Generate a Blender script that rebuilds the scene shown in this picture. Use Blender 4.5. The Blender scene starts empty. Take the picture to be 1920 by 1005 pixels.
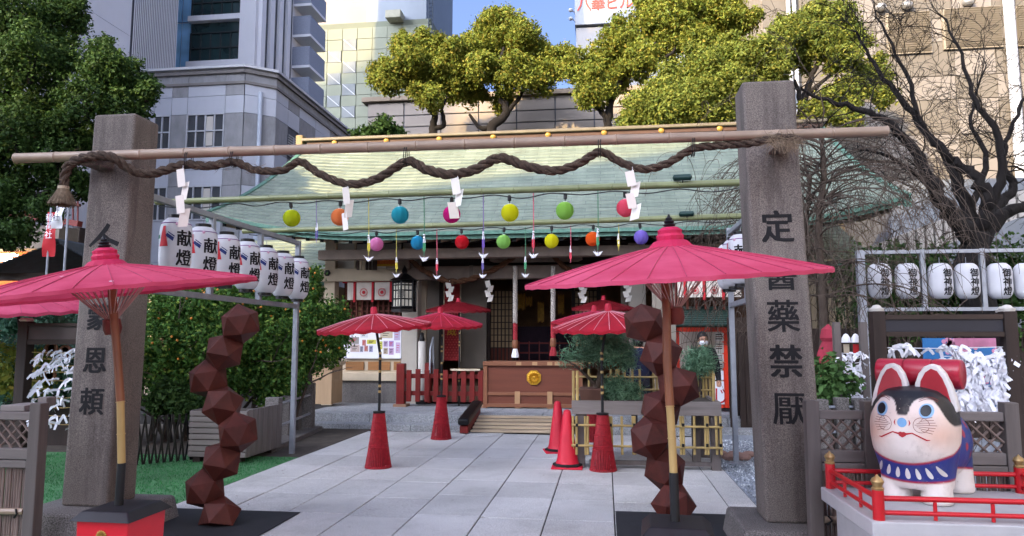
import bpy, bmesh, math, random
import numpy as np
from mathutils import Vector, Matrix
from mathutils.bvhtree import BVHTree
R = math.radians
SC = bpy.context.scene
COL = SC.collection
rnd = random.Random(11)
nr = np.random.default_rng(5)

# ------------------------------------------------------------------ camera, sky, sun, exposure
F_PX, PITCH, YAW, EYE = 1340.0, R(5.8), R(7.4), 1.55
cam_d = bpy.data.cameras.new('camera')
cam_d.sensor_width = 36.0
cam_d.lens = 36.0 * F_PX / 1920.0
cam_d.clip_end = 600
cam = bpy.data.objects.new('camera', cam_d)
COL.objects.link(cam)
cam.location = (0, 0, EYE)
cam.rotation_euler = (R(90) + PITCH, 0, YAW)
SC.camera = cam

SUN_DIR = Vector((-0.55, -0.83, 0.43)).normalized()
SUN_EL = math.asin(SUN_DIR.z)
SUN_ROT = math.atan2(SUN_DIR.x, SUN_DIR.y)
world = bpy.data.worlds.new('World')
SC.world = world
world.use_nodes = True
wn = world.node_tree.nodes
sky = wn.new('ShaderNodeTexSky')
sky.sky_type = 'NISHITA'
sky.sun_disc = False
sky.sun_elevation = SUN_EL
sky.sun_rotation = SUN_ROT
sky.air_density = 0.28
sky.dust_density = 8.0
sky.ozone_density = 4.6
bg = wn['Background']
bg.inputs['Strength'].default_value = 0.15
world.node_tree.links.new(sky.outputs[0], bg.inputs['Color'])
sun_d = bpy.data.lights.new('sun', 'SUN')
sun_d.energy = 2.0
sun_d.angle = R(0.5)
sun_d.color = (1.0, 0.71, 0.34)
sun = bpy.data.objects.new('sun', sun_d)
COL.objects.link(sun)
sun.rotation_euler = SUN_DIR.to_track_quat('Z', 'Y').to_euler()
SC.view_settings.view_transform = 'Standard'
SC.view_settings.look = 'None'
SC.view_settings.gamma = 1.0
SC.view_settings.use_curve_mapping = False
SC.view_settings.exposure = 2.62

# ------------------------------------------------------------------ measuring helpers (sight lines of the photograph to real distances)
def ray(px, py):
    x, y = (px - 960) / F_PX, (502.5 - py) / F_PX
    a, b, c = x, math.cos(PITCH) - y * math.sin(PITCH), math.sin(PITCH) + y * math.cos(PITCH)
    cs, sn = math.cos(YAW), math.sin(YAW)
    return Vector((cs * a - sn * b, sn * a + cs * b, c))
def at(px, py, Y):
    r = ray(px, py)
    return r * (Y / r.y) + Vector((0, 0, EYE))
def gd(px, py, z=0.0):
    r = ray(px, py)
    return r * ((z - EYE) / r.z) + Vector((0, 0, EYE))
def atX(px, py, X):
    r = ray(px, py)
    return r * (X / r.x) + Vector((0, 0, EYE))

# ------------------------------------------------------------------ materials
def hx(h):
    h = h.lstrip('#')
    def f(v):
        v /= 255.0
        return v / 12.92 if v <= 0.04045 else ((v + 0.055) / 1.055) ** 2.4
    return tuple(f(int(h[i:i + 2], 16)) for i in (0, 2, 4))
def mul(c, k):
    return tuple(min(1, x * k) for x in c)
class NT:
    def __init__(s, name):
        s.m = bpy.data.materials.new(name)
        s.m.use_nodes = True
        s.t = s.m.node_tree
        s.b = s.t.nodes['Principled BSDF']
        s.out = s.t.nodes['Material Output']
    def n(s, kind, **kw):
        nd = s.t.nodes.new(kind)
        for k, v in kw.items():
            if k in nd.inputs.keys():
                nd.inputs[k].default_value = v
            else:
                setattr(nd, k, v)
        return nd
    def l(s, a, b):
        s.t.links.new(a, b)
    def mix(s, fac, a, b, mode='MIX'):
        nd = s.t.nodes.new('ShaderNodeMix')
        nd.data_type = 'RGBA'
        nd.blend_type = mode
        for sock, v in ((nd.inputs[0], fac), (nd.inputs[6], a), (nd.inputs[7], b)):
            if isinstance(v, (int, float)):
                sock.default_value = v
            elif isinstance(v, tuple):
                sock.default_value = (*v[:3], 1)
            else:
                s.l(v, sock)
        return nd.outputs[2]
    def ramp(s, src, stops):
        nd = s.t.nodes.new('ShaderNodeValToRGB')
        el = nd.color_ramp.elements
        while len(el) < len(stops):
            el.new(0.5)
        for e, (p, c) in zip(el, stops):
            e.position = p
            e.color = (*c, 1) if isinstance(c, tuple) else (c, c, c, 1)
        s.l(src, nd.inputs[0])
        return nd.outputs[0]
    def coords(s, stretch=(1, 1, 1), kind='Object'):
        tc = s.n('ShaderNodeTexCoord')
        mp = s.n('ShaderNodeMapping')
        mp.inputs['Scale'].default_value = stretch
        s.l(tc.outputs[kind], mp.inputs['Vector'])
        return mp.outputs[0]
    def noise(s, vec, scale, detail=4, rough=.6):
        nd = s.n('ShaderNodeTexNoise', Scale=scale, Detail=detail, Roughness=rough)
        s.l(vec, nd.inputs['Vector'])
        return nd.outputs['Fac']
    def bump(s, h, strength, dist=.01):
        nd = s.n('ShaderNodeBump', Strength=strength, Distance=dist)
        s.l(h, nd.inputs['Height'])
        s.l(nd.outputs[0], s.b.inputs['Normal'])
    def done(s, col, rough=.6, spec=.4, metal=0):
        if isinstance(col, tuple):
            s.b.inputs['Base Color'].default_value = (*col[:3], 1)
        else:
            s.l(col, s.b.inputs['Base Color'])
        s.b.inputs['Roughness'].default_value = rough
        s.b.inputs['Specular IOR Level'].default_value = spec
        s.b.inputs['Metallic'].default_value = metal
        return s.m
def M(name, col, rough=.6, var=.15, scale=6, bump=0, bscale=60, metal=0, spec=.35, stretch=(1, 1, 1), orand=0, dist=.006, dirt=0):
    if isinstance(col, str):
        col = hx(col)
    s = NT(name)
    v = s.coords(stretch)
    nz = s.noise(v, scale, 5)
    c = s.ramp(nz, [(.3, mul(col, 1 - var)), (.7, mul(col, 1 + var))])
    if dirt:
        d = s.ramp(s.noise(s.coords((1, 1, .35)), 2.3, 6, .7), [(.45, 0.0), (.75, 1.0)])
        dm = s.n('ShaderNodeMath', operation='MULTIPLY')
        s.l(d, dm.inputs[0])
        dm.inputs[1].default_value = dirt
        c = s.mix(dm.outputs[0], c, mul(col, .45))
    if orand:
        oi = s.n('ShaderNodeObjectInfo')
        hs = s.n('ShaderNodeHueSaturation')
        mr = s.n('ShaderNodeMapRange')
        mr.inputs[3].default_value = 1 - orand
        mr.inputs[4].default_value = 1 + orand
        s.l(oi.outputs['Random'], mr.inputs[0])
        s.l(mr.outputs[0], hs.inputs['Value'])
        s.l(c, hs.inputs['Color'])
        c = hs.outputs[0]
    if bump:
        s.bump(s.noise(v, bscale, 3), bump, dist)
    return s.done(c, rough, spec, metal)
def granite(name, c0, c1, c2, scale=160, dirt=0.0, orand=0, stain=0):
    s = NT(name)
    v = s.coords()
    n1 = s.ramp(s.noise(v, scale, 2, .8), [(.36, c0), (.5, c1), (.66, c2)])
    n2 = s.noise(v, 2.2, 5, .7)
    k = s.ramp(n2, [(.3, .80), (.7, 1.1)])
    c = s.mix(1.0, n1, k, 'MULTIPLY')
    if dirt:
        vv = s.coords((5, 5, .5))
        d = s.ramp(s.noise(vv, 1.3, 5, .7), [(.48, 0.0), (.72, dirt)])
        c = s.mix(d, c, (.035, .028, .03))
    if stain:
        d1 = s.ramp(s.noise(v, 1.1, 7, .72), [(.47, 0.0), (.66, stain)])
        c = s.mix(d1, c, mul(c0, .55))
        d2 = s.ramp(s.noise(v, 9, 4, .6), [(.66, 0.0), (.74, stain * .9)])
        c = s.mix(d2, c, mul(c0, .5))
    if orand:
        oi = s.n('ShaderNodeObjectInfo')
        hs = s.n('ShaderNodeHueSaturation')
        mr = s.n('ShaderNodeMapRange')
        mr.inputs[3].default_value = 1 - orand
        mr.inputs[4].default_value = 1 + orand
        s.l(oi.outputs['Random'], mr.inputs[0])
        s.l(mr.outputs[0], hs.inputs['Value'])
        s.l(c, hs.inputs['Color'])
        c = hs.outputs[0]
    s.bump(s.noise(v, scale * .8, 2), .35, .004)
    return s.done(c, .8, .3)
def leafmat(name, cols, trans=.3):
    s = NT(name)
    g = s.n('ShaderNodeNewGeometry')
    c = s.ramp(g.outputs['Random Per Island'], [(i / (len(cols) - 1), hx(x) if isinstance(x, str) else x) for i, x in enumerate(cols)])
    cv = s.ramp(s.noise(s.coords(), 1.3, 3), [(.3, .72), (.7, 1.18)])
    c = s.mix(1.0, c, cv, 'MULTIPLY')
    s.done(c, .65, .15)
    tr = s.n('ShaderNodeBsdfTranslucent')
    s.l(c, tr.inputs['Color'])
    mx = s.n('ShaderNodeMixShader')
    mx.inputs[0].default_value = trans
    s.l(s.b.outputs[0], mx.inputs[1])
    s.l(tr.outputs[0], mx.inputs[2])
    s.l(mx.outputs[0], s.out.inputs['Surface'])
    return s.m
def wood(name, col, axis='z', var=.3, rough=.7, scale=9, orand=.08):
    st = {'x': (.12, 1.6, 1.6), 'y': (1.6, .12, 1.6), 'z': (1.6, 1.6, .12)}[axis]
    return M(name, col, rough, var, scale, .25, 30, stretch=st, orand=orand)
def emit(name, col, strength):
    s = NT(name)
    s.b.inputs['Emission Color'].default_value = (*col, 1)
    s.b.inputs['Emission Strength'].default_value = strength
    return s.done(col, .5)
def glass(name, col, rough=.06, spec=.8):
    s = NT(name)
    v = s.coords((1, 1, 1))
    c = s.ramp(s.noise(v, .35, 3), [(.35, mul(col, .6)), (.65, mul(col, 1.5))])
    return s.done(c, rough, spec)

# ------------------------------------------------------------------ mesh builder
def fix(o, label=None, cat=None, group=None, kind=None):
    for k, x in (('label', label), ('category', cat), ('group', group), ('kind', kind)):
        if x:
            o[k] = x
    return o
def thing(name, label, cat, loc=(0, 0, 0), rz=0, group=None):
    o = bpy.data.objects.new(name, None)
    o.empty_display_size = .1
    COL.objects.link(o)
    o.location = loc
    o.rotation_euler = (0, 0, rz)
    return fix(o, label, cat, group)
def root_loc(p):
    while p.parent:
        p = p.parent
    return p.location
class MB:
    def __init__(s):
        s.v, s.f = [], []
    def add(s, vs, fs):
        k = len(s.v)
        s.v += [tuple(a) for a in vs]
        s.f += [tuple(i + k for i in q) for q in fs]
        return s
    def box(s, c, d, rot=None):
        x, y, z = d[0] / 2, d[1] / 2, d[2] / 2
        vs = [Vector(p) for p in ((-x, -y, -z), (x, -y, -z), (x, y, -z), (-x, y, -z), (-x, -y, z), (x, -y, z), (x, y, z), (-x, y, z))]
        if rot is not None:
            vs = [rot @ p for p in vs]
        c = Vector(c)
        return s.add([p + c for p in vs], [(0, 3, 2, 1), (4, 5, 6, 7), (0, 1, 5, 4), (1, 2, 6, 5), (2, 3, 7, 6), (3, 0, 4, 7)])
    def bx(s, x0, x1, y0, y1, z0, z1):
        return s.box(((x0 + x1) / 2, (y0 + y1) / 2, (z0 + z1) / 2), (abs(x1 - x0), abs(y1 - y0), abs(z1 - z0)))
    def hexa(s, b, t):
        return s.add(list(b) + list(t), [(0, 3, 2, 1), (4, 5, 6, 7), (0, 1, 5, 4), (1, 2, 6, 5), (2, 3, 7, 6), (3, 0, 4, 7)])
    def beam(s, p0, p1, w, h):
        p0, p1 = Vector(p0), Vector(p1)
        d = p1 - p0
        q = d.to_track_quat('X', 'Z').to_matrix()
        return s.box((p0 + p1) / 2, (d.length, w, h), q)
    def tube(s, pts, r, n=8, cap=True, up=None):
        pts = [Vector(p) for p in pts]
        m = len(pts)
        rs = r if isinstance(r, (list, tuple)) else [r] * m
        ref = Vector(up) if up else Vector((.31, .2, .93))
        vs, fs = [], []
        for i, p in enumerate(pts):
            t = (pts[min(i + 1, m - 1)] - pts[max(i - 1, 0)])
            if t.length < 1e-9:
                t = Vector((0, 0, 1))
            t.normalize()
            a = ref - t * ref.dot(t)
            if a.length < .05:
                a = Vector((1, 0, 0)) - t * t.x
            a.normalize()
            b = t.cross(a)
            ref = a
            for k in range(n):
                th = 2 * math.pi * k / n
                vs.append(p + (a * math.cos(th) + b * math.sin(th)) * rs[i])
        for i in range(m - 1):
            for k in range(n):
                k2 = (k + 1) % n
                fs.append((i * n + k, i * n + k2, (i + 1) * n + k2, (i + 1) * n + k))
        if cap:
            fs.append(tuple(range(n - 1, -1, -1)))
            fs.append(tuple((m - 1) * n + k for k in range(n)))
        return s.add(vs, fs)
    def lathe(s, prof, n=24, o=(0, 0, 0), mat=None, fold=0):
        vs, fs = [], []
        m = len(prof)
        for (r, z) in prof:
            for k in range(n):
                th = 2 * math.pi * k / n
                rr = r * (1 + (fold if k % 2 else -fold))
                p = Vector((rr * math.cos(th), rr * math.sin(th), z))
                if mat is not None:
                    p = mat @ p
                vs.append(p + Vector(o))
        for i in range(m - 1):
            for k in range(n):
                k2 = (k + 1) % n
                fs.append((i * n + k, i * n + k2, (i + 1) * n + k2, (i + 1) * n + k))
        if prof[0][0] > 1e-5:
            fs.append(tuple(range(n - 1, -1, -1)))
        if prof[-1][0] > 1e-5:
            fs.append(tuple((m - 1) * n + k for k in range(n)))
        return s.add(vs, fs)
    def ball(s, c, r, n=14, m=8, sc=(1, 1, 1)):
        prof = [(max(1e-6, r * math.sin(math.pi * i / m)), -r * math.cos(math.pi * i / m)) for i in range(m + 1)]
        return s.lathe(prof, n, c, Matrix.Diagonal(sc))
    def prism(s, poly, fn, d0, d1):
        n = len(poly)
        vs = [fn(u, v, d0) for u, v in poly] + [fn(u, v, d1) for u, v in poly]
        fs = [tuple(range(n)), tuple(range(2 * n - 1, n - 1, -1))]
        fs += [(i, n + i, n + (i + 1) % n, (i + 1) % n) for i in range(n)]
        return s.add(vs, fs)
    def xf(s, mat):
        s.v = [tuple(mat @ Vector(p)) for p in s.v]
        return s
    def build(s, name, mat, parent=None, smooth=False, bev=0, kind=None, label=None, cat=None, group=None, at0=None):
        me = bpy.data.meshes.new(name)
        off = Vector((0, 0, 0))
        if parent is not None:
            off = root_loc(parent)
        elif at0 is not None:
            off = Vector(at0)
        me.from_pydata([(p[0] - off[0], p[1] - off[1], p[2] - off[2]) for p in s.v], [], s.f)
        if mat:
            me.materials.append(mat)
        bm = bmesh.new()
        bm.from_mesh(me)
        bmesh.ops.recalc_face_normals(bm, faces=bm.faces)
        bm.to_mesh(me)
        bm.free()
        if smooth:
            me.polygons.foreach_set('use_smooth', [True] * len(me.polygons))
            me.set_sharp_from_angle(angle=R(smooth if smooth > 1 else 40))
        o = bpy.data.objects.new(name, me)
        COL.objects.link(o)
        if parent is not None:
            o.parent = parent
        elif at0 is not None:
            o.location = at0
        if bev:
            b = o.modifiers.new('bevel', 'BEVEL')
            b.width = bev
            b.segments = 2
            b.limit_method = 'ANGLE'
            b.angle_limit = R(35)
        return fix(o, label, cat, group, kind)
def kids(o):
    return [c for c in COL.objects if c.parent == o]
def tree_of(o):
    ch = {}
    for c in COL.objects:
        if c.parent:
            ch.setdefault(c.parent.name, []).append(c)
    return ch
def copy_thing(root, loc, rz=None, label=None, group=None, mats=None, rot=None):
    ch = tree_of(root)
    def cp(o, parent):
        c = o.copy()
        COL.objects.link(c)
        if parent is not None:
            c.parent = parent
        if mats and o.type == 'MESH' and o.name.split('.')[0] in mats:
            c.data = o.data.copy()
            c.data.materials.clear()
            c.data.materials.append(mats[o.name.split('.')[0]])
        for k in ch.get(o.name, []):
            cp(k, c)
        return c
    r = cp(root, None)
    r.location = loc
    if rz is not None:
        r.rotation_euler = (0, 0, rz)
    if rot is not None:
        r.rotation_euler = rot
    if label:
        r['label'] = label
    if group:
        r['group'] = group
    return r
def inst(src, name, parent, loc, rot=(0, 0, 0), scale=None, mat=None):
    """another piece like src (shares its mesh) under parent; loc is relative to the parent"""
    o = bpy.data.objects.new(name, src.data)
    COL.objects.link(o)
    o.parent = parent
    o.location = loc
    o.rotation_euler = rot
    if scale:
        o.scale = scale
    return o
def structure(name, mb, mat, **kw):
    return mb.build(name, mat, kind='structure', **kw)

# ------------------------------------------------------------------ flat print: lettering and painted shapes laid on real surfaces
_gl = {}
def glyph(ch, size, offs=0.0):
    key = (ch, offs)
    if key not in _gl:
        cu = bpy.data.curves.new('glyph', 'FONT')
        cu.body = ch
        cu.resolution_u = 2
        cu.offset = offs
        ob = bpy.data.objects.new('glyph', cu)
        COL.objects.link(ob)
        dg = bpy.context.evaluated_depsgraph_get()
        me = bpy.data.meshes.new_from_object(ob.evaluated_get(dg))
        vs = [(v.co.x - .5, v.co.y - .38) for v in me.vertices]
        fs = [tuple(p.vertices) for p in me.polygons]
        bpy.data.objects.remove(ob)
        bpy.data.curves.remove(cu)
        bpy.data.meshes.remove(me)
        _gl[key] = (vs, fs)
    vs, fs = _gl[key]
    return [(x * size, y * size) for x, y in vs], fs
def lay(polys, fn, name, mat, parent, step=None, kind=None, at0=None):
    """polys: list of (verts2d, faces); cut every `step` and put on a surface with fn(u, v)"""
    bm = bmesh.new()
    for vs, fs in polys:
        bv = [bm.verts.new((q[0], q[1], q[2] if len(q) > 2 else 0)) for q in vs]
        for q in fs:
            try:
                bm.faces.new([bv[i] for i in q])
            except ValueError:
                pass
    if step:
        for ax in (0, 1):
            lo = min(v.co[ax] for v in bm.verts)
            hi = max(v.co[ax] for v in bm.verts)
            x = lo + step
            while x < hi:
                co = [0, 0, 0]
                no = [0, 0, 0]
                co[ax] = x
                no[ax] = 1
                bmesh.ops.bisect_plane(bm, geom=bm.verts[:] + bm.edges[:] + bm.faces[:], plane_co=co, plane_no=no, dist=1e-6)
                x += step
    off = root_loc(parent) if parent is not None else Vector(at0 or (0, 0, 0))
    dead = []
    for v in bm.verts:
        p = fn(v.co.x, v.co.y, v.co.z) if v.co.z > 1e-7 else fn(v.co.x, v.co.y)
        if p is None:
            dead.append(v)
        else:
            v.co = Vector(p) - off
    if dead:
        bmesh.ops.delete(bm, geom=dead, context='VERTS')
    me = bpy.data.meshes.new(name)
    bm.to_mesh(me)
    bm.free()
    me.materials.append(mat)
    o = bpy.data.objects.new(name, me)
    COL.objects.link(o)
    if parent is not None:
        o.parent = parent
    elif at0:
        o.location = at0
    if kind:
        o['kind'] = kind
    return o
def column_text(text, size, pitch, offs=0.0, sx=1.0):
    out = []
    for i, ch in enumerate(text):
        vs, fs = glyph(ch, size)
        out += bold([(x * sx, y - i * pitch) for x, y in vs], fs, size * offs)
    return out
def bold(vs, fs, w):
    """thickens strokes like a loaded brush: shifted copies, each a hair above the last"""
    if w <= 0:
        return [(vs, fs)]
    return [([(x + dx * w, y + dy * w * .55, 1e-5 + .0004 * k) for x, y in vs], fs) for k, (dx, dy) in enumerate(((-.5, -.5), (.5, -.5), (-.5, .5), (.5, .5), (0, 0)))]
def poly(pts):
    return (list(pts), [tuple(range(len(pts)))])
def circ(cx, cy, rx, ry=None, n=20):
    ry = ry or rx
    return poly([(cx + rx * math.cos(2 * math.pi * i / n), cy + ry * math.sin(2 * math.pi * i / n)) for i in range(n)])
def ring(cx, cy, r0, r1, n=24):
    vs = []
    for i in range(n):
        c, s_ = math.cos(2 * math.pi * i / n), math.sin(2 * math.pi * i / n)
        vs += [(cx + r0 * c, cy + r0 * s_), (cx + r1 * c, cy + r1 * s_)]
    return vs, [(2 * i, 2 * i + 1, (2 * i + 3) % (2 * n), (2 * i + 2) % (2 * n)) for i in range(n)]
def stroke(pts, w):
    vs, fs = [], []
    for i, p in enumerate(pts):
        a = Vector(pts[max(i - 1, 0)])
        b = Vector(pts[min(i + 1, len(pts) - 1)])
        d = (b - a).normalized()
        ww = w[i] if isinstance(w, (list, tuple)) else w
        nrm = Vector((-d.y, d.x)) * ww / 2
        vs += [(p[0] + nrm.x, p[1] + nrm.y), (p[0] - nrm.x, p[1] - nrm.y)]
        if i:
            fs.append((2 * i - 2, 2 * i - 1, 2 * i + 1, 2 * i))
    return vs, fs

# ------------------------------------------------------------------ foliage and branches
def leaves(name, mat, blobs, n, size, parent=None, shell=.55, seed=1, kind=None, at0=None, aspect=.55, up=.35):
    g = np.random.default_rng(seed)
    C = np.array([b[0] for b in blobs], float)
    Rd = np.array([b[1] if hasattr(b[1], '__len__') else (b[1],) * 3 for b in blobs], float)
    w = (Rd[:, 0] * Rd[:, 1] * Rd[:, 2]) ** (2 / 3)
    idx = g.choice(len(blobs), n, p=w / w.sum())
    d = g.normal(size=(n, 3))
    d /= np.linalg.norm(d, axis=1)[:, None]
    rr = shell + (1 - shell) * g.random(n) ** .7
    rr *= 1 + .14 * g.normal(size=n)
    pos = C[idx] + d * Rd[idx] * rr[:, None]
    # clump the leaves on twig tips
    nt = max(8, n // 9)
    tips = pos[:nt].copy()
    near = g.integers(0, nt, n)
    pos = np.where((g.random(n) < .8)[:, None], tips[near] + g.normal(size=(n, 3)) * size * 1.35, pos)
    idx = np.where(np.arange(n) < n, idx[near], idx)
    nm = d[near] * .8 + g.normal(size=(n, 3)) * .75
    nm[:, 2] += up
    nm /= np.linalg.norm(nm, axis=1)[:, None]
    t = np.cross(nm, g.normal(size=(n, 3)))
    t /= np.linalg.norm(t, axis=1)[:, None] + 1e-9
    b = np.cross(nm, t)
    s = size * (.45 + 1.0 * g.random(n))[:, None]
    V = np.empty((n, 4, 3))
    V[:, 0] = pos - t * s
    V[:, 1] = pos + b * s * aspect + nm * s * .12
    V[:, 2] = pos + t * s
    V[:, 3] = pos - b * s * aspect + nm * s * .12
    return quads(name, V, mat, parent, kind, at0)
def quads(name, V, mat, parent=None, kind=None, at0=None):
    n = len(V)
    off = np.array(root_loc(parent) if parent is not None else (at0 or (0, 0, 0)), float)
    V = (V.reshape(-1, 3) - off).astype(np.float32)
    me = bpy.data.meshes.new(name)
    me.vertices.add(4 * n)
    me.vertices.foreach_set('co', V.ravel())
    me.loops.add(4 * n)
    me.loops.foreach_set('vertex_index', np.arange(4 * n, dtype=np.int32))
    me.polygons.add(n)
    me.polygons.foreach_set('loop_start', np.arange(0, 4 * n, 4, dtype=np.int32))
    me.update()
    me.materials.append(mat)
    o = bpy.data.objects.new(name, me)
    COL.objects.link(o)
    if parent is not None:
        o.parent = parent
    elif at0 is not None:
        o.location = at0
    if kind:
        o['kind'] = kind
    return o
def grow(mb, p, d, length, r, depth, g, twist=.35, split=(2, 3), shrink=.72, gravity=0.0, segs=4, n=5, tips=None, rmin=.004, wig=.16):
    p = Vector(p)
    d = Vector(d).normalized()
    pts, rs = [p.copy()], [r]
    for i in range(segs):
        d = (d + Vector((g.gauss(0, wig), g.gauss(0, wig), g.gauss(0, wig) - gravity))).normalized()
        p = p + d * length / segs
        pts.append(p.copy())
        rs.append(max(rmin, r * (1 - .42 * (i + 1) / segs)))
    mb.tube(pts, rs, n if r > .03 else (4 if r > .012 else 3), cap=False)
    if depth <= 0:
        if tips is not None:
            tips.append(p.copy())
        return
    for k in range(g.randint(*split)):
        j = segs if k == 0 else g.randint(max(1, segs // 2), segs)
        nd = (d + Vector((g.gauss(0, twist * 1.5), g.gauss(0, twist * 1.5), g.gauss(0, twist)))).normalized()
        grow(mb, pts[j], nd, length * shrink * g.uniform(.75, 1.2), max(rmin, rs[j] * (.85 if k == 0 else .62)), depth - 1, g, twist, split, shrink, gravity, segs, n, tips, rmin, wig)
def smooth_line(pts, per=8):
    pts = [Vector(p) for p in pts]
    out = []
    for i in range(len(pts) - 1):
        p0, p1, p2, p3 = pts[max(i - 1, 0)], pts[i], pts[i + 1], pts[min(i + 2, len(pts) - 1)]
        for k in range(per):
            t = k / per
            out.append(.5 * ((2 * p1) + (p2 - p0) * t + (2 * p0 - 5 * p1 + 4 * p2 - p3) * t * t + (3 * p1 - p0 - 3 * p2 + p3) * t ** 3))
    out.append(pts[-1])
    return out

# ================================================================== materials of the place
m_slab = granite('light_granite', hx('#92918e'), hx('#bcbcbb'), hx('#dadad8'), 130, orand=.09, stain=.5)
m_joint = M('joint_mortar', '#2f2d2c', .95, .3, 12)
m_gran = granite('rough_granite', (.075, .063, .056), (.145, .124, .110), (.23, .20, .178), 150, dirt=.7)
m_granb = granite('weathered_granite', (.06, .055, .05), (.15, .14, .13), (.27, .25, .24), 110, dirt=.3, orand=.12)
m_plat = granite('platform_granite', hx('#6d6f72'), hx('#93979a'), hx('#b4b8ba'), 90, dirt=.2, orand=.06)
m_soil = M('soil', '#4a443d', .95, .35, 5, .6, 50)
m_grav = M('gravel', '#8d949c', .9, .4, 60, .9, 70, dist=.02)
m_cream = M('cream_timber', '#b9ab93', .6, .1, 3, .08, 40, dirt=.12)
m_creamw = M('white_plaster', '#b9b6ae', .8, .06, 2)
m_beam = M('grey_timber', '#7a6d62', .65, .18, 4, .1, 40)
m_dark = wood('dark_timber', '#2a1f1a', 'z')
m_darkx = wood('dark_timber_rail', '#32261f', 'x')
m_black = M('black_lacquer', '#0c0c0e', .4, .2, 8)
m_gold = M('gilt_metal', '#c99a33', .35, .15, 20, metal=.85, spec=.5)
m_red = M('red_paint', '#66140f', .5, .2, 5, .05, 40, orand=.08)
m_verm = M('vermilion_paint', '#d23a1c', .5, .1, 5)
m_steel = M('galvanised_steel', '#8d929a', .45, .14, 9, .05, 50, metal=.35, spec=.5)
m_white = M('white_paper', '#dfe0e6', .8, .04, 3)
m_ink = M('black_ink', '#101014', .8, .2, 8)

# ================================================================== ground, path, turf
g = MB()
g.add([(-160, -80, -.045), (160, -80, -.045), (160, 220, -.045), (-160, 220, -.045)], [(0, 1, 2, 3)])
structure('ground', g, M('bare_ground', '#57524b', .95, .25, 1.2, .4, 30))
g = MB().bx(-4.1, 1.42, 1.5, 12.2, -.06, -.012)
path = structure('path', g, m_joint)
xs = [-4.08, -3.48, -2.89, -2.30, -1.71, -1.12, -.535, .06, .65, 1.13, 1.40]
m_slabs = []
for i in range(len(xs) - 1):
    y = 1.6 + rnd.uniform(-.1, .1)
    while y < 12.1:
        L = rnd.choice([.80, .80, .82, .78]) + rnd.uniform(-.012, .012)
        y1 = min(y + L, 12.14)
        if y1 - y > .12:
            zt = rnd.uniform(-.0025, .002)
            b = MB().bx(xs[i] + .006, xs[i + 1] - .006, y + .005, y1 - .005, -.05, zt)
            b.build('paving_slab', m_slab, path, bev=.004)
        y = y1
m_turf = M('artificial_turf_green', '#4a7a50', .9, .22, 3, .5, 220, dist=.01)
g = MB().bx(-14, -4.105, 1.5, 9.35, -.045, -.008)
turf = structure('artificial_turf', g, m_turf)
n = 26000
P = np.column_stack([nr.uniform(-7.6, -4.1, n), nr.uniform(4.6, 9.3, n), np.full(n, -.008)])
a = nr.uniform(0, 6.28, n)
w_ = np.column_stack([np.cos(a), np.sin(a), np.zeros(n)]) * .004
tip = np.column_stack([nr.normal(0, .008, n), nr.normal(0, .008, n), nr.uniform(.012, .022, n)])
quads('turf_pile', np.stack([P - w_, P + w_, P + tip + w_ * .3, P + tip - w_ * .3], 1), leafmat('turf_blades', ['#2f6a3a', '#4a8c55', '#3b7a47'], .2), None, 'stuff')
g = MB().bx(-14, -4.105, 9.351, 12.4, -.045, -.004)
structure('soil_bed', g, m_soil)
g = MB().bx(1.405, 6, 4.5, 12.6, -.045, -.01)
structure('gravel_bed', g, m_grav)
# individual stones of the gravel strip close to the path
n = 9000
P = np.column_stack([nr.uniform(1.41, 3.0, n), nr.uniform(6.0, 11.8, n), nr.uniform(-.012, .006, n)])
d1 = nr.normal(size=(n, 3)); d1 /= np.linalg.norm(d1, axis=1)[:, None]
d2 = np.cross(d1, nr.normal(size=(n, 3))); d2 /= np.linalg.norm(d2, axis=1)[:, None]
s1 = nr.uniform(.006, .017, n)[:, None]
quads('gravel', np.stack([P - d1 * s1, P + d2 * s1, P + d1 * s1, P - d2 * s1], 1), leafmat('gravel_stones', ['#6c737c', '#a9b0b8', '#cfd5da', '#8b9299'], 0), None, 'stuff')

# ================================================================== shrine platform, steps
PZ = .22
g = MB().bx(-12, 8, 12.95, 40, -.05, PZ - .08)
plat = structure('stone_platform', g, m_joint)
def kerb(y0, y1, z0, z1, x0, x1, step):
    x = x0
    while x < x1 - .05:
        xe = min(x1, x + step * rnd.uniform(.9, 1.1))
        MB().bx(x + .004, xe - .004, y0, y1, z0, z1 + rnd.uniform(-.002, .002)).build('kerb_stone', m_plat, plat, bev=.008)
        x = xe
kerb(12.45, 12.83, -.04, .075, -5.6, -2.42, 1.05)
kerb(12.84, 13.3, -.04, PZ, -5.6, -2.42, 1.35)
kerb(13.02, 13.4, -.04, PZ, -2.40, -.55, 1.2)
kerb(12.45, 12.83, -.04, .075, -.50, 4.4, 1.05)
kerb(12.84, 13.3, -.04, PZ, -.50, 4.4, 1.35)
x = -5.6
while x < 4.3:
    for y0, y1 in ((13.41, 14.2), (14.205, 15.0)):
        MB().bx(x + .004, x + .9 - .004, y0, y1 - .004, PZ - .075, PZ + rnd.uniform(-.002, .002)).build('floor_slab', m_plat, plat, bev=.004)
    x += .9
m_step = wood('step_board', '#b3a188', 'x', .2, .7)
steps = thing('wooden_steps', 'low weathered wooden steps at the end of the paved path', 'steps', (-1.45, 12.2, 0))
for i in range(5):
    y0 = 12.10 + i * .185
    MB().bx(-2.28, -.58, y0, y0 + .19, .012 + .04 * i, .044 + .04 * i).build('tread', m_step, steps, bev=.004)
    MB().bx(-2.27, -.59, y0 + .03, y0 + .185, .0, .010 + .04 * i).build('riser', m_darkx, steps)
rl = thing('step_rail', 'low black capped red stringer beside the wooden steps', 'rail', (-2.36, 12.5, 0))
b = MB()
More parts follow.
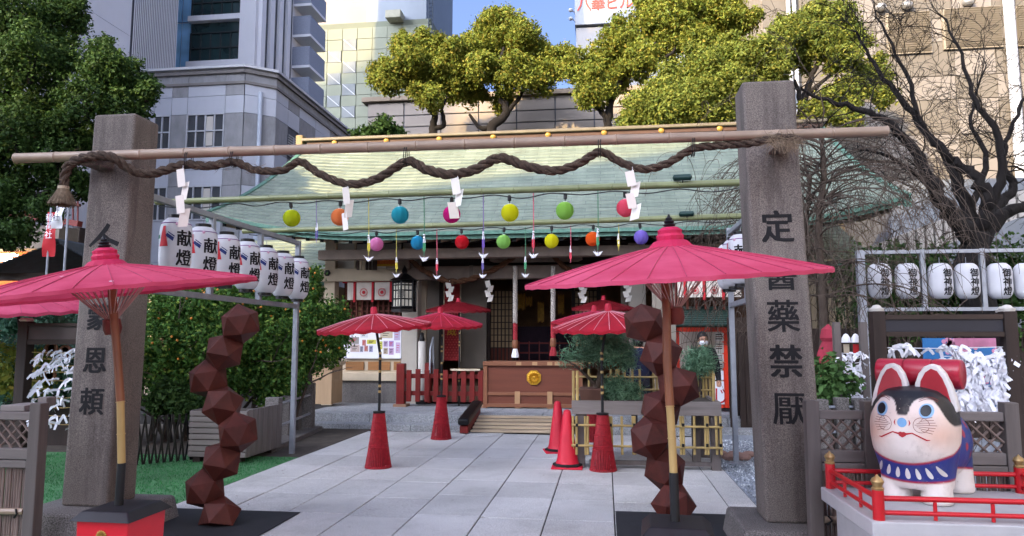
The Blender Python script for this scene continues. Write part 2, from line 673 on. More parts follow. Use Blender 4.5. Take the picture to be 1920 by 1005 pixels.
b.hexa([(-2.43, 11.93, .01), (-2.29, 11.93, .01), (-2.29, 13.15, .23), (-2.43, 13.15, .23)], [(-2.43, 11.93, .13), (-2.29, 11.93, .13), (-2.29, 13.15, .33), (-2.43, 13.15, .33)])
b.build('stringer', m_red, rl, bev=.006)
b = MB().beam((-2.36, 11.86, .20), (-2.36, 13.2, .40), .19, .11)
b.build('cap', m_black, rl, bev=.03)

# ================================================================== shrine hall
def span(mb, px0, py0, px1, py1, Y, depth, back=True):
    """box whose front lies on the plane Y and shows between these sight lines"""
    a, c = at(px0, (py0 + py1) / 2, Y), at(px1, (py0 + py1) / 2, Y)
    zt, zb = at((px0 + px1) / 2, py0, Y).z, at((px0 + px1) / 2, py1, Y).z
    mb.bx(a.x, c.x, Y, Y + depth, zb, zt)
    return mb
shrine = thing('shrine_hall', 'wooden shrine hall under a broad pale green copper roof', 'shrine', (-1.3, 15.2, 0))
YE, YR, ZE, ZR = 13.4, 18.0, 3.66, 6.72
XL, XR = -7.96, 5.42
XC = (XL + XR) / 2
def lift(x):
    t = max(0, (abs(x - XC) - 3.2) / 3.5)
    return .50 * t * t
def roof_pt(x, t):
    y = YE + (YR - YE) * t
    z = ZE + (ZR - ZE) * (.72 * t + .28 * t * t) + lift(x) * (1 - t * .75)
    # the verges draw in a little towards the ridge
    return Vector((XC + (x - XC) * (1 - .015 * t), y, z))
s = NT('green_copper')
v = s.coords((1, 1, 1))
bk = s.n('ShaderNodeTexBrick')
bk.inputs['Scale'].default_value = 1.0
bk.inputs['Brick Width'].default_value = .62
bk.inputs['Row Height'].default_value = .109
bk.inputs['Mortar Size'].default_value = .006
bk.inputs['Color1'].default_value = (*hx('#6d7a6e'), 1)
bk.inputs['Color2'].default_value = (*hx('#7d887a'), 1)
bk.inputs['Mortar'].default_value = (*hx('#55625a'), 1)
mp = s.coords((1, 1, 1))
sp = s.n('ShaderNodeSeparateXYZ'); s.l(mp, sp.inputs[0])
cb = s.n('ShaderNodeCombineXYZ'); s.l(sp.outputs[0], cb.inputs[0]); s.l(sp.outputs[2], cb.inputs[1])
s.l(cb.outputs[0], bk.inputs['Vector'])
st = s.ramp(s.noise(s.coords((3, .4, .4)), 1.5, 5, .7), [(.35, .78), (.7, 1.08)])
m_cop = s.done(s.mix(1.0, bk.outputs['Color'], st, 'MULTIPLY'), .55, .4, .15)
m_copd = M('copper_edge', '#4f7466', .5, .3, 14, metal=.2)
NX, NR = 60, 29
b = MB()
for r_ in range(NR):
    t0, t1 = r_ / NR, (r_ + 1.12) / NR
    vs, fs = [], []
    for i in range(NX + 1):
        x = XL + (XR - XL) * i / NX
        p0, p1 = roof_pt(x, t0), roof_pt(x, min(1.01, t1))
        vs += [p0 + Vector((0, 0, -.004)), p0 + Vector((0, 0, .022)), p1 + Vector((0, 0, .004))]
    for i in range(NX):
        k = 3 * i
        fs += [(k, k + 3, k + 4, k + 1), (k + 1, k + 4, k + 5, k + 2)]
    b.add(vs, fs)
roof = b.build('roof', m_cop, shrine)
# back slope, eave edge, verges, soffit
b = MB()
vs = [roof_pt(XL + (XR - XL) * i / NX, 1.0) for i in range(NX + 1)] + [Vector((XL + (XR - XL) * i / NX, 22.6, ZE + lift(XL + (XR - XL) * i / NX))) for i in range(NX + 1)]
b.add(vs, [(i, i + 1, NX + 2 + i, NX + 1 + i) for i in range(NX)])
b.build('back_slope', m_cop, roof)
b = MB()
for dz, dy, hh in ((-.075, 0, .07), (-.15, .07, .07)):
    vs, fs = [], []
    for i in range(NX + 1):
        p = roof_pt(XL + (XR - XL) * i / NX, 0)
        vs += [p + Vector((0, dy, dz)), p + Vector((0, dy, dz + hh)), p + Vector((0, dy + .5, dz + hh + .15)), p + Vector((0, dy + .5, dz + .15))]
    for i in range(NX):
        k = 4 * i
        fs += [(k + a, k + 4 + a, k + 4 + (a + 1) % 4, k + (a + 1) % 4) for a in range(4)]
    fs += [(0, 1, 2, 3), (4 * NX, 4 * NX + 3, 4 * NX + 2, 4 * NX + 1)]
    b.add(vs, fs)
b.build('eave_edge', m_copd, roof)
b = MB()
for x in (XL + .02, XR - .02):
    for j in range(12):
        p, q = roof_pt(x, j / 12), roof_pt(x, (j + 1) / 12)
        b.hexa([p + Vector((-.06, 0, -.22)), p + Vector((.06, 0, -.22)), q + Vector((.06, 0, -.22)), q + Vector((-.06, 0, -.22))], [p + Vector((-.06, 0, .03)), p + Vector((.06, 0, .03)), q + Vector((.06, 0, .03)), q + Vector((-.06, 0, .03))])
b.build('verge_board', m_copd, roof)
b = MB()
vs, fs = [], []
for i in range(NX + 1):
    x = XL + .1 + (XR - XL - .2) * i / NX
    p = roof_pt(x, .05)
    vs += [(x, p.y, p.z - .20), (x, 15.3, 3.86 + lift(x) * .5)]
for i in range(NX):
    fs.append((2 * i, 2 * i + 1, 2 * i + 3, 2 * i + 2))
b.add(vs, fs).build('soffit', m_beam, roof)
rf0 = None
for i in range(44):
    x = XL + .25 + (XR - XL - .5) * i / 43
    p = roof_pt(x, .045)
    b = MB().beam((x, p.y, p.z - .255), (x, 15.3, 3.80 + lift(x) * .5), .07, .08)
    b.build('rafter', m_cream, roof)
    MB().box((x, p.y - .004, p.z - .255), (.078, .012, .09)).build('rafter_cap', m_black, roof)
# ridge
rg = MB().bx(XL + .12, XR - .12, 17.80, 18.25, ZR + .0, ZR + .11).build('ridge', M('ridge_band', '#473229', .6, .2, 4), shrine, bev=.01)
MB().bx(XL + .0, XR - .0, 17.72, 18.33, ZR + .115, ZR + .20).build('ridge_cap', M('ridge_copper', '#615a4b', .5, .18, 5, dirt=.2), rg, bev=.02)
for i in range(9):
    x = XL + .9 + i * 1.42
    MB().lathe([(.07, 0), (.07, .03), (.05, .045), (1e-6, .05)], 16, (x, 17.795, ZR + .06), Matrix.Rotation(R(90), 3, 'X')).build('ridge_crest', bpy.data.materials.get('old_gilt') or M('old_gilt', '#9a7a3a', .5, .2, 20, metal=.5), rg, smooth=True)
MB().bx(XL - .18, XL + .02, 17.75, 18.3, ZR + .0, ZR + .30).build('ridge_end', M('ridge_end_tile', '#7a6a48', .6, .2, 6), rg, bev=.03)
# fascia beam under the eave and porch columns
b = MB().bx(-5.9, 3.4, 14.1, 14.35, 3.22, 3.42)
b.build('purlin', m_beam, shrine, bev=.01)
m_white_col = M('white_column', '#a09a8f', .6, .06, 3)
# left wing
FY = 15.2
b = MB(); span(b, 622, 713, 747, 760, FY + .02, .3); b.build('wing_base', m_granb, shrine, bev=.01)
b = MB(); span(b, 607, 700, 748, 714, FY - .05, .3); b.build('sill_beam', m_cream, shrine, bev=.008)
b = MB(); span(b, 640, 672, 752, 700, FY + .06, .1); b.build('wainscot', m_cream, shrine)
for a, c in ((648, 682), (690, 731), (738, 750)):
    b = MB(); span(b, a, 678, c, 694, FY + .03, .05); b.build('vent_panel', wood('vent_board', '#8a6038', 'x') if a == 648 else bpy.data.materials['vent_board'], shrine)
b = MB(); span(b, 612, 455, 1010, 760, FY + .9, .08); 
wallb = MB(); span(wallb, 625, 455, 752, 506, FY + .12, .1); wallb.build('upper_wall', m_creamw, shrine)
b = MB(); span(b, 606, 450, 626, 760, FY - .02, .26); b.build('corner_post', m_cream, shrine, bev=.01)
b = MB(); span(b, 600, 503, 757, 527, FY - .12, .22); tb = b.build('tie_beam', m_cream, shrine, bev=.012)
p = at(614, 512, FY - .13)
MB().lathe([(.075, 0), (.075, .02), (.04, .035), (1e-6, .036)], 6, p, Matrix.Rotation(R(90), 3, 'X')).build('nail_cover', m_black, tb)
b = MB(); span(b, 664, 455, 667, 503, FY + .05, .1); b.build('wall_strut', m_cream, shrine)
# lattice behind the curtain
m_lat = wood('red_lattice', '#5a2a1c', 'z')
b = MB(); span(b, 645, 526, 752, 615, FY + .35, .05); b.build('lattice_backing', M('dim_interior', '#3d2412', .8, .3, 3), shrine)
for i in range(11):
    b = MB(); x = 647 + i * 10; span(b, x, 527, x + 3.2, 614, FY + .24, .04); b.build('lattice_bar', m_lat, shrine)
for i in range(6):
    b = MB(); y = 562 + i * 10; span(b, 645, y, 752, y + 2.6, FY + .27, .03); b.build('lattice_rail', m_lat, shrine)
# main hall: columns, beams, interior
b = MB(); span(b, 753, 455, 783, 765, FY - .05, .32); b.build('porch_column', m_white_col, shrine, bev=.02)
b = MB(); span(b, 1180, 455, 1212, 765, FY - .05, .32); b.build('porch_column', m_white_col, shrine, bev=.02)
b = MB(); span(b, 757, 497, 1212, 522, FY - .12, .26); b.build('rainbow_beam', m_beam, shrine, bev=.015)
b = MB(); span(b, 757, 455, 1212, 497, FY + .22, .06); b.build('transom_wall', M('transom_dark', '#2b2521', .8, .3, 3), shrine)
for px in (880, 905, 1075, 1130):
    b = MB(); span(b, px, 497, px + 7, 522, FY - .135, .012); b.build('beam_strap', M('beam_strap_metal', '#6b625a', .6, .2, 6) if px == 880 else bpy.data.materials['beam_strap_metal'], shrine)
# carved frog leg strut
def carv(u, v, d):
    return at(1005, 480, FY - .02) + Vector((u, -d, v))
half = [(0, .26), (.12, .25), (.26, .20), (.40, .19), (.52, .13), (.62, .12), (.72, .05), (.86, .04), (.98, -.02), (1.0, -.10), (.9, -.14)]
outl = [(-u, v) for u, v in reversed(half)] + [(u, v) for u, v in half[1:]]
MB().prism(outl, carv, 0, .09).build('carved_strut', m_beam, shrine, bev=.012)
for k in range(7):
    th = R(20 + k * 23)
    c0 = Vector((math.cos(th) * .45 * (1 if k % 2 else .8), 0, math.sin(th) * .13))
    pts = [carv(c0.x + .10 * math.cos(q) * (1 - q / 9), c0.z + .06 * math.sin(q) * (1 - q / 9), .095) for q in [i * .6 for i in range(11)]]
    MB().tube(pts, .012, 5).build('carving', m_cream, shrine, smooth=True)
# bracket blocks by the beam ends
for px in (745, 1225):
    b = MB(); span(b, px - 22, 482, px + 22, 505, FY - .3, .2); b.build('bracket', m_beam, shrine, bev=.03)
b = MB()
x0, x1 = -5.5, 2.8
b.bx(x0, x1, 19.6, 19.7, PZ, 4.2)
b.bx(x0, x0 + .06, 15.5, 19.6, PZ, 4.2).bx(x1 - .06, x1, 15.5, 19.6, PZ, 4.2)
b.build('inner_wall', M('inner_timber', '#7d5c3e', .75, .3, 3, .1, 30), shrine)
b = MB().bx(x0, x1, 15.3, 19.6, 3.7, 3.8); b.build('inner_ceiling', m_dark, shrine)
b = MB().bx(x0, x1, 15.5, 19.6, PZ + .0, PZ + .35); b.build('inner_floor', wood('inner_floor_board', '#4a3526', 'x'), shrine, bev=.01)
m_pan = M('pale_panel', '#7d766b', .75, .08, 2)
for nm, q in (('side_panel', (800, 522, 823, 700, 16.0)), ('side_panel', (863, 522, 912, 690, 16.4)), ('side_panel', (1165, 522, 1182, 700, 16.0))):
    b = MB(); span(b, q[0], q[1], q[2], q[3], q[4], .06); b.build(nm, m_pan, shrine, bev=.006)
for q in ((786, 522, 798, 760, 15.9), (823, 522, 830, 700, 15.9), (912, 522, 919, 690, 16.6), (962, 522, 966, 690, 17.0), (1072, 522, 1077, 690, 17.0), (1120, 522, 1127, 690, 16.6)):
    b = MB(); span(b, q[0], q[1], q[2], q[3], q[4], .12); b.build('inner_post', m_cream if q[0] == 786 else m_dark, shrine)
def lattice_door(a, c, y0, y1, Y):
    d = MB(); span(d, a, y1 - 38, c, y1, Y + .03, .03)
    dd = d.build('lattice_door', m_lat, shrine)
    nx = 6
    for i in range(nx + 1):
        x = a + (c - a) * i / nx
        b = MB(); span(b, x - .9, y0, x + .9, y1, Y, .03); b.build('door_bar', m_dark, dd)
    for i in range(10):
        y = y0 + (y1 - 38 - y0) * i / 9
        b = MB(); span(b, a, y - .8, c, y + .8, Y + .005, .02); b.build('door_rail', m_dark, dd)
    b = MB(); span(b, a, y0, c, y1 - 38, Y + .035, .01); b.build('door_paper', M('door_paper', '#a08866', .8, .2, 2) if 'door_paper' not in bpy.data.materials else bpy.data.materials['door_paper'], dd)
lattice_door(919, 961, 545, 690, 16.95)
lattice_door(1078, 1120, 545, 690, 16.95)
b = MB(); span(b, 966, 522, 1072, 545, 17.0, .1); b.build('lintel', m_dark, shrine)
# altar things in the dim hall
m_gcl = M('gold_brocade', '#b8892c', .6, .35, 12)
al = thing('altar', 'dim altar with gold hangings deep inside the shrine hall', 'altar', at(1018, 690, 18.6))
b = MB(); span(b, 968, 612, 1072, 690, 18.6, .5); b.build('altar_table', M('altar_cloth', '#2b1626', .7, .3, 5), al)
for (a, y0, c, y1) in ((969, 550, 985, 582), (986, 556, 998, 575), (1008, 566, 1020, 605), (1046, 552, 1058, 590)):
    b = MB()
    for k in range(5):
        x = a + (c - a) * k / 5
        span(b, x, y0 + (k % 2) * 2, x + (c - a) / 5.6, y1 - (k % 3) * 2, 18.3 + .02 * (k % 2), .02)
    b.build('gold_hanging', m_gcl, al)
for i in range(6):
    b = MB(); x = 972 + i * 19; span(b, x, 640, x + 2, 690, 17.6, .04); b.build('altar_rail_post', m_red, al)
for y in (642, 660, 676):
    b = MB(); span(b, 968, y, 1074, y + 3, 17.62, .03); b.build('altar_rail', m_red, al)

# side roofs either side of the hall
def side_roof(name, x0, x1, y0, y1, z0, z1, label):
    t = thing(name, label, 'roof', ((x0 + x1) / 2, y0, 0))
    b = MB()
    N = 14
    for r_ in range(N):
        a, c = r_ / N, (r_ + 1.1) / N
        f = lambda q: (y0 + (y1 - y0) * q, z0 + (z1 - z0) * (.75 * q + .25 * q * q))
        (ya, za), (yc, zc) = f(a), f(min(1, c))
        b.add([(x0, ya, za), (x1, ya, za), (x1, ya, za + .03), (x0, ya, za + .03), (x0, yc, zc + .004), (x1, yc, zc + .004)], [(0, 1, 2, 3), (3, 2, 5, 4)])
    b.build('copper_sheet', m_cop, t, kind='stuff')
    MB().bx(x0, x1, y0, y0 + .3, z0 - .12, z0 - .01).build('eave_edge', m_copd, t)
    MB().bx(x0 + .2, x1 - .2, y0 + .9, y1, .1, z0 - .05).build('wall', m_dark, t)
    for k in range(5):
        x = x0 + .35 + (x1 - x0 - .8) * k / 4
        MB().bx(x, x + .16, y0 + .78, y0 + .9, .1, z0 - .06).build('post', m_cream, t)
    return t
q0, q1 = at(540, 527, 17.2), at(604, 462, 19.5)
side_roof('wing_roof', -12.5, at(608, 500, 17.0).x, 17.0, 20.5, q0.z, 4.6, 'lower green copper roof glimpsed left of the shrine hall behind white lanterns')
q0 = at(1585, 487, 15.5)
side_roof('wing_roof', at(1500, 480, 15.5).x, at(1652, 480, 15.5).x, 15.5, 18.5, q0.z, q0.z + 1.35, 'lower green copper roof right of the shrine behind the weeping branches')

# ================================================================== buildings around
def panels(parent, org, ud, cols, rows, mats, skip=(), name='facade_panel', depth=.06, gap=.018):
    """cols, rows: lists of edges along u and z; org at z=0; every panel is its own piece"""
    ud = Vector(ud).normalized()
    nd = Vector((ud.y, -ud.x, 0))
    rot = Matrix((ud, -nd, Vector((0, 0, 1)))).transposed()
    for i in range(len(cols) - 1):
        for j in range(len(rows) - 1):
            if (i, j) in skip:
                continue
            w, h = cols[i + 1] - cols[i] - gap, rows[j + 1] - rows[j] - gap
            c = Vector(org) + ud * (cols[i] + cols[i + 1]) / 2 + Vector((0, 0, (rows[j] + rows[j + 1]) / 2)) + nd * (depth / 2)
            MB().box(c, (w, depth, h), rot).build(name, mats(i, j), parent)
mp0 = M('panel_white', '#a6abb4', .55, .05, .8, orand=.05, dirt=.1)
mp1 = M('panel_concrete', '#86888b', .75, .12, 1.2, orand=.06, dirt=.6)
m_seam = M('panel_seam', '#4d5058', .8, .1, 3)
m_win = glass('window_glass_dim', (.03, .035, .04))
m_frame = M('window_frame_grey', '#a9adb3', .5, .08, 4)
# --- panelled office left of the shrine
YB = 30.0
A = at(453, 300, YB).x
bd = thing('panelled_office', 'grey panelled office block with cornice and drainpipe behind left stone pillar', 'building', (A - 5, YB, 0))
ztop = at(400, 129, YB).z
zr = [at(400, y, YB).z for y in (640, 560, 490, 412, 348, 318, 277, 213, 180, 157, 137, 129)]
MB().hexa([(A - 13, YB + .06, 0), (A - .02, YB + .06, 0), (A - .02, YB + 16, 0), (A - 13, YB + 16, 0)], [(A - 13, YB + .06, ztop - .05), (A - .02, YB + .06, ztop - .05), (A - .02, YB + 16, ztop - .05), (A - 13, YB + 16, ztop - .05)]).build('wall', m_seam, bd)
X1 = A + 1.1
MB().hexa([(A - .3, YB + .4, 0), (X1 - .06, YB + .9, 0), (X1 - .06, YB + 16, 0), (A - .3, YB + 16, 0)], [(A - .3, YB + .4, ztop - .05), (X1 - .06, YB + .9, ztop - .05), (X1 - .06, YB + 16, ztop - .05), (A - .3, YB + 16, ztop - .05)]).build('wall', m_seam, bd)
ex = [at(px, 300, YB).x for px in (215, 262, 285, 317, 347, 418, 453)]
cols = [x - ex[0] for x in ex]
wrows = {3, 6}
skip = {(i, j) for i in (1, 2, 4) for j in wrows if not (i == 1)}
skip = {(4, 3), (4, 6), (2, 3), (2, 6)}
panels(bd, (ex[0], YB + .06, 0), (1, 0, 0), cols, zr, lambda i, j: (mp1 if (i in (3, 5) or j >= 9) and j != 7 else mp0), skip)
for i, j in skip:
    x0, x1, z0, z1 = ex[i] + .03, ex[i + 1] - .03, zr[j] + .02, zr[j + 1] - .02
    wv = MB().bx(x0, x1, YB + .03, YB + .055, z0, z1).build('window', m_win, bd)
    b = MB()
    k = 4 if i == 4 else 2
    for q in range(k + 1):
        x = x0 + (x1 - x0) * q / k
        b.bx(x - .03, x + .03, YB - .04, YB + .03, z0, z1)
    for z in (z0, (z0 + z1) / 2, z1):
        b.bx(x0, x1, YB - .043, YB + .027, z - .03, z + .03)
    b.build('window_frame', m_frame, wv)
    if i == 4:
        MB().bx(x0 + .9, x0 + 1.25, YB + .02, YB + .028, z0 + .1, z1 - .1).build('curtain', m_creamw, wv)
# chamfer and the long right face
panels(bd, (A, YB + .04, 0), (1.1, .9, 0), [0, 1.42], zr, lambda i, j: mp1 if j in (4, 6, 9, 10) else mp0)
cl = [0, 1.3, 2.6, 4.6, 6.6, 8.4, 10.4, 12.4, 14.6]
skr = {(1, 6)}
panels(bd, (X1 - .06, YB + .95, 0), (0, 1, 0), cl, zr, lambda i, j: mp1 if (i + j) % 3 == 0 or j >= 9 else mp0, skr)
z0, z1 = zr[6] + .2, zr[7] - .4
lv = MB().bx(X1 - .05, X1 - .01, YB + 2.35, YB + 3.45, z0, z1).build('vent_louvre', M('louvre_grey', '#5d636a', .6, .1, 5), bd)
for k in range(9):
    z = z0 + (z1 - z0) * k / 8
    MB().box((X1 + .0, YB + 2.9, z), (.05, 1.1, .05), Matrix.Rotation(R(30), 3, 'Y')).build('louvre_slat', m_frame, lv)
MB().bx(X1 - .05, X1 + .05, YB + 2.88, YB + 2.94, z0, z1).build('louvre_frame', m_frame, lv)
cp = MB()
ctop = [(A - 13, YB - .16), (A + .02, YB - .16), (X1 + .16, YB + .80), (X1 + .16, YB + 16), (X1 - .4, YB + 16), (X1 - .4, YB + 1.0), (A - .2, YB + .3), (A - 13, YB + .3)]
cp.prism(ctop, lambda u, v, d: Vector((u, v, d)), ztop - .02, ztop + .10)
cp.build('coping', M('coping_white', '#b6b9bd', .6, .06, 2), bd)
for (zz, dp) in ((zr[10], .12), (zr[9], .08)):
    q = [(a_, b_) for a_, b_ in ((A - 13, YB - dp), (A + .02, YB - dp), (X1 + dp, YB + .80), (X1 + dp, YB + 16), (X1 - .3, YB + 16), (X1 - .3, YB + 1.0), (A - .2, YB + .3), (A - 13, YB + .3))]
    MB().prism(q, lambda u, v, d: Vector((u, v, d)), zz - .07, zz + .05).build('cornice', M('cornice_grey', '#6d6a68', .7, .15, 2) if 'cornice_grey' not in bpy.data.materials else bpy.data.materials['cornice_grey'], bd)
MB().tube([(A + .62, YB + .36, 0), (A + .62, YB + .36, zr[8] + .2)], .10, 10).build('drainpipe', M('pipe_white', '#a3adba', .5, .06, 3), bd, smooth=True)
# --- white slab tower far left
m_tw = M('tower_white', '#cdd0d6', .6, .04, .4, dirt=.06)
tw = thing('white_tower', 'tall white windowless tower rising behind the left evergreen tree', 'building', (-27, 30, 0))
MB().bx(-36, -22.05, 14, 33.4, 0, 45).build('wall', m_seam, tw)
panels(tw, (-22.05, 14.0, 0), (0, 1, 0), [0, 4.6, 9.2, 12.2, 15.8], [0, 6, 11.5, 15.8, 21.5, 27.5, 33, 39, 45], lambda i, j: m_tw)
for k in range(26):
    y = 29.95 + k * .133
    MB().bx(-21.99, -21.96, y, y + .05, 3, 45).build('rib', m_tw, tw)
MB().tube([(-21.85, 26.6, 0), (-21.85, 26.6, 45)], .10, 8).build('downpipe', mp0, tw, smooth=True)
# --- glass apartment tower
YT = 36.0
ta = [at(px, 100, YT).x for px in (300, 318, 334, 352, 452, 482)]
tt = thing('glass_tower', 'glass fronted tower with dark windows and white pilasters above the panelled office', 'building', (ta[4], YT, 0))
MB().bx(ta[0] - 1, ta[5], YT + .3, atX(545, 100, ta[5]).y + 3.0, 0, 48).build('wall', m_tw, tt)
m_sky = glass('painted_sky_glass', (.20, .42, .66), .04, 1.0)  # sky reflection painted in as a blue base colour
m_grn = glass('green_glass', (.14, .22, .19), .08, .9)
m_teal = glass('dark_teal_glass', (.016, .035, .038), .04, .9)
zl = [at(400, y, YT).z for y in (330, 250, 121, 36, -49, -134, -219)]
for k in range(len(zl) - 1):
    z0, z1 = zl[k], zl[k + 1]
    for i, mm in ((0, m_grn), (1, m_sky), (2, m_sky)):
        MB().bx(ta[i] + .03, ta[i + 1] - .03, YT + .18 + .02 * i, YT + .28, z0 + .04, z1 - .04).build('glass_pane', mm, tt)
    wv = MB().bx(ta[3] + .1, ta[4] - .1, YT + .1, YT + .2, z0 + .15, z1 - .15).build('window', m_teal, tt)
    b = MB()
    for q in range(6):
        x = ta[3] + .1 + (ta[4] - ta[3] - .2) * q / 5
        b.bx(x - .035, x + .035, YT + .03, YT + .11, z0 + .15, z1 - .75)
    b.bx(ta[3] + .1, ta[4] - .1, YT + .025, YT + .10, z0 + (z1 - z0) * .38 - .04, z0 + (z1 - z0) * .38 + .04)
    b.bx(ta[3] + .1, ta[4] - .1, YT + .025, YT + .10, z1 - .80, z1 - .72)
    b.build('mullion', M('mullion_dark', '#20282b', .5, .1, 4) if 'mullion_dark' not in bpy.data.materials else bpy.data.materials['mullion_dark'], wv)
    MB().bx(ta[3] + .05, ta[4], YT - .25, YT + .12, z0 - .16, z0 + .16).build('floor_slab', m_tw, tt, bev=.02)
MB().bx(ta[4], ta[5], YT - .3, YT + .3, 0, 48).build('pier', m_tw, tt)
XR_ = ta[5]
yy = [atX(px, 100, XR_).y for px in (482, 499, 516, 531, 545)]
m_stripe = M('stripe_window', '#30363f', .3, .8, 1.1, spec=.6)
for k in range(4):
    ya, yb = yy[k], yy[k + 1]
    w = yb - ya
    MB().bx(XR_ - .02, XR_ + .04, ya + w * .45, yb, 6, 48).build('window_strip', m_stripe, tt)
    MB().bx(XR_, XR_ + .22, ya, ya + w * .45, 6, 48).build('pilaster', m_tw, tt)
for k in range(6):
    z0 = at(552, 183 - 58 * k, yy[4]).z
    bl = MB().bx(XR_, XR_ + 1.15, yy[4] + .2, yy[4] + 2.6, z0, z0 + .16).build('balcony', m_tw, tt)
    MB().bx(XR_ + 1.05, XR_ + 1.12, yy[4] + .2, yy[4] + 2.6, z0 + .165, z0 + 1.35).build('balcony_screen', M('screen_grey', '#7c8494', .6, .2, 30) if k == 0 else bpy.data.materials['screen_grey'], bl)
    MB().bx(XR_, XR_ + 1.045, yy[4] + .2, yy[4] + .27, z0 + .165, z0 + 1.35).build('balcony_screen', bpy.data.materials['screen_grey'], bl)
# --- pale green clad building
YG = 58.0
gb = thing('pale_green_building', 'pale green clad building with a checker of grey openings behind trees', 'building', (at(680, 100, YG).x, YG, 0))
m_gcl2 = M('cladding_pale_green', '#727869', .7, .08, .3, orand=.04)
gx = [at(px, 150, YG).x for px in range(528, 812, 28)]
gz = [at(680, y, YG).z for y in range(660, 20, -21)]
zt = at(680, 41, YG).z
MB().bx(gx[0] - 6, gx[-1] - .1, YG + .1, YG + 14, 0, zt).build('wall', M('wall_pale_green', '#62685a', .8, .1, .3), gb)
op = {(3, j) for j in range(14, 30, 2)} | {(4, j) for j in range(15, 30, 2)}
op = {(i, j) for i, j in op if gz[j] < zt - 2 if j < len(gz) - 1}
panels(gb, (gx[0], YG + .1, 0), (1, 0, 0), [x - gx[0] for x in gx], [z for z in gz if z < zt + .4], lambda i, j: m_gcl2, op, 'cladding_panel', .05, .045)
for i, j in op:
    o = MB().bx(gx[i] + .1, gx[i + 1] - .1, YG + .02, YG + .09, gz[j], gz[j + 1]).build('stair_opening', M('opening_grey', '#6c7274', .7, .15, 1) if 'opening_grey' not in bpy.data.materials else bpy.data.materials['opening_grey'], gb)
    MB().beam((gx[i] + .1, YG - .0, gz[j + 1]), (gx[i + 1] - .1, YG - .0, gz[j]), .04, .06).build('stair_rail', m_frame, o)
MB().bx(at(556, 20, YG + 1).x - 4, at(692, 20, YG + 1).x, YG + .5, YG + 11, zt + .02, zt + 9).build('penthouse', M('penthouse_cream', '#857d76', .7, .06, .4), gb)
MB().bx(at(692, 20, YG + 1).x + .02, at(803, 20, YG + 1).x, YG + .3, YG + 11, zt + .02, zt + 9).build('penthouse', M('penthouse_grey', '#767f88', .7, .06, .4), gb)
p0, p1 = at(722, 33, YG - 1), at(751, 17, YG - 1)
ac = MB().bx(p0.x, p1.x, YG - 1.0, YG + .3, p0.z, p1.z).build('vent_box', M('vent_box_beige', '#8d8d7c', .6, .15, 2), gb, bev=.03)
MB().tube([((p0.x + p1.x) / 2 + .2, YG - .4, p0.z), ((p0.x + p1.x) / 2 + .2, YG - .4, zt)], .06, 6).build('vent_post', m_frame, ac)
ld = MB()
lx0, lx1 = at(804, 30, YG).x, at(811, 30, YG).x
for x in (lx0, lx1):
    ld.tube([(x, YG, zt - 4), (x, YG, zt + 9)], .05, 5)
for k in range(34):
    z = zt - 4 + .38 * k
    ld.tube([(lx0, YG, z), (lx1, YG, z)], .035, 4)
ld.build('ladder', M('ladder_dark', '#2b3540', .6, .1, 3), gb)
# --- building with the roof sign
YS = 62.0
sb = thing('sign_building', 'white building with red rooftop lettering against the sky', 'building', (at(1160, 60, YS).x, YS, 0))
x0, x1 = at(1078, 60, YS).x, at(1400, 60, YS).x
MB().bx(x0 + .1, x1, YS + .3, YS + 12, 0, at(1160, 46, YS).z).build('wall', M('wall_light_grey', '#8a8988', .7, .06, .4), sb)
zb, zt2 = at(1160, 42, YS).z, at(1160, -70, YS).z
bdz = MB().bx(x0, x1 + 1, YS, YS + 12, zb, zt2).build('sign_board', M('sign_white', '#858a90', .6, .04, .5), sb)
m_sred = M('sign_red', '#a8382e', .6, .08, 2)
c0 = at(1095, 8, YS - .06)
sz = 28.5 / F_PX * YS
txt = []
for i, ch in enumerate('八華ビル'):
    vs, fs = glyph(ch, sz, .012)
    txt.append(([(x + i * sz * .95, y) for x, y in vs], fs))
lay(txt, lambda u, v: (c0.x + u, YS - .06, c0.z + v), 'sign_lettering', m_sred, bdz)
for py in (13, 29):
    p = at(1070, py, YS - 1)
    MB().tube([(x0, YS + .2, p.z), (x0 - .3, YS - .3, p.z + .1)], .05, 5).ball((x0 - .35, YS - .35, p.z), .22, 8, 6, (1, 1.2, .7)).build('floodlight', m_frame, bdz)

# --- long low wall building behind the hall
YW = 27.0
lw = thing('rear_wall', 'long beige panelled wall running behind the shrine roof and trees', 'wall', (0, YW, 0))
w0, w1 = at(688, 230, YW), at(1420, 230, YW)
zt3 = at(1000, 186, YW).z
MB().bx(w0.x, w1.x, YW + .1, YW + 8, 0, zt3 + .1).build('wall', m_seam, lw)
m_wp = M('wall_panel_beige', '#857d75', .7, .06, .8, orand=.04, dirt=.12)
zrow = [0, 3.2, 5.5, at(1000, 252, YW).z, at(1000, 228, YW).z, at(1000, 206, YW).z, zt3 + .15]
nc = 10
panels(lw, (w0.x, YW + .1, 0), (1, 0, 0), [(w1.x - w0.x) * i / nc for i in range(nc + 1)], zrow, lambda i, j: m_wp, (), 'wall_panel', .05, .05)
MB().bx(w0.x - .2, w1.x, YW - .12, YW + .5, zt3 + .16, zt3 + .34).build('coping', M('coping_sand', '#7d7060', .7, .1, 2), lw)
gc = MB()
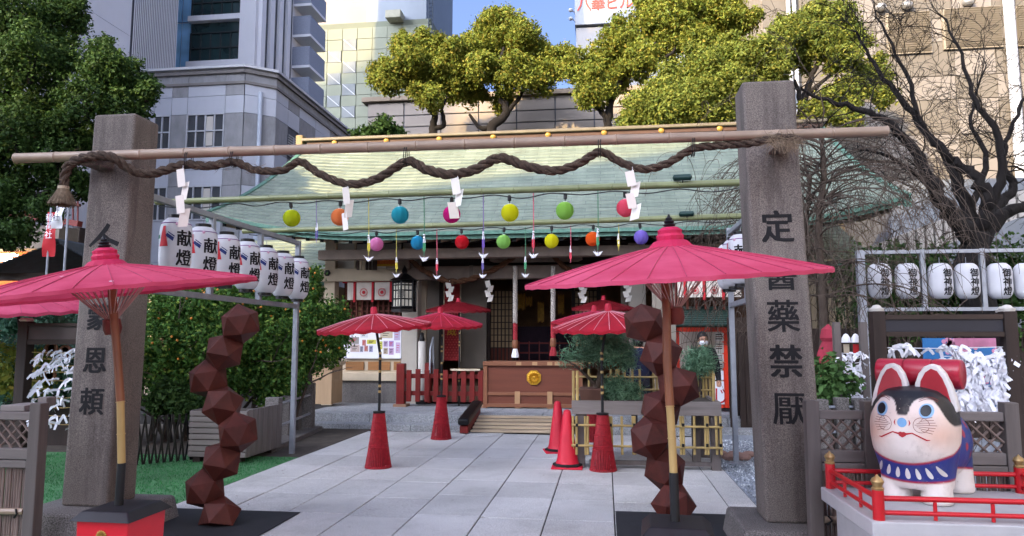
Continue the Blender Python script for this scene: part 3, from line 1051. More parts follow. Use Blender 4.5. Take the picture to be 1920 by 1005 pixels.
for k in range(18):
    x = at(1000, 180, YW + 1).x + k * .62
    gc.add([(x, YW + .6, zt3 + .35), (x + .58, YW + .6, zt3 + .35), (x + .58, YW + 4, zt3 + 1.8), (x, YW + 4, zt3 + 1.8), (x, YW + .6, zt3 + .38), (x + .58, YW + .6, zt3 + .38), (x + .58, YW + 4, zt3 + 1.83), (x, YW + 4, zt3 + 1.83)], [(0, 1, 2, 3), (4, 7, 6, 5), (0, 4, 5, 1), (1, 5, 6, 2), (2, 6, 7, 3), (3, 7, 4, 0)])
gc.build('glass_canopy', glass('canopy_glass', (.25, .42, .42), .1), lw)

# --- sunlit building on the right
YQ = 26.0
rb = thing('beige_panelled_building', 'sunlit beige and white panelled building with louvres on the right', 'building', (at(1700, 200, YQ).x, YQ, 0))
q0 = at(1432, 100, YQ).x
MB().bx(q0, q0 + 26, YQ + .1, YQ + 20, 0, 26).build('wall', M('seam_tan', '#7d7468', .8, .1, 2), rb)
mq0 = M('panel_cream', '#6c6761', .65, .05, .7, orand=.03, dirt=.08)
mq1 = M('panel_tan', '#59544c', .7, .08, .9, orand=.03, dirt=.12)
qc = [0]
k = 0
while qc[-1] < 25:
    qc.append(qc[-1] + (2.55, 1.35)[k % 2])
    k += 1
qr = [0, 1.5, 3.0, 4.5]
k = 0
while qr[-1] < 25:
    qr.append(qr[-1] + (1.25, .85)[k % 2])
    k += 1
panels(rb, (q0, YQ + .1, 0), (1, 0, 0), qc, qr, lambda i, j: mq1 if (i + j) % 2 else mq0, (), 'facade_panel', .05, .03)
m_lv = M('louvre_warm_grey', '#7a7264', .6, .08, 3)
for (a, y0, c, y1, lab) in ((1665, 27, 1742, 98, ''), (1770, 18, 1874, 88, ''), (1905, 12, 2010, 82, '')):
    pa, pb = at(a, (y0 + y1) / 2, YQ), at(c, (y0 + y1) / 2, YQ)
    za, zb_ = at((a + c) / 2, y1, YQ).z, at((a + c) / 2, y0, YQ).z
    lv = MB().bx(pa.x - .06, pb.x + .06, YQ - .05, YQ + .04, za - .06, zb_ + .06).build('louvre', m_lv, rb)
    for k in range(17):
        z = za + (zb_ - za) * (k + .5) / 17
        MB().box(((pa.x + pb.x) / 2, YQ - .12, z), (pb.x - pa.x, .14, .02), Matrix.Rotation(R(-40), 3, 'X')).build('louvre_blade', m_lv, lv)
for px, py in ((1653, 12), (1702, 8), (1817, 2)):
    p = at(px, py, YQ - .15)
    MB().ball((p.x, YQ - .1, p.z), .2, 14, 8, (1, .9, .75)).build('vent_hood', M('vent_hood_steel', '#a9a9a8', .3, .1, 3, metal=.7) if 'vent_hood_steel' not in bpy.data.materials else bpy.data.materials['vent_hood_steel'], rb, smooth=True)
p = at(1898, 60, YQ - .3)
MB().tube([(p.x, YQ - .2, 0), (p.x, YQ - .2, 26)], .17, 12).build('drainpipe', mp0, rb, smooth=True)
for px in (1482, 1493):
    p = at(px, 60, YQ - .3)
    MB().tube([(p.x, YQ - .15, 0), (p.x, YQ - .15, 24)], .075, 8).build('service_pipe', mp0, rb, smooth=True)
# lower glossy clad annexe in front of it
YA = 21.5
ax = thing('clad_annexe', 'low glossy grey clad annexe behind the bare cherry tree', 'building', (at(1790, 420, YA).x, YA, 0))
a0 = at(1672, 420, YA).x
az = at(1790, 335, YA).z
MB().bx(a0, a0 + 16, YA + .1, YA + 4, 0, az).build('wall', m_seam, ax)
m_gl = M('glossy_clad', '#585d63', .2, .08, 1, spec=.6)
panels(ax, (a0, YA + .1, 0), (1, 0, 0), [0, 1.9, 3.8, 5.7, 7.6, 9.5, 11.4, 13.3], [0, 1.6, 3.1, 4.0, az], lambda i, j: m_gl, (), 'clad_panel', .05, .03)
# ramp roof slanting up to the right
rp = thing('corrugated_canopy', 'slanting corrugated grey canopy roof right behind the white lanterns', 'canopy', at(1800, 480, 15))
a_, b_ = at(1585, 480, 16), at(1960, 340, 16)
for k in range(22):
    t0 = k / 22
    p = a_.lerp(b_, t0)
    q = a_.lerp(b_, t0 + .75 / 22)
    MB().hexa([(p.x, 16, p.z - .55), (q.x, 16, q.z - .55), (q.x, 18.5, q.z - .55), (p.x, 18.5, p.z - .55)], [(p.x, 16, p.z), (q.x, 16, q.z), (q.x, 18.5, q.z), (p.x, 18.5, p.z)]).build('corrugation', M('corrugated_grey', '#8e8b86', .6, .1, 3) if k == 0 else bpy.data.materials['corrugated_grey'], rp)
for t0 in (.15, .5, .85):
    p = a_.lerp(b_, t0)
    MB().bx(p.x - .06, p.x + .06, 17, 17.12, 0, p.z - .5).build('post', m_steel, rp)

# --- city blocks across the street behind the camera: they shade the precinct
m_city = M('city_facade', '#8b8d92', .7, .1, .3)
def block(x0, y0, x1, y1, depth, h, label):
    d = Vector((x1 - x0, y1 - y0, 0)).normalized()
    nb = Vector((d.y, -d.x, 0)) * depth
    t = thing('street_building', label, 'building', ((x0 + x1) / 2, (y0 + y1) / 2, 0))
    a, b_, c, e = Vector((x0, y0, 0)), Vector((x1, y1, 0)), Vector((x1, y1, 0)) + nb, Vector((x0, y0, 0)) + nb
    H = Vector((0, 0, h))
    MB().hexa([a, b_, c, e], [a + H, b_ + H, c + H, e + H]).build('wall', m_city, t)
    L = (b_ - a).length
    for k in range(1, int(h / 3.4)):
        z = k * 3.4
        MB().beam(a + Vector((0, 0, z)) + d * .8 - nb.normalized() * .03, b_ + Vector((0, 0, z)) - d * .8 - nb.normalized() * .03, .06, 1.7).build('window_band', m_teal, t)
block(-50, -39.15, -10, -19.7, 14, 30, 'grey office block across the street behind the viewer')
block(-112, -72, -63, -48, 7, 91, 'tall grey tower across the street behind the viewer')
m_bounce = M('bounce_facade_cream', '#c3b8a6', .7, .08, .3)  # added building out of view, throws warm sunlight back into the precinct
t = thing('street_building', 'added cream building, unseen right of the view, bouncing warm light', 'building', (21, 0, 0))
MB().bx(17, 26, -16, 13, -.04, 24).build('wall', m_bounce, t)
for k in range(1, 7):
    for j in range(9):
        MB().bx(16.95, 16.99, -15 + 3.1 * j, -13.2 + 3.1 * j, 3.5 * k, 3.5 * k + 1.5).build('window', m_win, t)

# ================================================================== gate: stone pillars, bamboo, rope
def pillar(name, x0, x1, yf, dep, pz, zt, lean, text, tz, tsize, tpitch, label, pedx):
    t = thing(name, label, 'stone pillar', ((x0 + x1) / 2, yf + dep / 2, 0))
    s = .985
    xc = (x0 + x1) / 2
    hw = (x1 - x0) / 2
    def P(u, v, z):
        k = 1 - (1 - .93) * (z - pz) / (zt - pz)
        return Vector((xc + u * hw * k + lean * (z - pz), yf + dep / 2 + v * dep / 2 * k, z))
    b = MB()
    N = 9
    for j in range(N):
        za, zb = pz + (zt - pz) * j / N, pz + (zt - pz) * (j + 1) / N
        b.add([P(-1, -1, za), P(1, -1, za), P(1, 1, za), P(-1, 1, za), P(-1, -1, zb), P(1, -1, zb), P(1, 1, zb), P(-1, 1, zb)], [(0, 1, 5, 4), (1, 2, 6, 5), (2, 3, 7, 6), (3, 0, 4, 7)])
    b.add([P(-1, -1, pz), P(1, -1, pz), P(1, 1, pz), P(-1, 1, pz), P(-1, -1, zt), P(1, -1, zt), P(1, 1, zt), P(-1, 1, zt)], [(0, 3, 2, 1), (4, 5, 6, 7)])
    sh = b.build('shaft', m_gran, t)
    bmx = bmesh.new(); bmx.from_mesh(sh.data); bmesh.ops.remove_doubles(bmx, verts=bmx.verts, dist=1e-4); bmesh.ops.recalc_face_normals(bmx, faces=bmx.faces); bmx.to_mesh(sh.data); bmx.free()
    bv = sh.modifiers.new('bevel', 'BEVEL'); bv.width = .022; bv.segments = 2; bv.limit_method = 'ANGLE'
    def fn(u, v, d=0):
        z = tz + v
        q = P(0, -1, z)
        return (q.x + u, q.y - .003 - d, z)
    txt = []
    for ch, py in zip(text, tpitch):
        zz = at(tz, py, yf).z
        if ch == '人':   # a long falling stroke and a short one leaving it half way
            k = .0045
            txt.append(([(x, y + zz) for x, y in stroke([(6 * k, 30 * k), (2 * k, 22 * k), (-12 * k, 5 * k), (-30 * k, -12 * k)], [8 * k, 9.5 * k, 8.5 * k, 5 * k])[0]], stroke([(0, 0)] * 1 + [(1, 1)] * 3, 1)[1] if False else [(0, 1, 3, 2), (2, 3, 5, 4), (4, 5, 7, 6)]))
            txt.append(([(x, y + zz, 2e-5) for x, y in stroke([(-6 * k, 12 * k), (8 * k, 0), (29 * k, -9 * k)], [6 * k, 7.5 * k, 9 * k])[0]], [(0, 1, 3, 2), (2, 3, 5, 4)]))
            continue
        vs, fs = glyph(ch, tsize)
        txt += bold([(x * .95, y + zz) for x, y in vs], fs, tsize * (.028 if ch in '醫藥厭' else .05))
    lay(txt, lambda u, v, d=0: fn(u, v - tz, d), 'inscription', m_ink, t, None)
    MB().hexa([(pedx[0], yf - .28, -.03), (pedx[1], yf - .28, -.03), (pedx[1], yf + dep + .22, -.03), (pedx[0], yf + dep + .22, -.03)], [(pedx[0] + .04, yf - .24, pz), (pedx[1] - .04, yf - .24, pz), (pedx[1] - .04, yf + dep + .18, pz), (pedx[0] + .04, yf + dep + .18, pz)]).build('plinth', m_granb, t, bev=.025)
    return t, P
pl, PL = pillar('gate_pillar', -4.45, -4.03, 5.5, .36, .20, 3.50, .020, '人蒙恩頼', 170, .235, (450, 594, 675, 752), 'left granite gate pillar carved with four black characters', (-4.72, -3.74))
pr, PR = pillar('gate_pillar', 1.17, 1.60, 5.68, .36, .20, 3.60, -.024, '定醫藥禁厭', 1470, .262, (424, 514, 592, 677, 765), 'right granite gate pillar carved with five black characters', (.93, 1.86))
for t, px, py, Y in ((pl, 175, 300, 5.36), (pr, 1467, 266, 5.54)):
    p = at(px, py, Y)
    MB().bx(p.x - .075, p.x + .075, Y - .06, Y + .2, p.z - .055, p.z + .025).build('bracket', m_gran, t, bev=.01)
p = at(1427, 780, 5.75)
MB().bx(1.165, 1.169, 5.78, 5.84, .90, 1.13).build('paper_label', m_white, pr)

# ---- bamboo poles
m_bam = M('old_bamboo', '#8d7a68', .45, .16, 3, .05, 40, stretch=(1, 1, 1), spec=.5, dirt=.25)
m_bamg = M('green_bamboo', '#6f7650', .4, .2, 3, .05, 40, spec=.5, dirt=.2)
def bamboo(name, p0, p1, r0, r1, mat, label, node=.42, sag=0.0, group=None, parent=None):
    p0, p1 = Vector(p0), Vector(p1)
    L = (p1 - p0).length
    pts, rs = [], []
    n = int(L / node)
    for i in range(n + 1):
        t = i / n
        base = p0.lerp(p1, t) + Vector((0, 0, -sag * 4 * t * (1 - t)))
        r = r0 + (r1 - r0) * t
        d = (p1 - p0).normalized()
        for dx, k in ((-.028, 1.0), (-.012, 1.03), (-.004, 1.10), (.004, .96), (.010, 1.07), (.022, 1.0)):
            if 0 < i < n or (i == 0 and dx > 0) or (i == n and dx < 0):
                pts.append(base + d * dx)
                rs.append(r * k)
    b = MB().tube(pts, rs, 14, up=(0, 0, 1))
    if parent is not None:
        return b.build(name, mat, parent, smooth=50)
    o = b.build(name, mat, None, smooth=50, at0=p0)
    return fix(o, label, 'bamboo pole', group)
BY = 5.36
q0, q1 = at(28, 297, BY), at(1665, 246, BY)
bamboo('bamboo_pole', q0, q1, .043, .036, m_bam, 'thick weathered bamboo pole resting across both stone gate pillars', .38)
q0, q1 = at(292, 379, 8.0), at(1400, 342, 8.0)
bamboo('bamboo_pole', q0, q1, .036, .041, m_bamg, 'upper greenish bamboo pole carrying the larger round paper lanterns', .36)
q2, q3 = at(455, 434, 10.0), at(1398, 405, 10.0)
bamboo('bamboo_pole', q2, q3, .036, .043, m_bamg, 'lower greenish bamboo pole carrying the smaller round paper lanterns', .36)

# ---- twisted straw rope
m_straw = M('old_straw', '#43372e', .95, .45, 26, .9, 70, stretch=(1, 1, 1), dist=.012)
m_strawd = M('dry_straw', '#6f604f', .95, .4, 40, .6, 90)
rope = thing('straw_rope', 'thick twisted straw rope draped under the bamboo with a tassel', 'rope', at(763, 310, BY))
rp_px = [(120, 352, -.10), (123, 325, -.10), (138, 303, -.10), (178, 292, -.12), (213, 296, -.10), (245, 318, -.04), (285, 325, 0), (345, 309, 0), (392, 311, 0), (440, 304, .0), (480, 319, 0), (530, 319, 0), (562, 303, 0), (600, 326, 0), (652, 345, 0), (705, 336, 0), (763, 303, 0), (800, 318, 0), (845, 327, 0), (890, 318, 0), (937, 296, 0), (985, 311, 0), (1040, 320, 0), (1085, 307, 0), (1125, 285, 0), (1163, 304, 0), (1205, 317, 0), (1250, 307, 0), (1300, 279, 0), (1350, 273, 0), (1410, 268, -.02), (1462, 258, -.1), (1500, 262, -.1)]
line = smooth_line([at(x, y, BY + .02 + dy) for x, y, dy in rp_px], 14)
acc = [0]
for i in range(1, len(line)):
    acc.append(acc[-1] + (line[i] - line[i - 1]).length)
for st in range(3):
    pts, rr = [], []
    for i, p in enumerate(line):
        tg = (line[min(i + 1, len(line) - 1)] - line[max(i - 1, 0)]).normalized()
        a = Vector((0, 1, 0)) - tg * tg.y
        a.normalize()
        b_ = tg.cross(a)
        ph = acc[i] / .26 * 2 * math.pi + st * 2 * math.pi / 3
        fat = 1.0 + .12 * math.sin(acc[i] * 2.1) - .25 * max(0, acc[i] / acc[-1] - .85) / .15
        pts.append(p + (a * math.cos(ph) + b_ * math.sin(ph)) * .0185 * fat)
        rr.append(.0195 * fat * (1 + .1 * math.sin(i * 1.7)))
    MB().tube(pts, rr, 7).build('strand', m_straw, rope, smooth=60)
# loose fibres on the rope
b = MB()
for i in range(480):
    k = rnd.randrange(2, len(line) - 2)
    p = line[k] + Vector((rnd.gauss(0, .012), rnd.gauss(0, .03), rnd.gauss(0, .03)))
    tg = (line[k + 1] - line[k - 1]).normalized()
    d = (tg * rnd.choice([-1, 1]) + Vector((rnd.gauss(0, .5), rnd.gauss(0, .5), rnd.gauss(-.15, .5)))).normalized()
    L = rnd.uniform(.03, .10)
    n_ = d.cross(Vector((0, 1, 0))).normalized() * .0018
    b.add([p - n_, p + n_, p + d * L], [(0, 1, 2)])
for i in range(260):
    p = at(1462 + rnd.uniform(-20, 30), 262 + rnd.uniform(-8, 10), BY - .1)
    d = Vector((rnd.gauss(.25, .6), rnd.gauss(-.1, .25), rnd.gauss(-.5, .5))).normalized()
    L = rnd.uniform(.05, .17)
    n_ = d.cross(Vector((0, 1, 0))).normalized() * .002
    b.add([p - n_, p + n_, p + d * L], [(0, 1, 2)])
b.build('loose_fibre', m_strawd, rope, kind='stuff')
# tassel at the left end
tp = at(119, 352, BY - .08)
b = MB()
for i in range(420):
    a = rnd.uniform(0, 6.283)
    q = math.sqrt(rnd.random())
    top = tp + Vector((math.cos(a) * .035 * q, math.sin(a) * .035 * q, 0))
    bot = tp + Vector((math.cos(a) * .12 * q + rnd.gauss(0, .006), math.sin(a) * .12 * q, -.135 - rnd.uniform(0, .02)))
    n_ = Vector((-math.sin(a), math.cos(a), 0)) * .003
    b.add([top - n_, top + n_, bot + n_, bot - n_], [(0, 1, 2, 3)])
b.build('tassel', m_strawd, rope)
MB().tube([tp + Vector((0, 0, .012)), tp + Vector((0, 0, -.012))], .043, 14).build('tassel_tie', M('pale_cord', '#a89a84', .9, .2, 20), rope, smooth=True)
for px, py in ((440, 290), (763, 285), (1125, 270), (1300, 268), (355, 292)):
    for dx in (-.012, .004):
        c = at(px, py, BY)
        pts = [c + Vector((dx + .002 * math.sin(q), .052 * math.cos(q), .075 * math.sin(q) - .03)) for q in [i * math.pi / 7 for i in range(15)]]
        MB().tube(pts, .0035, 5).build('tie_wire', m_black, rope)
# ---- folded paper streamers on the rope
m_shide = M('streamer_paper', '#d6d2ca', .75, .03, 4)
def streamer(px, py0, py1, Y, w, label, tilt=0.0, nfold=4, name='paper_streamer', flip=1):
    top, bot = at(px, py0, Y), at(px, py1, Y)
    h = (top.z - bot.z)
    t = thing(name, label, 'paper streamer', top)
    MB().tube([top + Vector((0, 0, .05)), top], .003, 4).build('string', m_white, t)
    z = top.z
    x = top.x
    seg = h / (nfold * .74 + .26)
    for k in range(nfold):
        s_ = flip * (1 if k % 2 else -1)
        ox = x + tilt * k * w * .8 + s_ * w * .22
        yo = Y + (.012 if k % 2 else 0) + .006 * k
        zt_ = z - k * seg * .74
        skew = s_ * w * .32
        tw = rnd.uniform(-.03, .03)
        P4 = [(ox - w / 2 + skew * .5, yo + tw, zt_), (ox + w / 2 + skew * .5, yo - tw, zt_ + .012), (ox + w / 2 - skew * .5, yo - tw, zt_ - seg + .01), (ox - w / 2 - skew * .5, yo + tw, zt_ - seg)]
        MB().hexa([Vector(q) + Vector((0, .0012, 0)) for q in (P4[3], P4[2], P4[1], P4[0])], [Vector(q) for q in (P4[3], P4[2], P4[1], P4[0])]).build('fold', m_shide, t)
    return t
gr_s = 'paper streamers on the gate rope'
streamer(343, 318, 425, BY + .0, .066, 'folded white paper streamer hanging beside the left stone pillar', -.03, 4)
streamer(652, 352, 432, BY + .0, .05, 'folded white paper streamer hanging in front of the orange ball lantern', -.12, 3)
streamer(858, 335, 410, BY + .0, .066, 'folded white paper streamer hanging in front of the magenta ball lantern', -.18, 3)
streamer(1186, 322, 412, BY + .0, .066, 'folded white paper streamer hanging in front of the coral pink ball lantern', .02, 4)

# ================================================================== lantern racks and votive lanterns
def rack_frame(name, label, pts_post, rails, w, mat=None):
    pass
rl_ = thing('lantern_rack', 'grey steel rack carrying a row of white lanterns left of the path', 'lantern rack', (-4.32, 9.6, 0))
XLR = -4.32
y0, y1 = 6.25, 9.62
for y in (y0, (y0 * 2 + y1) / 3, (y0 + 2 * y1) / 3):
    MB().bx(XLR - .03, XLR + .03, y - .03, y + .03, 2.03, 2.93).build('upright', m_steel, rl_, bev=.004)
MB().bx(XLR - .032, XLR + .032, y1 - .032, y1 + .032, -.03, 2.96).build('post', m_steel, rl_, bev=.004)
MB().bx(XLR - .032, XLR + .032, y0 - .2, y0 - .14, -.03, 2.96).build('post', m_steel, rl_, bev=.004)
MB().bx(XLR - .028, XLR + .028, y0 - .14, y1 - .033, 2.90, 2.96).build('rail', m_steel, rl_, bev=.004)
MB().bx(XLR - .028, XLR + .028, y0 - .14, y1 - .033, 2.0, 2.06).build('rail', m_steel, rl_, bev=.004)
m_lan = NT('lantern_paper')
tr = m_lan.n('ShaderNodeBsdfTranslucent')
tr.inputs['Color'].default_value = (*hx('#c9ccd2'), 1)
m_lan.done(hx('#d2d3d8'), .55, .3)
mx = m_lan.n('ShaderNodeMixShader')
mx.inputs[0].default_value = .3
m_lan.l(m_lan.b.outputs[0], mx.inputs[1]); m_lan.l(tr.outputs[0], mx.inputs[2]); m_lan.l(mx.outputs[0], m_lan.out.inputs['Surface'])
m_lan = m_lan.m
m_navy = M('navy_print', '#1d2c63', .7, .1, 8)
m_redp = M('red_print', '#b3202a', .7, .1, 8)
m_purp = M('purple_line', '#7a4a86', .7, .1, 8)
def lantern(loc, rad, h, text, tdeg, label, group, fancy=True, neck=True):
    t = thing('paper_lantern', label, 'lantern', (0, 0, 0), 0, group)
    NRIB = 22
    def rz(z):
        q = 2 * z / h
        a = abs(q)
        return rad * (1 - a ** 5.5 * .42) if a < 1 else rad * .58
    prof = []
    for i in range(NRIB * 2 + 1):
        z = -h / 2 + h * i / (NRIB * 2)
        prof.append((rz(z) * (1.0 if i % 2 else .986), z))
    MB().lathe(prof, 40).build('shade', m_lan, t, smooth=50)
    if neck:
        for s_ in (-1, 1):
            a, b_ = sorted((s_ * h / 2, s_ * (h / 2 + .035)))
            MB().lathe([(rad * .52, a), (rad * .52, b_), (rad * .45, b_)], 28).build('rim', m_black, t, smooth=40)
    MB().tube([(0, 0, h / 2), (0, 0, h / 2 + .09)], .004, 5).build('hook', m_steel, t)
    def wrap(th0, zc):
        def fn(u, v, d=0):
            z = zc + v
            r = rz(z) + .0035 + d
            th = th0 + u / rad
            return (r * math.cos(th), r * math.sin(th), z)
        return fn
    n = len(text)
    th = R(tdeg)
    size = h * (.30 if n == 2 else .26)
    lay(column_text(text, size, size * (1.14 if n == 2 else .98), .045), wrap(th, size * (.57 if n == 2 else .98) - .02), 'lettering', m_ink, t, .03)
    if fancy:
        d = th - 1.25
        lay([poly([(-.017, .13), (.017, .13), (.018, .09), (.05, -.07), (-.05, -.07), (-.02, .09)])], wrap(d - .12, .06), 'red_mark', m_redp, t, .02)
        lay([poly([(.0, .05), (.02, .075), (.085, .03), (.075, -.005)]), poly([(.025, .083), (.03, .09), (.09, .047), (.088, .037)])], wrap(d, .045), 'navy_mark', m_navy, t, .02)
        lay([poly([(-.05, .06), (-.01, .07), (-.012, .03), (-.05, .025)])], wrap(d - .42, .04), 'green_mark', M('green_print', '#1e6a4a', .7) if 'green_print' not in bpy.data.materials else bpy.data.materials['green_print'], t, .02)
        zz = h * .40
        bb = MB()
        ps = [(rz(zz) * 1.012 * math.cos(k * math.pi / 20), rz(zz) * 1.012 * math.sin(k * math.pi / 20), zz) for k in range(41)]
        bb.tube(ps, .0045, 5).build('line', m_purp, t)
        MB().ball((rz(zz) * 1.01 * math.cos(th - .55), rz(zz) * 1.01 * math.sin(th - .55), zz - .012), .016, 8, 6).build('knot', M('pink_knot', '#c9a0b4', .8) if 'pink_knot' not in bpy.data.materials else bpy.data.materials['pink_knot'], t)
    t.location = loc
    return t
LH, LRAD = .56, .152
names = ['nearest the left stone pillar', 'second from the left pillar, by the first upright', 'third from the left pillar', 'fourth from the left pillar, above the umbrella', 'fifth from the left pillar, over the umbrella tip', 'sixth, second from the far post', 'farthest from the pillar, by the last post']
proto = None
for i in range(7):
    y = 6.52 + i * .475
    # the lettering looks towards the path and the visitor
    loc = (XLR + .12, y, 2.47 - .012 * i)
    lab = 'white two-character votive lantern, ' + names[i]
    if proto is None:
        proto = lantern(loc, LRAD, LH, '献燈', -24, lab, 'white votive lanterns on the left rack')
    else:
        copy_thing(proto, loc, R(rnd.uniform(-7, 6)), lab)
# right rack, mostly behind the right pillar
rr_ = thing('lantern_rack', 'grey steel rack with white lanterns just behind the right stone pillar', 'lantern rack', (1.63, 9.3, 0))
XRR = 1.63
for y in (9.58, 8.5, 7.4):
    MB().bx(XRR - .032, XRR + .032, y - .03, y + .03, -.03 if y > 9 else 2.0, 3.02).build('post', m_steel, rr_, bev=.004)
MB().bx(XRR - .028, XRR + .028, 7.1, 9.545, 2.92, 2.98).build('rail', m_steel, rr_, bev=.004)
MB().bx(XRR - .028, XRR + .028, 7.1, 9.545, 1.98, 2.04).build('rail', m_steel, rr_, bev=.004)
MB().lathe([(.13, -.03), (.13, .005), (.04, .02), (.035, .06)], 16, (XRR, 9.58, 0)).build('base_plate', m_steel, rr_)
for i, nm in enumerate(['lowest in view behind the right pillar', 'middle one peeping past the right pillar', 'mostly hidden by the right pillar']):
    copy_thing(proto, (XRR - .08, 9.2 - i * .42, 2.47), R(-75), 'white votive lantern with black characters, ' + nm, 'white votive lanterns on the right rack')
# rack of the plain lanterns on the far right
YZ = 10.5
rz_ = thing('lantern_rack', 'grey steel rack of plain white lanterns below the bare cherry tree', 'lantern rack', at(1730, 580, YZ))
zt, zb = at(1730, 472, YZ).z, at(1730, 580, YZ).z
for k, px in enumerate((1614, 1731, 1843, 1965)):
    x = at(px, 520, YZ).x
    w = .05 if k == 0 else .03
    MB().bx(x - w, x + w, YZ - w, YZ + w, -.03 if k in (0, 3) else zb, zt + .03).build('post', m_steel, rz_, bev=.004)
xa, xb = at(1614, 520, YZ).x, at(1965, 520, YZ).x
MB().bx(xa + .051, xb - .031, YZ - .025, YZ + .025, zt - .025, zt + .025).build('rail', m_steel, rz_, bev=.004)
MB().bx(xa + .051, xb - .031, YZ - .025, YZ + .025, zb - .025, zb + .025).build('rail', m_steel, rz_, bev=.004)
nm = ['first, behind the weeping twigs', 'second from the left', 'third, just right of the upright', 'fourth, before the trunk of the cherry', 'fifth, near the grey awning', 'sixth, cut by the photo edge']
p2_ = None
for i, px in enumerate((1649, 1701, 1763, 1813, 1874, 1925)):
    p = at(px, 527, YZ)
    lab = 'plain white lantern with three black characters, ' + nm[i]
    if p2_ is None:
        p2_ = lantern(p, .155, .48, '御神燈', -82, lab, 'plain white lanterns on the right rack', False, False)
    else:
        copy_thing(p2_, p, R(rnd.uniform(-4, 10)), lab)

# ================================================================== round paper lanterns and charms on the bamboo
def ball_lantern(px, py, Y, r, colour, label, group, ztop):
    p = at(px, py, Y)
    t = thing('ball_lantern', label, 'paper lantern', (0, 0, 0), 0, group)
    s = NT('ball_paper_' + label.split()[1])
    s.done(hx(colour), .6, .25)
    tr = s.n('ShaderNodeBsdfTranslucent')
    tr.inputs['Color'].default_value = (*hx(colour), 1)
    mx = s.n('ShaderNodeMixShader'); mx.inputs[0].default_value = .45
    s.l(s.b.outputs[0], mx.inputs[1]); s.l(tr.outputs[0], mx.inputs[2]); s.l(mx.outputs[0], s.out.inputs['Surface'])
    N = 26
    prof = []
    for i in range(N * 2 + 1):
        a = R(12) + (math.pi - R(24)) * i / (N * 2)
        prof.append((r * math.sin(a) * (1 if i % 2 else .955), -r * math.cos(a)))
    b = MB().lathe(prof, 36)
    # soft vertical creases of a folded paper ball
    b.v = [(x * (1 - .16 * max(0, math.cos(9 * math.atan2(y, x)) - .6)), y * (1 - .16 * max(0, math.cos(9 * math.atan2(y, x)) - .6)), z) for x, y, z in b.v]
    b.build('shade', s.m, t, smooth=50)
    MB().lathe([(r * .22, r * .96), (r * .22, r * 1.01), (r * .17, r * 1.01)], 16).build('ring', m_white, t)
    MB().tube([(0, 0, r * .9), (rnd.uniform(-.01, .01), 0, (r * .98 + ztop - p.z) / 2), (0, 0, ztop - p.z)], .006, 5).build('cord', m_black, t)
    MB().lathe([(.012, ztop - p.z - .07), (.022, ztop - p.z - .06), (.022, ztop - p.z - .01), (.012, ztop - p.z)], 10).build('socket', m_black, t)
    t.location = p
    t.rotation_euler = (R(rnd.uniform(-4, 4)), R(rnd.uniform(-4, 4)), rnd.uniform(0, 6))
    return t
g1, g2 = 'round paper lanterns on the upper bamboo', 'round paper lanterns on the lower bamboo'
for px, py, c, nm in ((547, 409, '#b9c41c', 'yellow'), (637, 407, '#d9824a', 'orange'), (750, 403, '#2d9fae', 'teal'), (847, 402, '#c4107c', 'magenta'), (956, 399, '#d3d31a', 'lemon'), (1059, 395, '#93c45a', 'green'), (1173, 390, '#dd5870', 'coral')):
    lb = {'yellow': 'large yellow ball lantern, leftmost on the upper bamboo', 'orange': 'large orange ball lantern behind a white paper streamer', 'teal': 'large teal ball lantern on the upper bamboo', 'magenta': 'large magenta ball lantern partly behind a paper streamer', 'lemon': 'large lemon ball lantern in the middle of the upper bamboo', 'green': 'large green ball lantern on the upper bamboo', 'coral': 'large coral pink ball lantern, rightmost on the upper bamboo'}[nm]
    zt = at(px, 0, 8.0)
    tt_ = (px - 292) / (1400 - 292)
    ball_lantern(px, py, 8.0, .103, c, lb, g1, q0.lerp(q1, tt_).z - .055)
for px, py, c, nm in ((706, 458, '#d486b4', 'pink'), (783, 455, '#2b93b8', 'blue'), (866, 454, '#c81c2c', 'red'), (944, 453, '#94c86a', 'lightgreen'), (1034, 452, '#d8d41c', 'bright'), (1111, 448, '#e0641e', 'tangerine'), (1202, 445, '#8a78cc', 'purple')):
    lb = {'pink': 'small pink ball lantern, leftmost on the lower bamboo', 'blue': 'small blue ball lantern on the lower bamboo', 'red': 'small red ball lantern before the dark cedar ball', 'lightgreen': 'small lightgreen ball lantern before the carved beam', 'bright': 'small bright yellow ball lantern on the lower bamboo', 'tangerine': 'small tangerine orange ball lantern on the lower bamboo', 'purple': 'small purple ball lantern left of the big umbrella top'}[nm]
    tt_ = (px - 455) / (1398 - 455)
    ball_lantern(px, py, 10.0, .102, c, lb, g2, q2.lerp(q3, tt_).z - .055)
# light cables slung below the two poles
for (a_, b_, Y, pxs, lab) in ((q0, q1, 8.0, (300, 455, 547, 640, 750, 847, 956, 1059, 1173, 1285, 1395), 'black light cable slung below the upper bamboo pole'), (q2, q3, 10.0, (470, 600, 706, 783, 866, 944, 1034, 1111, 1202, 1300, 1392), 'black light cable slung below the lower bamboo pole')):
    lo, hi = (292, 1400) if Y == 8.0 else (455, 1398)
    pts = []
    for i in range(len(pxs)):
        t0 = (pxs[i] - lo) / (hi - lo)
        pts.append(a_.lerp(b_, t0) + Vector((0, -.02, -.055)))
        if i < len(pxs) - 1:
            t1 = ((pxs[i] + pxs[i + 1]) / 2 - lo) / (hi - lo)
            pts.append(a_.lerp(b_, t1) + Vector((0, -.02, -.055 - rnd.uniform(.02, .05))))
    fix(MB().tube(smooth_line(pts, 5), .007, 5).build('light_cable', m_black, None, at0=pts[0]), lab, 'cable')
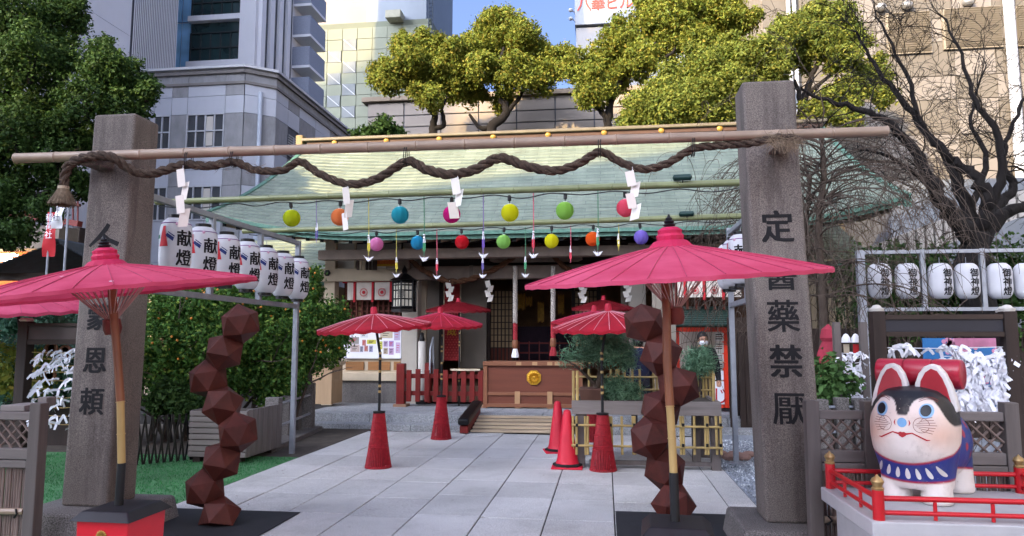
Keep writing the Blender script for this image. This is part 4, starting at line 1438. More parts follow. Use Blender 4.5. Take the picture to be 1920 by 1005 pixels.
for px, py, Y, lab in ((1280, 333, 7.95, 'dark green floodlight capsule on the upper bamboo'), (1288, 401, 9.95, 'dark green floodlight capsule on the lower bamboo')):
    p = at(px, py, Y)
    fl = thing('floodlight', lab, 'floodlight', p)
    MB().tube([p + Vector((-.11, 0, 0)), p + Vector((-.095, 0, 0)), p + Vector((.085, 0, .004)), p + Vector((.1, 0, .004))], [.012, .036, .036, .012], 12, up=(0, 0, 1)).build('body', M('dark_green_plastic', '#12302c', .4, .1, 8) if 'dark_green_plastic' not in bpy.data.materials else bpy.data.materials['dark_green_plastic'], fl, smooth=50)
    MB().tube([p + Vector((0, 0, -.03)), p + Vector((0, .03, -.075))], .008, 5).build('bracket', m_black, fl)
# charms: thread, arrow, folded crane
cc = {'y': ('#a39a4e', '#c9b83c'), 'g': ('#3f6e52', '#3f8f62'), 'p': ('#6f5c8c', '#5d3f9a'), 'r': ('#b05565', '#c4283c'), 'v': ('#77708c', '#4b3f8a')}
cnt = {}
def charm(px, py0, py1, Y, key, bird, label):
    top, bot = at(px, py0, Y), at(px, py1, Y)
    t = thing('hanging_charm', label, 'charm', top, 0, 'threads with paper arrows and cranes')
    mc = bpy.data.materials.get('thread_' + key) or M('thread_' + key, cc[key][0], .8)
    ma = bpy.data.materials.get('arrow_' + key) or M('arrow_' + key, cc[key][1], .7)
    MB().tube([top, top.lerp(bot, .5) + Vector((.004, 0, 0)), bot + Vector((0, 0, .04))], .006, 5).build('thread', mc, t)
    for q in (.62, .66):
        MB().ball(top.lerp(bot, q), .012, 8, 6).build('bead', m_white, t)
    c = bot + Vector((0, 0, .19))
    w = .016
    # arrow feathers: white tip above a coloured vane
    for s_ in (-1, 1):
        MB().hexa([c + Vector((0, -.002, -.11)), c + Vector((s_ * w, -.002, -.085)), c + Vector((s_ * w, .002, -.085)), c + Vector((0, .002, -.11))], [c + Vector((0, -.002, .0)), c + Vector((s_ * w, -.002, .0)), c + Vector((s_ * w, .002, .0)), c + Vector((0, .002, .0))]).build('vane', ma, t)
        MB().hexa([c + Vector((0, -.002, .002)), c + Vector((s_ * w, -.002, .002)), c + Vector((s_ * w, .002, .002)), c + Vector((0, .002, .002))], [c + Vector((0, -.002, .10)), c + Vector((s_ * w * .5, -.002, .075)), c + Vector((s_ * w * .5, .002, .075)), c + Vector((0, .002, .10))]).build('feather', m_white, t)
    if bird:
        k = bot + Vector((0, 0, .0))
        bb = MB()
        for s_ in (-1, 1):
            bb.add([k + Vector((s_ * .006, -.008, -.02)), k + Vector((s_ * .02, .01, -.022)), k + Vector((s_ * .058, .02, .034)), k + Vector((s_ * .008, 0, .015))], [(0, 1, 3), (1, 2, 3), (0, 3, 2), (0, 2, 1)])
        bb.add([k + Vector((0, -.02, -.03)), k + Vector((.012, 0, -.02)), k + Vector((-.012, 0, -.02)), k + Vector((0, 0, .035))], [(0, 1, 3), (0, 3, 2), (1, 2, 3), (0, 2, 1)])
        bb.add([k + Vector((0, -.012, -.02)), k + Vector((.01, -.02, -.03)), k + Vector((-.045, -.075, .045)), k + Vector((-.03, -.055, .032))], [(0, 1, 2), (0, 2, 3), (1, 3, 2), (0, 3, 1)])
        bb.build('crane', m_white, t)
for px, py, pb, k, bd_, lb in ((593, 374, 462, 'v', 0, 'violet thread charm near the left lantern rack'), (691, 370, 486, 'y', 1, 'yellow thread charm left of the pink ball lantern'), (795, 367, 486, 'g', 1, 'green thread charm touching the blue ball lantern'), (906, 364, 480, 'p', 1, 'purple thread charm, upper of the two at the hall centre'), (1000, 361, 480, 'r', 1, 'pink thread charm left of the bright yellow ball lantern'), (1121, 356, 476, 'g', 1, 'green thread charm touching the tangerine ball lantern')):
    charm(px, py, pb, 8.0, k, bd_, lb)
for px, py, pb, k, bd_, lb in ((743, 430, 517, 'y', 1, 'yellow thread charm left of the iron hanging lantern'), (819, 429, 520, 'r', 1, 'pink thread charm left of the red ball lantern'), (905, 428, 518, 'v', 1, 'violet thread charm, lower of the two at the hall centre'), (985, 426, 517, 'g', 1, 'green thread charm right of the lightgreen ball lantern'), (1070, 423, 498, 'r', 0, 'pink thread charm just above the big pink umbrella'), (1160, 420, 475, 'y', 0, 'yellow thread charm vanishing behind the big pink umbrella')):
    charm(px, py, pb, 10.0, k, bd_, lb)

# ================================================================== rusty polyhedron sculptures on black mats
m_rust = M('weathering_steel', '#4a2019', .6, .4, 6, .25, 60, orand=.15, dirt=.4, spec=.25)
m_mat = M('black_mat', '#25272b', .75, .2, 8, .2, 80)
def ico():
    f = (1 + 5 ** .5) / 2
    vs = [Vector(v).normalized() for v in ((-1, f, 0), (1, f, 0), (-1, -f, 0), (1, -f, 0), (0, -1, f), (0, 1, f), (0, -1, -f), (0, 1, -f), (f, 0, -1), (f, 0, 1), (-f, 0, -1), (-f, 0, 1))]
    fs = [(0, 11, 5), (0, 5, 1), (0, 1, 7), (0, 7, 10), (0, 10, 11), (1, 5, 9), (5, 11, 4), (11, 10, 2), (10, 7, 6), (7, 1, 8), (3, 9, 4), (3, 4, 2), (3, 2, 6), (3, 6, 8), (3, 8, 9), (4, 9, 5), (2, 4, 11), (6, 2, 10), (8, 6, 7), (9, 8, 1)]
    return vs, fs
IV, IFc = ico()
def sculpture(pxs, Y, label, seed):
    base = at(pxs[-1][0], pxs[-1][1], Y)
    t = thing('polyhedron_sculpture', label, 'sculpture', (base.x, Y, .006))
    # the blocks are icosahedra welded face to face: follow the column's bends from block to block
    targets = [at(px, py, Y) for px, py, r in pxs]
    rr = 40.5 / F_PX * Y
    best = None
    for trial in range(500):
        g = random.Random(seed * 1000 + trial)
        rot = Matrix.Rotation(g.uniform(0, 6.28), 3, 'Z') @ Matrix.Rotation(g.uniform(0, 3), 3, 'X') @ Matrix.Rotation(g.uniform(0, 3), 3, 'Y')
        c = targets[0].copy()
        vs = [c + rot @ v * rr for v in IV]
        chain, err = [vs], 0
        for tg in targets[1:]:
            opts = []
            for f in IFc:
                m_ = (vs[f[0]] + vs[f[1]] + vs[f[2]]) / 3
                nc = c + (m_ - c) * 2
                e = tg - nc
                opts.append((e.x ** 2 + e.z ** 2 + .35 * e.y ** 2, f, m_, nc))
            q = min(opts, key=lambda o_: o_[0])
            err += q[0]
            nrm = (q[2] - c).normalized()
            vs = [v - nrm * 2 * (v - q[2]).dot(nrm) for v in vs]
            c = q[3]
            chain.append(vs)
        if best is None or err < best[0]:
            best = (err, chain)
    drop = max(0, min(p.z for p in best[1][-1]) + .02)   # the last block stands on the mat
    for k, ps in enumerate(best[1]):
        MB().add([Vector((p.x, p.y, max(p.z - drop, .0115))) for p in ps], IFc).build('polyhedron', m_rust, t, bev=.003)
    return t
sculpture([(451, 607, 43), (422, 656, 41), (389, 711, 42), (431, 758, 43), (445, 797, 41), (418, 862, 43), (389, 928, 42), (413, 965, 41)], 5.95, 'left rust brown column of stacked polyhedra on a black mat', 4)
sculpture([(1207, 591, 42), (1240, 647, 42), (1271, 709, 43), (1230, 758, 42), (1222, 808, 42), (1244, 869, 45), (1262, 932, 46)], 6.5, 'right rust brown column of stacked polyhedra behind the umbrella pole', 9)
def mat_sheet(x0, x1, y0, y1, label):
    fix(MB().bx(x0, x1, y0, y1, .003, .011).build('black_mat', m_mat, None, bev=.003, at0=((x0 + x1) / 2, (y0 + y1) / 2, 0)), label, 'mat')
mat_sheet(-4.0, -2.75, 4.55, 6.34, 'black mat under the left rusty sculpture on grey paving')
mat_sheet(.07, 1.28, 4.6, 6.75, 'black mat under the right rusty sculpture on grey paving')

# ================================================================== paper umbrellas
m_can_pink = NT('umbrella_pink')
v = m_can_pink.coords()
c = m_can_pink.ramp(m_can_pink.noise(v, 2.6, 6), [(.3, hx('#bd3a5a')), (.7, hx('#e26484'))])
m_can_pink.bump(m_can_pink.noise(m_can_pink.coords((1, 1, 1)), 14, 4), .25, .01)
m_can_pink.done(c, .65, .2)
tr = m_can_pink.n('ShaderNodeBsdfTranslucent'); tr.inputs['Color'].default_value = (*hx('#d23c5c'), 1)
mx = m_can_pink.n('ShaderNodeMixShader'); mx.inputs[0].default_value = .3
m_can_pink.l(m_can_pink.b.outputs[0], mx.inputs[1]); m_can_pink.l(tr.outputs[0], mx.inputs[2]); m_can_pink.l(mx.outputs[0], m_can_pink.out.inputs['Surface'])
m_can_pink = m_can_pink.m
m_can_red = M('umbrella_red', '#8c1222', .6, .28, 4, .2, 25, spec=.2)
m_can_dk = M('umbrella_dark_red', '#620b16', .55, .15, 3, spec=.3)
m_ribp = M('rib_pink', '#b03a58', .6, .1, 6)
m_ribw = M('rib_white', '#c98a94', .6, .1, 6)
m_bamb = M('brown_bamboo', '#7c4a2c', .45, .22, 4, .05, 40, stretch=(1, 1, .4), spec=.5)
m_bamy = M('yellow_bamboo', '#a58a55', .45, .2, 4, .05, 40, stretch=(1, 1, .4), spec=.5)
m_strut = M('strut_brown', '#b08a80', .6, .2, 8)
m_capr = M('cap_red_cloth', '#a31330', .6, .15, 8)
def umbrella(name, label, rim, tilt, rad, rise, mat, ribmat, nrib, pole, pole_r, cap_r, big, group, rib_r=.003, sag=.02):
    """rim: centre of the rim circle; tilt: matrix; pole: list of points from the hub down (world)"""
    foot = pole[-1]
    t = thing(name, label, 'umbrella', foot, 0, group)
    n = nrib * 2
    def S(r, th, lift_=0):
        q = r / rad
        z = rise * (1 - q) - sag * math.sin(math.pi * q) * -.6 + lift_
        return Vector(rim) + tilt @ Vector((r * math.cos(th), r * math.sin(th), z))
    vs, fs = [], []
    rings = [.03, .12, .3, .5, .7, .86, .95, 1.0]
    for q in rings:
        for k in range(n):
            fold = 0 if k % 2 == 0 else (-.005 * q if big else -.010 * q - (.012 * (q > .98)))
            rr = rad * q * (1 if k % 2 == 0 else 1 - (.003 if big else .012) * (q > .97))
            vs.append(S(rr, 2 * math.pi * k / n, fold))
    m = len(rings)
    for i in range(m - 1):
        for k in range(n):
            k2 = (k + 1) % n
            fs.append((i * n + k, i * n + k2, (i + 1) * n + k2, (i + 1) * n + k))
    b0 = len(vs)
    dv = tilt @ Vector((0, 0, -.022 if big else -.035))
    for k in range(n):
        vs.append(vs[(m - 1) * n + k] + dv)
    for k in range(n):
        k2 = (k + 1) % n
        fs.append(((m - 1) * n + k, (m - 1) * n + k2, b0 + k2, b0 + k))
    vs.append(S(0, 0)); hub = len(vs) - 1
    for k in range(n):
        fs.append((hub, (k + 1) % n, k))
    MB().add(vs, fs).build('canopy', mat, t, smooth=25)
    rb = None
    for k in range(nrib):
        th = 2 * math.pi * k / nrib
        b = MB().tube([S(rad * q, th, .0025) for q in (.06, .3, .6, .85, .995)], rib_r, 4)
        b.build('rib', ribmat, t)
    # struts from the runner to the ribs
    runner = Vector(rim) + tilt @ Vector((0, 0, -.19 if big else -.05))
    for k in range(nrib):
        th = 2 * math.pi * k / nrib
        b = MB().tube([runner + tilt @ Vector((.036 * math.cos(th), .036 * math.sin(th), 0)), S(rad * (.34 if big else .5), th, -.015)], .0035, 3)
        b.build('strut', m_strut if big else mat, t)
    top = S(0, 0)
    if big:
        MB().lathe([(.046, -.10), (.058, -.06), (.052, -.0)], 18, runner, tilt).build('runner_collar', M('collar_red_brown', '#6e3028', .5, .2, 8) if 'collar_red_brown' not in bpy.data.materials else bpy.data.materials['collar_red_brown'], t, smooth=40)
        prof = [(.135, -.025), (.10, .012), (.078, .02), (.082, .045), (.070, .06), (.073, .08), (.045, .10)]
        cb_ = MB().lathe(prof, 26, top, tilt, .035)
        cb_.build('cap_cloth', m_capr if 'pink' not in mat.name else M('cap_pink_cloth', '#b01c48', .6, .15, 8) if 'cap_pink_cloth' not in bpy.data.materials else bpy.data.materials['cap_pink_cloth'], t, smooth=30)
        MB().lathe([(.035, .105), (.040, .115), (.028, .125), (.034, .135), (.02, .145), (.022, .155), (.010, .165), (.005, .18)], 16, top, tilt).build('finial', m_black, t, smooth=40)
    else:
        MB().lathe([(cap_r * 1.25, -.03), (cap_r, .0), (cap_r * .85, .07), (cap_r * .7, .085)], 18, top, tilt).build('cap_cloth', m_capr, t, smooth=40)
    return t, runner
def tilt_from(L, Rr, Fp):
    ex = (Rr - L).normalized()
    c = (L + Rr) / 2
    ey = (c - Fp)
    ey = (ey - ex * ey.dot(ex)).normalized()
    ez = ex.cross(ey)
    return Matrix((ex, ey, ez)).transposed(), c
GB = 'big pink paper umbrellas at the gate'
# right front
Yr = 4.45
Lp, Rp = at(984, 536, Yr - .05), at(1543, 503, Yr + .1)
rad = (Rp - Lp).length / 2
c = (Lp + Rp) / 2
Fp = at(1253, 521, Yr - rad * .98)
tl, c = tilt_from(Lp, Rp, Fp)
apex = at(1243, 462, Yr)
rise = (apex - c).z + .02
hubp = at(1251, 560, Yr)
m_blk = M('black_sleeve', '#141416', .5, .2, 8)
def big_pole(t, pts, node_px=()):
    k = [i for i, q in enumerate(pts) if q[1] == 'b']
    top = [Vector(q[0]) for q in pts if q[1] == 'a']
    mid = [Vector(q[0]) for q in pts if q[1] in 'y']
    bot = [Vector(q[0]) for q in pts if q[1] == 'b']
    MB().tube(top + mid[:1], .026, 12).build('bamboo_shaft', m_bamb, t, smooth=40)
    MB().tube(mid + bot[:1], [.0235] * len(mid) + [.0235], 12).build('bamboo_joint', m_bamy, t, smooth=40)
    for p, q in zip(mid, mid[1:] + bot[:1]):
        MB().tube([p.lerp(q, .02), p.lerp(q, .04)], .028, 12).build('node', m_bamy, t)
    MB().tube(bot, .027, 12).build('black_sleeve', m_blk, t, smooth=40)
lid_z = .50
foot_r = gd(1266, 977, lid_z)
foot_r = Vector((foot_r.x, foot_r.y, lid_z))
def al(px, py, p0, p1):
    """point on the upright line of sight between two depths, by height fraction"""
    f = (py - p0[1]) / (p1[1] - p0[1])
    return at(px, py, p0[2] + (p1[2] - p0[2]) * f)
Pt, Pb = (1247, 470, Yr), (1266, 977, foot_r.y)
ub, _ = umbrella('big_umbrella', 'large pink paper umbrella overlapping the right stone pillar', c, tl, rad, rise, m_can_pink, m_ribp, 30, [hubp, foot_r], .026, .08, True, GB)
big_pole(ub, [(al(1246, 480, Pt, Pb), 'a'), (al(1250, 590, Pt, Pb), 'a'), (al(1251, 680, Pt, Pb), 'a'), (al(1256, 760, Pt, Pb), 'y'), (al(1260, 820, Pt, Pb), 'y'), (al(1263, 886, Pt, Pb), 'b'), (foot_r, 'b')])
# left front
Yl = 4.5
foot_l = gd(223, 947, lid_z)
foot_l = Vector((foot_l.x, foot_l.y, lid_z))
Yl = foot_l.y - .05
Lp, Rp = at(-62, 572, Yl - .1), at(468, 518, Yl + .15)
rad2 = (Rp - Lp).length / 2
c = (Lp + Rp) / 2
Fp = at(195, 533, Yl - rad2 * .98)
tl, c = tilt_from(Lp, Rp, Fp)
apex = at(205, 498, Yl)
rise2 = (apex - c).z + .02
Pt, Pb = (208, 492, Yl), (223, 947, foot_l.y)
ub2, _ = umbrella('big_umbrella', 'large pink paper umbrella in front of the left stone pillar', c, tl, rad2, rise2, m_can_pink, m_ribp, 30, [at(215, 560, Yl), foot_l], .026, .08, True, GB)
big_pole(ub2, [(al(206, 490, Pt, Pb), 'a'), (al(212, 575, Pt, Pb), 'a'), (al(221, 680, Pt, Pb), 'a'), (al(226, 752, Pt, Pb), 'y'), (al(227, 812, Pt, Pb), 'y'), (al(228, 868, Pt, Pb), 'b'), (foot_l, 'b')])
# small pale mends in the left canopy
cv_ = [c for c in COL.objects if c.parent == ub2 and c.name.startswith('canopy')][0]
bmt = bmesh.new(); bmt.from_mesh(cv_.data); bvt = BVHTree.FromBMesh(bmt); bmt.free()
for px, py in ((116, 519), (209, 528)):
    o_ = Vector((0, 0, EYE)) - ub2.location
    d_ = ray(px, py).normalized()
    h_ = bvt.ray_cast(o_, d_)
    if h_[0] is not None:
        n_ = h_[1] if h_[1].dot(d_) < 0 else -h_[1]
        ex_ = Vector((1, 0, .12)); ex_ = (ex_ - n_ * ex_.dot(n_)).normalized(); ey_ = n_.cross(ex_)
        c_ = h_[0] + ub2.location + n_ * .003
        MB().add([c_ + ex_ * .014 * math.cos(a) + ey_ * .009 * math.sin(a) for a in [i * .785 for i in range(8)]], [tuple(range(8))]).build('mend', m_white, ub2)
# the boxes they stand in
m_box = M('red_lacquer', '#c11426', .35, .1, 3, spec=.5)
m_lid = M('black_lid', '#1c1d22', .45, .25, 6, .1, 50)
def crest(mb_c, r, parent, mat=m_gold, n=16, name='crest'):
    """chrysanthemum facing -Y at mb_c"""
    b = MB()
    for k in range(n):
        th = 2 * math.pi * k / n
        d = Vector((math.cos(th), 0, math.sin(th)))
        s_ = Vector((-math.sin(th), 0, math.cos(th)))
        w = r * math.tan(math.pi / n) * .92
        pts = [d * r * .25 + s_ * w * .25, d * r * .86 + s_ * w * .9, d * r + s_ * w * .35, d * r - s_ * w * .35, d * r * .86 - s_ * w * .9, d * r * .25 - s_ * w * .25]
        mid = d * r * .7 + Vector((0, -r * .16, 0))
        k0 = len(b.v)
        b.v += [tuple(Vector(mb_c) + p) for p in pts] + [tuple(Vector(mb_c) + mid)]
        b.f += [(k0 + i, k0 + (i + 1) % 6, k0 + 6) for i in range(6)]
    o = b.build(name, mat, parent)
    MB().lathe([(r * .24, 0), (r * .22, r * .14), (1e-6, r * .2)], 14, mb_c, Matrix.Rotation(R(90), 3, 'X')).build('crest_boss', mat, o, smooth=True)
    return o
def ubox(foot, hw, hd, label, ang):
    t = thing('umbrella_box', label, 'umbrella stand', (0, 0, 0), 0, 'red umbrella boxes')
    MB().hexa([(-hw * .95, -hd * .95, -.49), (hw * .95, -hd * .95, -.49), (hw * .95, hd * .95, -.49), (-hw * .95, hd * .95, -.49)], [(-hw, -hd, -.055), (hw, -hd, -.055), (hw, hd, -.055), (-hw, hd, -.055)]).build('box', m_box, t, bev=.006)
    MB().hexa([(-hw - .035, -hd - .035, -.055), (hw + .035, -hd - .035, -.055), (hw + .035, hd + .035, -.055), (-hw - .035, hd + .035, -.055)], [(-hw + .02, -hd + .02, .0), (hw - .02, -hd + .02, .0), (hw - .02, hd - .02, .0), (-hw + .02, hd - .02, .0)]).build('lid', m_lid, t, bev=.008)
    crest((0, -hd - .003, -.145), .038, t, bpy.data.materials.get('old_gilt') or m_gold)
    t.location = (foot.x, foot.y, foot.z)
    t.rotation_euler = (0, 0, ang)
    return t
ubox(foot_l + Vector((.03, .0, 0)), .172, .19, 'red box with black lid holding the left pink umbrella', R(0))
ubox(foot_r + Vector((.01, .0, 0)), .175, .19, 'red box with black lid holding the right pink umbrella', R(-4))

# middle umbrellas with basket stands
m_bask = M('red_basket', '#8e1a24', .55, .25, 30, spec=.3)
GM, GS = 'smaller red umbrellas along the path', 'red woven basket stands'
def stand(foot, h, label):
    t = thing('basket_stand', label, 'umbrella stand', foot, 0, GS)
    x, y = foot.x, foot.y
    r0, r1 = .158, .062
    n = 44
    b = MB()
    for k in range(n):
        th = 2 * math.pi * k / n
        ps = []
        for q in (0, .38, .42, 1):
            rr = r0 + (r1 - r0) * (q ** .85)
            ps.append((x + rr * math.cos(th), y + rr * math.sin(th), foot.z + h * q))
        b.tube(ps, .0075 if k % 2 else .006, 4)
    b.build('bamboo_stave', m_bask, t, kind='stuff')
    for q in (.01, .035, .37, .40, .43, .62, .80, .95):
        rr = r0 + (r1 - r0) * (q ** .85)
        ps = [(x + (rr + .004) * math.cos(a), y + (rr + .004) * math.sin(a), foot.z + h * q) for a in [2 * math.pi * i / 28 for i in range(29)]]
        MB().tube(ps, .0075, 5, up=(0, 0, 1)).build('hoop', m_bask, t)
    MB().lathe([(r1 + .012, h * .965), (r1 + .014, h), (.03, h + .005)], 20, foot).build('collar', m_black, t)
    MB().lathe([(r0 * .5, .01), (r1 * .5, h * .95)], 16, foot).build('inner_core', m_can_dk, t)
    return t
def midumb(px, pyf, cx, rim_py, top_py, L, Rr, label, slabel, mat=m_can_red, foot=None, tiltdeg=5, stand_h=.68, ribm=None, zf=0, dx=0):
    f = foot if foot is not None else gd(px, pyf, zf)
    f = Vector((f.x, f.y, zf))
    if slabel:
        stand(f, stand_h, slabel)
    Y = f.y
    a, b_ = at(L, rim_py + dx, Y), at(Rr, rim_py - dx, Y)
    c = (a + b_) / 2
    r = (b_ - a).length / 2
    ang = math.atan2(b_.z - a.z, b_.x - a.x)
    tl = Matrix.Rotation(-ang, 3, 'Y') @ Matrix.Rotation(R(tiltdeg), 3, 'X')
    top = at(cx, top_py, Y)
    rise = top.z - c.z
    base = f + Vector((0, 0, stand_h - .05 if slabel else 0))
    t, run = umbrella('red_umbrella', label, c, tl, r, rise, mat, ribm or m_ribw, 24, [c, base], .018, .045, False, GM, .0035)
    MB().tube([c + tl @ Vector((0, 0, rise * .9)), Vector((f.x, f.y, c.z - .35)), base], .017, 10).build('pole', m_blk, t, smooth=40)
    for q in (.25, .62):
        p = Vector((f.x, f.y, base.z + (c.z - base.z) * q))
        for dz in (0, .07, .25):
            MB().tube([p + Vector((0, 0, dz)), p + Vector((0, 0, dz + .03))], .0195, 10).build('pole_band', m_bamy, t)
    return t
midumb(709, 876, 703, 612, 588, 601, 806, 'red umbrella with white ribs on the left, nearest the visitor', 'red basket stand left of the path, nearest the visitor', dx=6)
midumb(827, 823, 840, 607, 586, 747, 904, 'plain red umbrella second along the left, by the red fence', 'red basket stand before the red picket fence', ribm=m_ribp, dx=-2)
midumb(1131, 882, 1143, 611, 582, 1036, 1250, 'red umbrella with white ribs right of the path, nearest', 'red basket stand behind the traffic cones', dx=4)
midumb(1107, 827, 1114, 603, 583, 1034, 1196, 'red umbrella on the right, its tip behind a white ribbed one', 'red basket stand half hidden by the bamboo trellis', ribm=m_ribp)
fL = at(861, 700, 14.55); fL.z = PZ
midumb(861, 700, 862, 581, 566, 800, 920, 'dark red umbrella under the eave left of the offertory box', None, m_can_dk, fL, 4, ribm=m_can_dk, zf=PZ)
fR = at(1128, 700, 14.7); fR.z = PZ
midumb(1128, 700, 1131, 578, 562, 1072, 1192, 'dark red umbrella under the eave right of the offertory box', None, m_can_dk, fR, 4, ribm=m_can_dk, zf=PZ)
# further pink umbrella on the left
fP = at(30, 760, 7.6); fP.z = -.008
midumb(30, 760, 30, 579, 545, -105, 170, 'bright pink umbrella behind the left stone pillar', None, m_can_pink, fP, 6, ribm=m_ribp, zf=-.008)

# ================================================================== traffic cones
m_cone = M('cone_red', '#bf1630', .5, .1, 4, spec=.4)
m_rub = M('black_rubber', '#1b1a1b', .8, .2, 12)
def cone(p, label):
    t = thing('traffic_cone', label, 'traffic cone', (0, 0, 0), 0, 'red traffic cones')
    prof = [(.155, .045), (.14, .06), (.128, .10), (.05, .655), (.042, .685), (.02, .70), (1e-6, .702)]
    MB().lathe(prof, 28).build('cone', m_cone, t, smooth=40)
    MB().bx(-.19, .19, -.19, .19, .0, .022).build('base', m_cone, t, bev=.006)
    MB().lathe([(.185, .0225), (.18, .05), (.145, .055)], 8).build('weight', m_rub, t, bev=.004)
    t.location = p
    return t
p = gd(1064, 876)
cn = cone((p.x, p.y, 0), 'red traffic cone in front, beside the bamboo trellis post')
p = gd(1046, 847)
copy_thing(cn, (p.x, p.y, 0), R(12), 'red traffic cone just behind the nearer cone')

# ================================================================== offertory box
ob = thing('offertory_box', 'brown wooden offertory box with a gold chrysanthemum plate', 'offertory box', (-1.45, 14.2, PZ))
m_ob = wood('offertory_wood', '#653625', 'x', .14, .5, 5, 0)
m_obt = wood('offertory_trim', '#784d35', 'x', .14, .5, 5, 0)
x0, x1, y0, y1 = -2.40, -.47, 14.2, 14.95
zt = at(1000, 683, y0).z
MB().bx(x0 + .03, x1 - .03, y0 + .03, y1, PZ + .08, zt).build('body', m_ob, ob)
for nm, q in (('rim', (x0 - .03, x1 + .03, y0 - .03, y0 + .07, zt - .03, zt + .05)), ('rim', (x0 - .03, x1 + .03, y1 - .1, y1, zt - .03, zt + .05)), ('rim', (x0 - .03, x0 + .07, y0 + .072, y1 - .102, zt - .03, zt + .05)), ('rim', (x1 - .07, x1 + .03, y0 + .072, y1 - .102, zt - .03, zt + .05)), ('base_rail', (x0 - .02, x1 + .02, y0 - .02, y0 + .05, PZ + .02, PZ + .09)), ('belt', (x0 - .015, x1 + .015, y0 + .002, y0 + .05, PZ + .25, PZ + .31)), ('corner_post', (x0 - .02, x0 + .06, y0 - .012, y0 + .06, PZ + .0, zt - .032)), ('corner_post', (x1 - .06, x1 + .02, y0 - .012, y0 + .06, PZ + .0, zt - .032))):
    MB().bx(*q).build(nm, m_obt, ob, bev=.006)
for k in range(12):
    x = x0 + .1 + (x1 - x0 - .2) * k / 11
    MB().bx(x - .03, x + .03, y0 + .075, y1 - .105, zt - .02, zt + .02).build('slat', m_ob, ob)
for px in (970, 1031):
    q = at(px, 755, y0).x
    MB().bx(q - .05, q + .05, y0 - .012, y0 + .0, PZ + .0, PZ + .33).build('strap', M('strap_pale', '#a3805c', .5, .1, 4) if 'strap_pale' not in bpy.data.materials else bpy.data.materials['strap_pale'], ob)
for px in (973, 1003, 1031, 1045):
    q = at(px, 685, y0).x
    MB().bx(q - .05, q + .05, y0 - .034, y0 - .031, zt - .02, zt + .045).build('rim_plate', bpy.data.materials['strap_pale'], ob)
cp_ = at(1001, 708, y0 + .01)
MB().lathe([(.155, 0), (.15, .012)], 8, cp_, Matrix.Rotation(R(90), 3, 'X') @ Matrix.Rotation(R(22.5), 3, 'Z')).build('crest_plate', m_gold, ob)
crest(cp_ + Vector((0, -.014, 0)), .125, ob)
# ================================================================== red picket fence
fc = thing('picket_fence', 'dark red picket fence left of the offertory box', 'fence', (-3.3, 14.3, PZ))
YF = 14.3
def fx(px): return at(px, 725, YF).x
zt = at(825, 693, YF).z
for k, px in enumerate((766, 783, 800, 817, 835, 852, 869, 885, 901)):
    MB().bx(fx(px) - .05, fx(px) + .05, YF, YF + .045, PZ + .1, zt - .01 + .02 * (k % 2)).build('picket', m_red, fc, bev=.005)
for px in (751, 787):
    MB().bx(fx(px) - .085, fx(px) + .085, YF - .04 + (.6 if px == 787 else 0), YF + .13 + (.6 if px == 787 else 0), PZ + .02, zt + .12).build('post', m_red, fc, bev=.015)
for z in (PZ + .22, zt - .18):
    MB().bx(fx(752), fx(906), YF + .046, YF + .10, z, z + .09).build('rail', m_red, fc, bev=.005)
MB().bx(fx(740), fx(764), YF - .1, YF + .2, PZ + .0, PZ + .05).build('foot', M('foot_tan', '#8a6b55', .7, .1, 4), fc)
MB().bx(fx(889), fx(909), YF - .1, YF + .2, PZ + .0, PZ + .05).build('foot', bpy.data.materials['foot_tan'], fc)
MB().bx(fx(845), fx(900), YF - .02, YF - .003, zt - .02, zt + .02).build('ledge', m_cream, fc)

# ================================================================== things at the hall front
# curtains
m_nor = M('noren_cloth', '#c8c0b4', .85, .05, 4, .1, 60)
def noren(pxs, y0, y1, Y, label):
    p0, p1 = at(pxs[0], y0, Y), at(pxs[-1], y0, Y)
    zt, zb = at((pxs[0] + pxs[-1]) / 2, y0, Y).z, at((pxs[0] + pxs[-1]) / 2, y1, Y).z
    t = thing('noren_curtain', label, 'curtain', ((p0.x + p1.x) / 2, Y, zt))
    MB().tube([(p0.x - .1, Y + .02, zt), (p1.x + .1, Y + .02, zt)], .018, 8).build('rod', m_redp, t)
    for k in range(len(pxs) - 1):
        xa, xb = at(pxs[k], y0, Y).x + .02, at(pxs[k + 1], y0, Y).x - .05
        vs, fs = [], []
        N = 10
        for i in range(N + 1):
            for j in range(6):
                x = xa + (xb - xa) * i / N
                vs.append((x, Y + .012 * math.sin(i * .9 + k) * (j / 5), zt + (zb - zt) * j / 5))
        for i in range(N):
            for j in range(5):
                fs.append((i * 6 + j, i * 6 + j + 1, (i + 1) * 6 + j + 1, (i + 1) * 6 + j))
        cl = MB().add(vs, fs).build('cloth', m_nor, t, smooth=60)
        xm = (xa + xb) / 2
        zm = zt + (zb - zt) * .58
        if k in (1, 2):
            pol = []
            rr = abs(zt - zb) * .24
            pol.append(circ(0, 0, rr * .42))
            for q in range(20):
                a = 2 * math.pi * q / 20
                pol.append(poly([(rr * .72 * math.cos(a - .1), rr * .72 * math.sin(a - .1)), (rr * math.cos(a - .1), rr * math.sin(a - .1)), (rr * math.cos(a + .1), rr * math.sin(a + .1)), (rr * .72 * math.cos(a + .1), rr * .72 * math.sin(a + .1))]))
            lay(pol, lambda u, v: (xm + u, Y - .016, zm + v), 'crest_print', m_redp, cl)
        if k < len(pxs) - 2:
            MB().bx(xb + .002, xb + .05, Y - .012, Y - .008, zb - .05, zt).build('ribbon', m_redp, t)
noren((650, 667, 701, 735, 750), 529, 562, FY + .0, 'white shrine curtain with red crests in the left bay')
noren((1268, 1286, 1322, 1358, 1395), 527, 557, 13.6, 'white shrine curtain with red crests right, behind the big umbrella')
